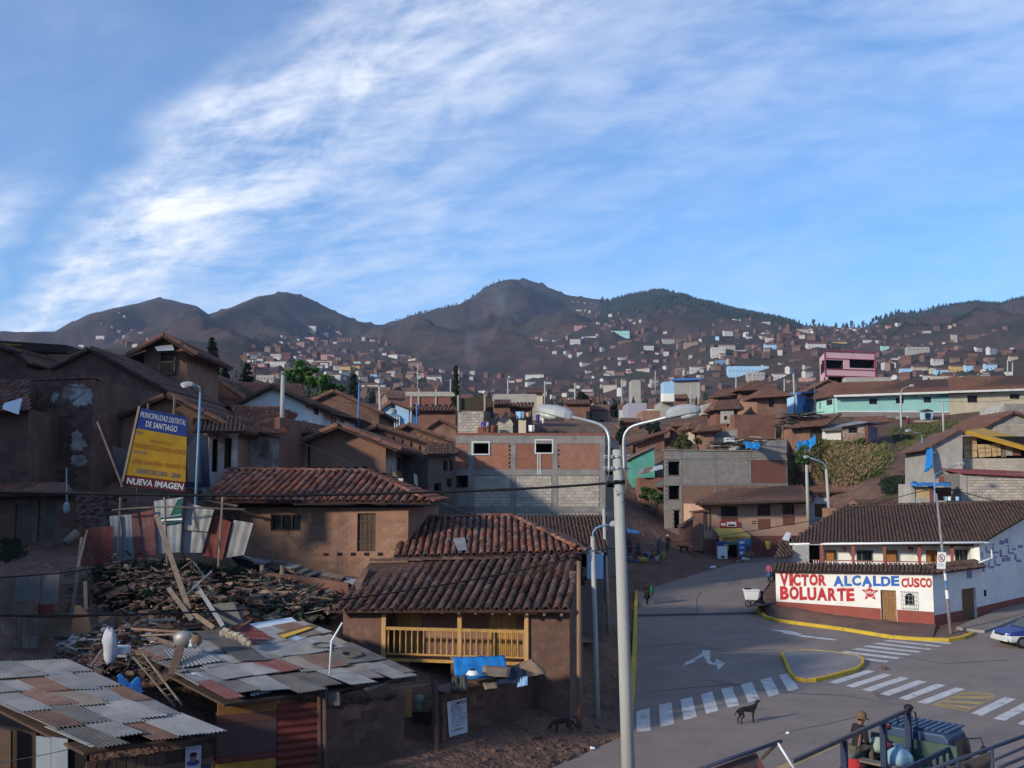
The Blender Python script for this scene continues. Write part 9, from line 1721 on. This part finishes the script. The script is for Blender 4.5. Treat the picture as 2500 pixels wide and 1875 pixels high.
def tinytree(m,p,h,w):
 k=R.randint(4,6);a0=R.uniform(0,6)
 for lv,(z0,z1,r)in enumerate(((.1,.62,1.0),(.4,.85,.75),(.66,1.08,.45))):
  o=Vector((R.uniform(-.2,.2)*w,R.uniform(-.2,.2)*w,0));top=p+o*.5+Vector((0,0,h*z1));ring=[p+o+Vector((w*r*R.uniform(.6,1.2)*math.cos(a0+6.283*j/k),w*r*R.uniform(.6,1.2)*math.sin(a0+6.283*j/k),h*(z0+R.uniform(-.06,.06))))for j in range(k)]
  m.add(ring+[top],[[j,(j+1)%k,k]for j in range(k)])
def forest(name,label,n,x0,x1,drop,dmin,hh,dens=None):
 m=MB();px=[R.uniform(x0,x1)for _ in range(n)];ps=[p[0]for p in PROF];rr=np.interp(px,ps,[p[2]for p in PROF]);back=[abs(R.gauss(0,1))*drop for _ in range(n)]
 X=[(x-CX)/FX for x in px];dd=[max(r-b,r*.62)for r,b in zip(rr,back)];xs=[a/math.hypot(a,1)*d for a,d in zip(X,dd)];ys=[1/math.hypot(a,1)*d for a,d in zip(X,dd)];zs=ground_z(xs,ys)
 for x,y,z,xx in zip(xs,ys,zs,px):
  s_=R.uniform(.6,1.25);
  if dens and R.random()>np.interp(xx,*dens):continue
  tinytree(m,Vector((x,y,z-.5)),hh*s_,hh*.30*s_)
 return m.build(name,leaf_d,None,kind='stuff',label=label,fix=False)
forest('ridge_forest','dark eucalyptus forest on the hill right of the central peak',5200,1470,1960,340,0,12,([1470,1530,1600,1900,1960],[.3,.9,1,.9,.3]));forest('saddle_trees','thin line of trees on the saddle and right hill',90,1960,2330,40,0,11);forest('left_ridge_trees','scattered trees on the ridge left of the central peak',80,960,1240,50,0,9);forest('right_hill_scrub','dark scrub on the right hill',2600,2160,2560,700,0,6)
for k,px in enumerate((2117,2089,1995,2142,2150)):
 ps=[p[0]for p in PROF];d=float(np.interp(px,ps,[p[2]for p in PROF]))-14;a=(px-CX)/FX;x,y=a/math.hypot(a,1)*d,d/math.hypot(a,1);f=Vector((x,y,gz(x,y)-.5));root=thing('skyline_tree','single tree standing out on the skyline saddle, '+['tallest, just left of the right hill','beside the tallest one','leftmost of the five','at the foot of the right hill','rightmost of the five'][k],'tree',f);h_=(22,20,19,16,17)[k]
 MB().tube([f,f+Vector((0,0,h_*.6))],[.4,.15],5).build('trunk',bark,root);m=MB();leafcloud(m,f+Vector((0,0,h_*.62)),Vector((h_*.22,h_*.22,h_*.38)),160,1.6);m.build('crown',leaf_d,root,fix=False)
# ---- far city
HCOL={'white':M('far_white_wall',(.56,.54,.52),(.42,.40,.38),.5,bump=.1),'cream':M('far_cream_wall',(.46,.40,.31),(.38,.33,.26),.5,bump=.1),'yellow':M('yellow_wall',(.52,.36,.13),(.45,.31,.12),1),'turquoise':turq,'blue':M('mid_blue_wall',(.16,.26,.38),(.13,.25,.43),1),'pale blue':skyp,'brown':M('far_brown_wall',(.165,.10,.082),(.12,.075,.062),.4,bump=.2),'tan':M('far_tan_wall',(.25,.17,.135),(.19,.13,.105),.4,bump=.2),'dark brown':adobe,'grey':conc_l,'pink':M('pink_wall',(.50,.27,.24),(.42,.23,.2),1),'brick':M('far_brick_wall',(.18,.088,.07),(.14,.07,.06),.5,bump=.2)}
def housebox(m,A,U,w,D,z0,z1,roof='gable',nwin=3,storeys=1):
 """wall, roof and window faces of a small house; material slots 0 wall, 1 roof, 2 dark"""
 V=Vector((-U.y,U.x,0));P=lambda u,v,z:Vector((A.x,A.y,0))+U*u+V*v+Vector((0,0,z));m.cm=0
 q_=[P(0,0,z0),P(w,0,z0),P(w,D,z0),P(0,D,z0)];t=[p+Vector((0,0,z1-z0))for p in q_]
 for i in range(4):j=(i+1)%4;m.poly([q_[i],q_[j],t[j],t[i]])
 rise=D*.22
 if roof=='gable':
  m.poly([t[1],t[2],P(w,D/2,z1+rise)]);m.poly([t[3],t[0],P(0,D/2,z1+rise)]);m.cm=1;o=.35
  for s_ in(0,1):
   e=(-o if s_==0 else D+o);a=[P(-o,e,z1-.10),P(w+o,e,z1-.10),P(w+o,D/2,z1+rise+.12),P(-o,D/2,z1+rise+.12)];m.prism(a,(0,0,-.14))
 else:m.poly(t)
 m.cm=2
 for s_ in range(storeys):
  zc_=z0+(z1-z0)*((s_+.58)/storeys)
  for k in range(nwin):
   u=w*(k+.5)/nwin;m.poly([P(u-w*.10/max(2,nwin/1.6),-.04,zc_-.45),P(u+w*.10/max(2,nwin/1.6),-.04,zc_-.45),P(u+w*.10/max(2,nwin/1.6),-.04,zc_+.45),P(u-w*.10/max(2,nwin/1.6),-.04,zc_+.45)])
 m.cm=0
FAR=[(751,796,771,807,'white',1,3,1,'white house on top of the left hillside spur'),(744,807,768,815,'yellow',0,3,1,'yellow house directly below the white house on the left spur'),(789,812,801,819,'white',1,2,1,'small white house right of the spur top'),(660,864,686,879,'white',1,4,2,'white two storey row high on the left hillside'),(604,878,623,888,'white',1,3,1,'white house at the left end of the long hillside row'),(627,875,641,884,'white',1,2,1,'small white house above the pink row'),(604,888,646,899,'pink',0,5,1,'long pink brick building on the left hillside'),(646,883,698,894,'white',0,7,1,'long white building right of the pink brick one'),(783,866,815,876,'pink',1,4,1,'peach house above the cream row'),(768,881,816,891,'cream',0,6,1,'long cream row on the middle left hillside'),(863,883,880,890,'turquoise',0,2,1,'small turquoise house on the left hillside'),(881,881,904,890,'cream',1,4,1,'cream house right of the small turquoise one'),(829,894,855,906,'yellow',1,4,1,'yellow house left of the yellow pair'),(858,893,878,903,'yellow',1,3,1,'yellow house right of the yellow pair'),(804,914,831,923,'white',1,4,1,'white house behind the green tree'),(626,916,668,936,'grey',0,5,2,'grey unfinished block behind the tall concrete pole'),(1041,919,1078,932,'white',1,4,1,'white gabled house in the valley centre'),(994,908,1018,918,'cream',1,3,1,'cream house left of the white gabled valley house'),(904,913,920,923,'pale blue',1,2,1,'pale blue fronted house in the valley'),(882,939,924,949,'white',1,6,1,'long white row above the pale blue gable house'),(926,941,940,952,'turquoise',0,1,1,'turquoise cube right of the long white row'),(955,950,985,962,'cream',0,3,1,'cream house above the long brick hall'),(1492,808,1537,819,'turquoise',0,6,1,'long turquoise building high on the central slope'),(1392,828,1417,839,'white',1,4,1,'white house alone on the central slope'),(1573,844,1596,852,'white',1,4,1,'white row house below the turquoise building'),(1621,858,1633,867,'white',1,2,1,'small bright white cube on the middle slope'),(1529,901,1540,912,'white',0,1,1,'small white tower house in the gully slope'),(1421,950,1447,960,'white',1,4,1,'white house low in the gully'),(1306,955,1335,966,'cream',1,4,1,'cream house behind the left lamp head'),(1737,848,1771,868,'white',0,4,2,'white building cluster in the middle of the right slope'),(1749,879,1782,890,'blue',0,3,1,'blue roofed house below the white cluster'),(1778,894,1877,909,'pale blue',0,11,1,'long pale blue school building on the right slope'),(1825,909,1867,929,'grey',0,4,2,'grey unfinished block below the pale blue school'),(1888,913,1920,925,'white',1,4,1,'white house right of the grey unfinished block'),(1649,898,1674,914,'tan',0,3,1,'peach house left of the pale blue school'),(1686,896,1718,908,'white',1,3,1,'white twin house left of the pale blue school'),(1972,839,2017,849,'white',1,6,1,'long white row high on the right slope'),(2031,835,2068,846,'yellow',1,5,1,'long yellow row high on the right slope'),(1869,841,1912,852,'pale blue',1,5,1,'pale blue row left of the long white row'),(2110,830,2129,837,'white',1,3,1,'white house high above the pink building'),(2215,847,2269,867,'grey',0,5,2,'grey two storey building on the far right slope'),(2152,845,2171,858,'turquoise',1,2,1,'mint house right of the pink building'),(2156,885,2187,900,'white',0,2,1,'white house with a dark doorway right of the pink building'),(2200,900,2230,912,'pale blue',0,3,1,'teal blue house above the turquoise roof'),(2230,896,2265,910,'cream',1,4,1,'cream house beside the teal blue one'),(2322,894,2352,907,'yellow',1,3,1,'yellow house at the far right slope'),(2285,902,2318,913,'pale blue',1,3,1,'pale blue house left of the far yellow house'),(2358,892,2380,906,'pale blue',1,3,1,'pale blue house right of the far yellow house'),(2406,889,2434,902,'pale blue',1,3,1,'pale blue house farthest right on the slope'),(2402,909,2415,923,'cream',1,2,2,'narrow cream tower house over the cream house roof'),(2324,817,2337,828,'cream',1,1,1,'cream hut alone on the far right slope'),(2275,918,2325,932,'cream',0,4,1,'low cream house right behind the turquoise roof ridge'),(1955,922,1992,934,'pink',0,3,1,'red and cream house left of the pink building'),(1480,905,1500,916,'cream',1,2,1,'cream house on the gully flank'),(234,820,254,828,'white',1,4,1,'white house alone on the far left hill'),(191,842,204,849,'white',0,3,1,'white block lower on the far left hill')]
ti=tile_far
for x0,y0,x1,y1,c,rf,nw,st,lab in FAR:
 g=hitg((x0+x1)/2,y1,170)
 if g is None:continue
 d=min(g.y,2600);a,b_=at(x0,y0,d),at(x1,y0,d);foot=at(x0,y1,d).z;m=MB();D=max(5,min(9,(b_.x-a.x)*.5));housebox(m,a,Vector((1,0,0)),b_.x-a.x,D,foot-5,a.z,'gable' if rf else 'flat',nw,st)
 m.cm=2
 for k in range(nw):pass
 m.build('far_house',[HCOL[c],ti,dark],None,label=lab,cat='house',group='far houses on the hillsides',fix=False)
REG=[([(1390,740),(1480,760),(1620,815),(1700,850),(1580,860),(1450,800)],190),([(1560,850),(1700,830),(1980,800),(2480,830),(2480,925),(2150,930),(1990,940),(1800,960),(1640,985),(1500,960),(1420,930),(1450,880)],3300),([(1880,775),(2100,800),(2330,820),(2300,850),(1900,850),(1700,835),(1780,790)],150),([(870,900),(1000,905),(1130,915),(1330,935),(1420,945),(1480,990),(1200,960),(1000,975),(880,975)],1400),([(570,880),(640,850),(760,810),(830,825),(960,850),(1040,900),(880,930),(600,930)],620),([(180,820),(300,800),(420,850),(330,870)],40),([(1290,830),(1450,820),(1560,870),(1440,890),(1330,870)],110),([(1640,920),(1990,925),(1990,945),(1760,985),(1640,1000)],300),([(1180,965),(1400,975),(1640,985),(1660,1050),(1500,1060),(1300,1030),(1190,1000)],90),([(880,965),(1120,970),(1120,1010),(1000,1010),(900,990)],40),([(1690,940),(1800,930),(1990,930),(1990,950),(1700,1000)],40)]
cand=[]
for poly,n in REG:
 xs=[p[0]for p in poly];ys=[p[1]for p in poly];k=0
 while k<n:
  px,py=R.uniform(min(xs),max(xs)),R.uniform(min(ys),max(ys))
  if in_poly(px,py,poly):cand.append((px,py));k+=1
A_=np.array([tuple(ray(*p))for p in cand]);hit=[None]*len(cand);ds=np.geomspace(200,3200,90)
for dd in ds:
 P_=A_*(dd/A_[:,1])[:,None];P_[:,2]+=H;todo=[i for i in range(len(cand))if hit[i]is None]
 if not todo:break
 z=ground_z(P_[todo,0],P_[todo,1])
 for i,zz in zip(todo,z):
  if P_[i,2]<zz:hit[i]=Vector((P_[i,0],P_[i,1],zz))
hits=sorted([(h_.length,h_,c)for h_,c in zip(hit,cand)if h_ is not None and h_.length>135],key=lambda t:t[0])
kept=[];cell={};BIG=[Vector(o.location).xy for o in COL.objects if o.get('category')=='house']
for r_,p,c in hits:
 if r_<300 and(any((p.xy-q_).length<11 for q_ in BIG)or c[0]>1920):continue
 if r_<300:BIG.append(p.xy)
 key=(int(p.x//8),int(p.y//8))
 if any((key[0]+i,key[1]+j)in cell for i in(-1,0,1)for j in(-1,0,1)if abs(i)+abs(j)<2):continue
 cell[key]=1;kept.append((r_,p,c))
CH=['brown']*14+['tan']*6+['dark brown']*14+['white']*10+['cream']*2+['grey']*4+['pink','pale blue','brick','brick','brick']
protos={}
def proto(c,s_):
 if(c,s_)not in protos:
  m=MB();w,D,h_,rf,st=((8,5.5,2.8,'gable',1),(10,6,4.8,'gable',2),(7,6,3.0,'flat',1))[s_];housebox(m,Vector((-w/2,-D/2,0)),Vector((1,0,0)),w,D,-4,h_,rf,3,st);protos[(c,s_)]=m.mesh('hill_house',Vector((0,0,0)),[HCOL[c],ti,dark],fix=False)
 return protos[(c,s_)]
mass={};NI=230
ZN=[(900,'on the left hillside'),(1330,'in the valley below the central peak'),(1640,'along the gully and central slope'),(2000,'on the middle of the right hillside'),(9999,'on the far right hillside')]
SH=['low {} house','tall {} house','flat roofed {} house']
FARP=[((t[0]+t[2])/2,(t[1]+t[3])/2,t[8])for t in FAR if len(t[8].split())<9];USED=set()
for i,(r_,p,c)in enumerate(kept):
 col=R.choice(CH);s_=R.choice((0,0,0,1,2));a=R.gauss(0,.45)+(math.pi if R.random()<.1 else 0)
 if i<NI:
  o=bpy.data.objects.new('hill_house',proto(col,s_));COL.objects.link(o);o.location=p;o.rotation_euler=(0,0,a);k_=.78 if r_<900 else .95;o.scale=(k_*R.uniform(.8,1.3),k_*R.uniform(.8,1.1),k_*R.uniform(.85,1.15));ORG[o.name]=p
  for near in sorted(FARP,key=lambda t:(t[0]-c[0])**2+((t[1]-c[1])*1.6)**2)[:6]:
   dx,dy=c[0]-near[0],(c[1]-near[1])*1.6;dr=('right of' if dx>0 else 'left of')if abs(dx)>abs(dy)else('below' if dy>0 else 'above');lb=SH[s_].format(col)+' '+dr+' the '+near[2]
   if lb not in USED:break
  USED.add(lb);tag(o,lb,'house','small houses on the hillsides')
 else:
  m=mass.setdefault(col,MB());w=R.uniform(4,8.5)if R.random()<.8 else R.uniform(12,22);U=Vector((math.cos(a),math.sin(a),0));housebox(m,p-U*w/2,U,w,R.uniform(4.5,7),p.z-4,p.z+(R.uniform(2.6,3.4)if s_!=1 else R.uniform(4.5,5.4)),'flat' if s_==2 else 'gable',R.randint(2,4)if r_<700 else 0,1)
allm=MB();mats_=[ti,dark];
for col,m in mass.items():
 mats_.append(HCOL[col]);k=len(mats_)-1;b=len(allm.v);allm.v+=m.v;allm.f+=[[b+j for j in f]for f in m.f];allm.mi+=[(k,0,1)[x]for x in m.mi]
allm.build('hillside_houses',mats_,None,kind='stuff',label='mass of small brown and white houses covering the far hillsides',fix=False)
m=MB();n=1500;px=[R.uniform(560,2480)for _ in range(n)];hh=[]
for x in px:
 d=math.exp(R.uniform(math.log(260),math.log(2300)));a=(x-CX)/FX;hh.append((a/math.hypot(a,1)*d,d/math.hypot(a,1)))
zz=ground_z([h_[0]for h_ in hh],[h_[1]for h_ in hh])
for(x,y),z in zip(hh,zz):tinytree(m,Vector((x,y,z-.4)),R.uniform(2.0,6.0),R.uniform(.9,2.4))
m.build('hillside_shrubs',leaf_d,None,kind='stuff',label='dark shrubs scattered between the hillside houses',fix=False)
sm=bpy.data.materials.new('smoke_volume');sm.use_nodes=True;t=sm.node_tree;t.nodes.clear();n=t.nodes.new;l=t.links.new;o=n('ShaderNodeOutputMaterial');v=n('ShaderNodeVolumePrincipled');v.inputs['Color'].default_value=(.62,.70,.86,1);v.inputs['Anisotropy'].default_value=.2
g=n('ShaderNodeNewGeometry');tc=n('ShaderNodeTexCoord');nz=n('ShaderNodeTexNoise');nz.inputs['Scale'].default_value=.022;nz.inputs['Detail'].default_value=4;l(tc.outputs['Object'],nz.inputs['Vector']);mr=n('ShaderNodeMapRange');mr.inputs['From Min'].default_value=.42;mr.inputs['From Max'].default_value=.72;mr.inputs['To Max'].default_value=.020;l(nz.outputs['Fac'],mr.inputs['Value']);l(mr.outputs[0],v.inputs['Density']);l(v.outputs[0],o.inputs['Volume'])
g0=hitg(1158,906,200)or at(1158,906,700);d=g0.y;m=MB();rings=[]
for x,y,r_ in((1158,908,4),(1150,880,18),(1160,850,30),(1175,810,40),(1190,770,45),(1200,735,40),(1205,705,20)):
 c=at(x,y,d+(908-y)*.2);rr=r_/2453*d;rings.append([c+Vector((rr*math.cos(a),rr*.8*math.sin(a),0))for a in np.linspace(0,2*math.pi,15)[:-1]])
m.loft(rings);m.build('smoke',sm,None,kind='stuff',label='faint blue smoke plume rising from the valley',smooth=True)
hz=bpy.data.materials.new('haze_air');hz.use_nodes=True;t=hz.node_tree;t.nodes.clear();o=t.nodes.new('ShaderNodeOutputMaterial');v=t.nodes.new('ShaderNodeVolumePrincipled');v.inputs['Color'].default_value=(.56,.68,.97,1);v.inputs['Density'].default_value=HAZE=.000105;v.inputs['Anisotropy'].default_value=.25;t.links.new(v.outputs[0],o.inputs['Volume'])
m=MB();m.box((0,0,399),9400,9400,802);m.build('haze',hz,None,kind='stuff',label='thin bluish haze over the valley')
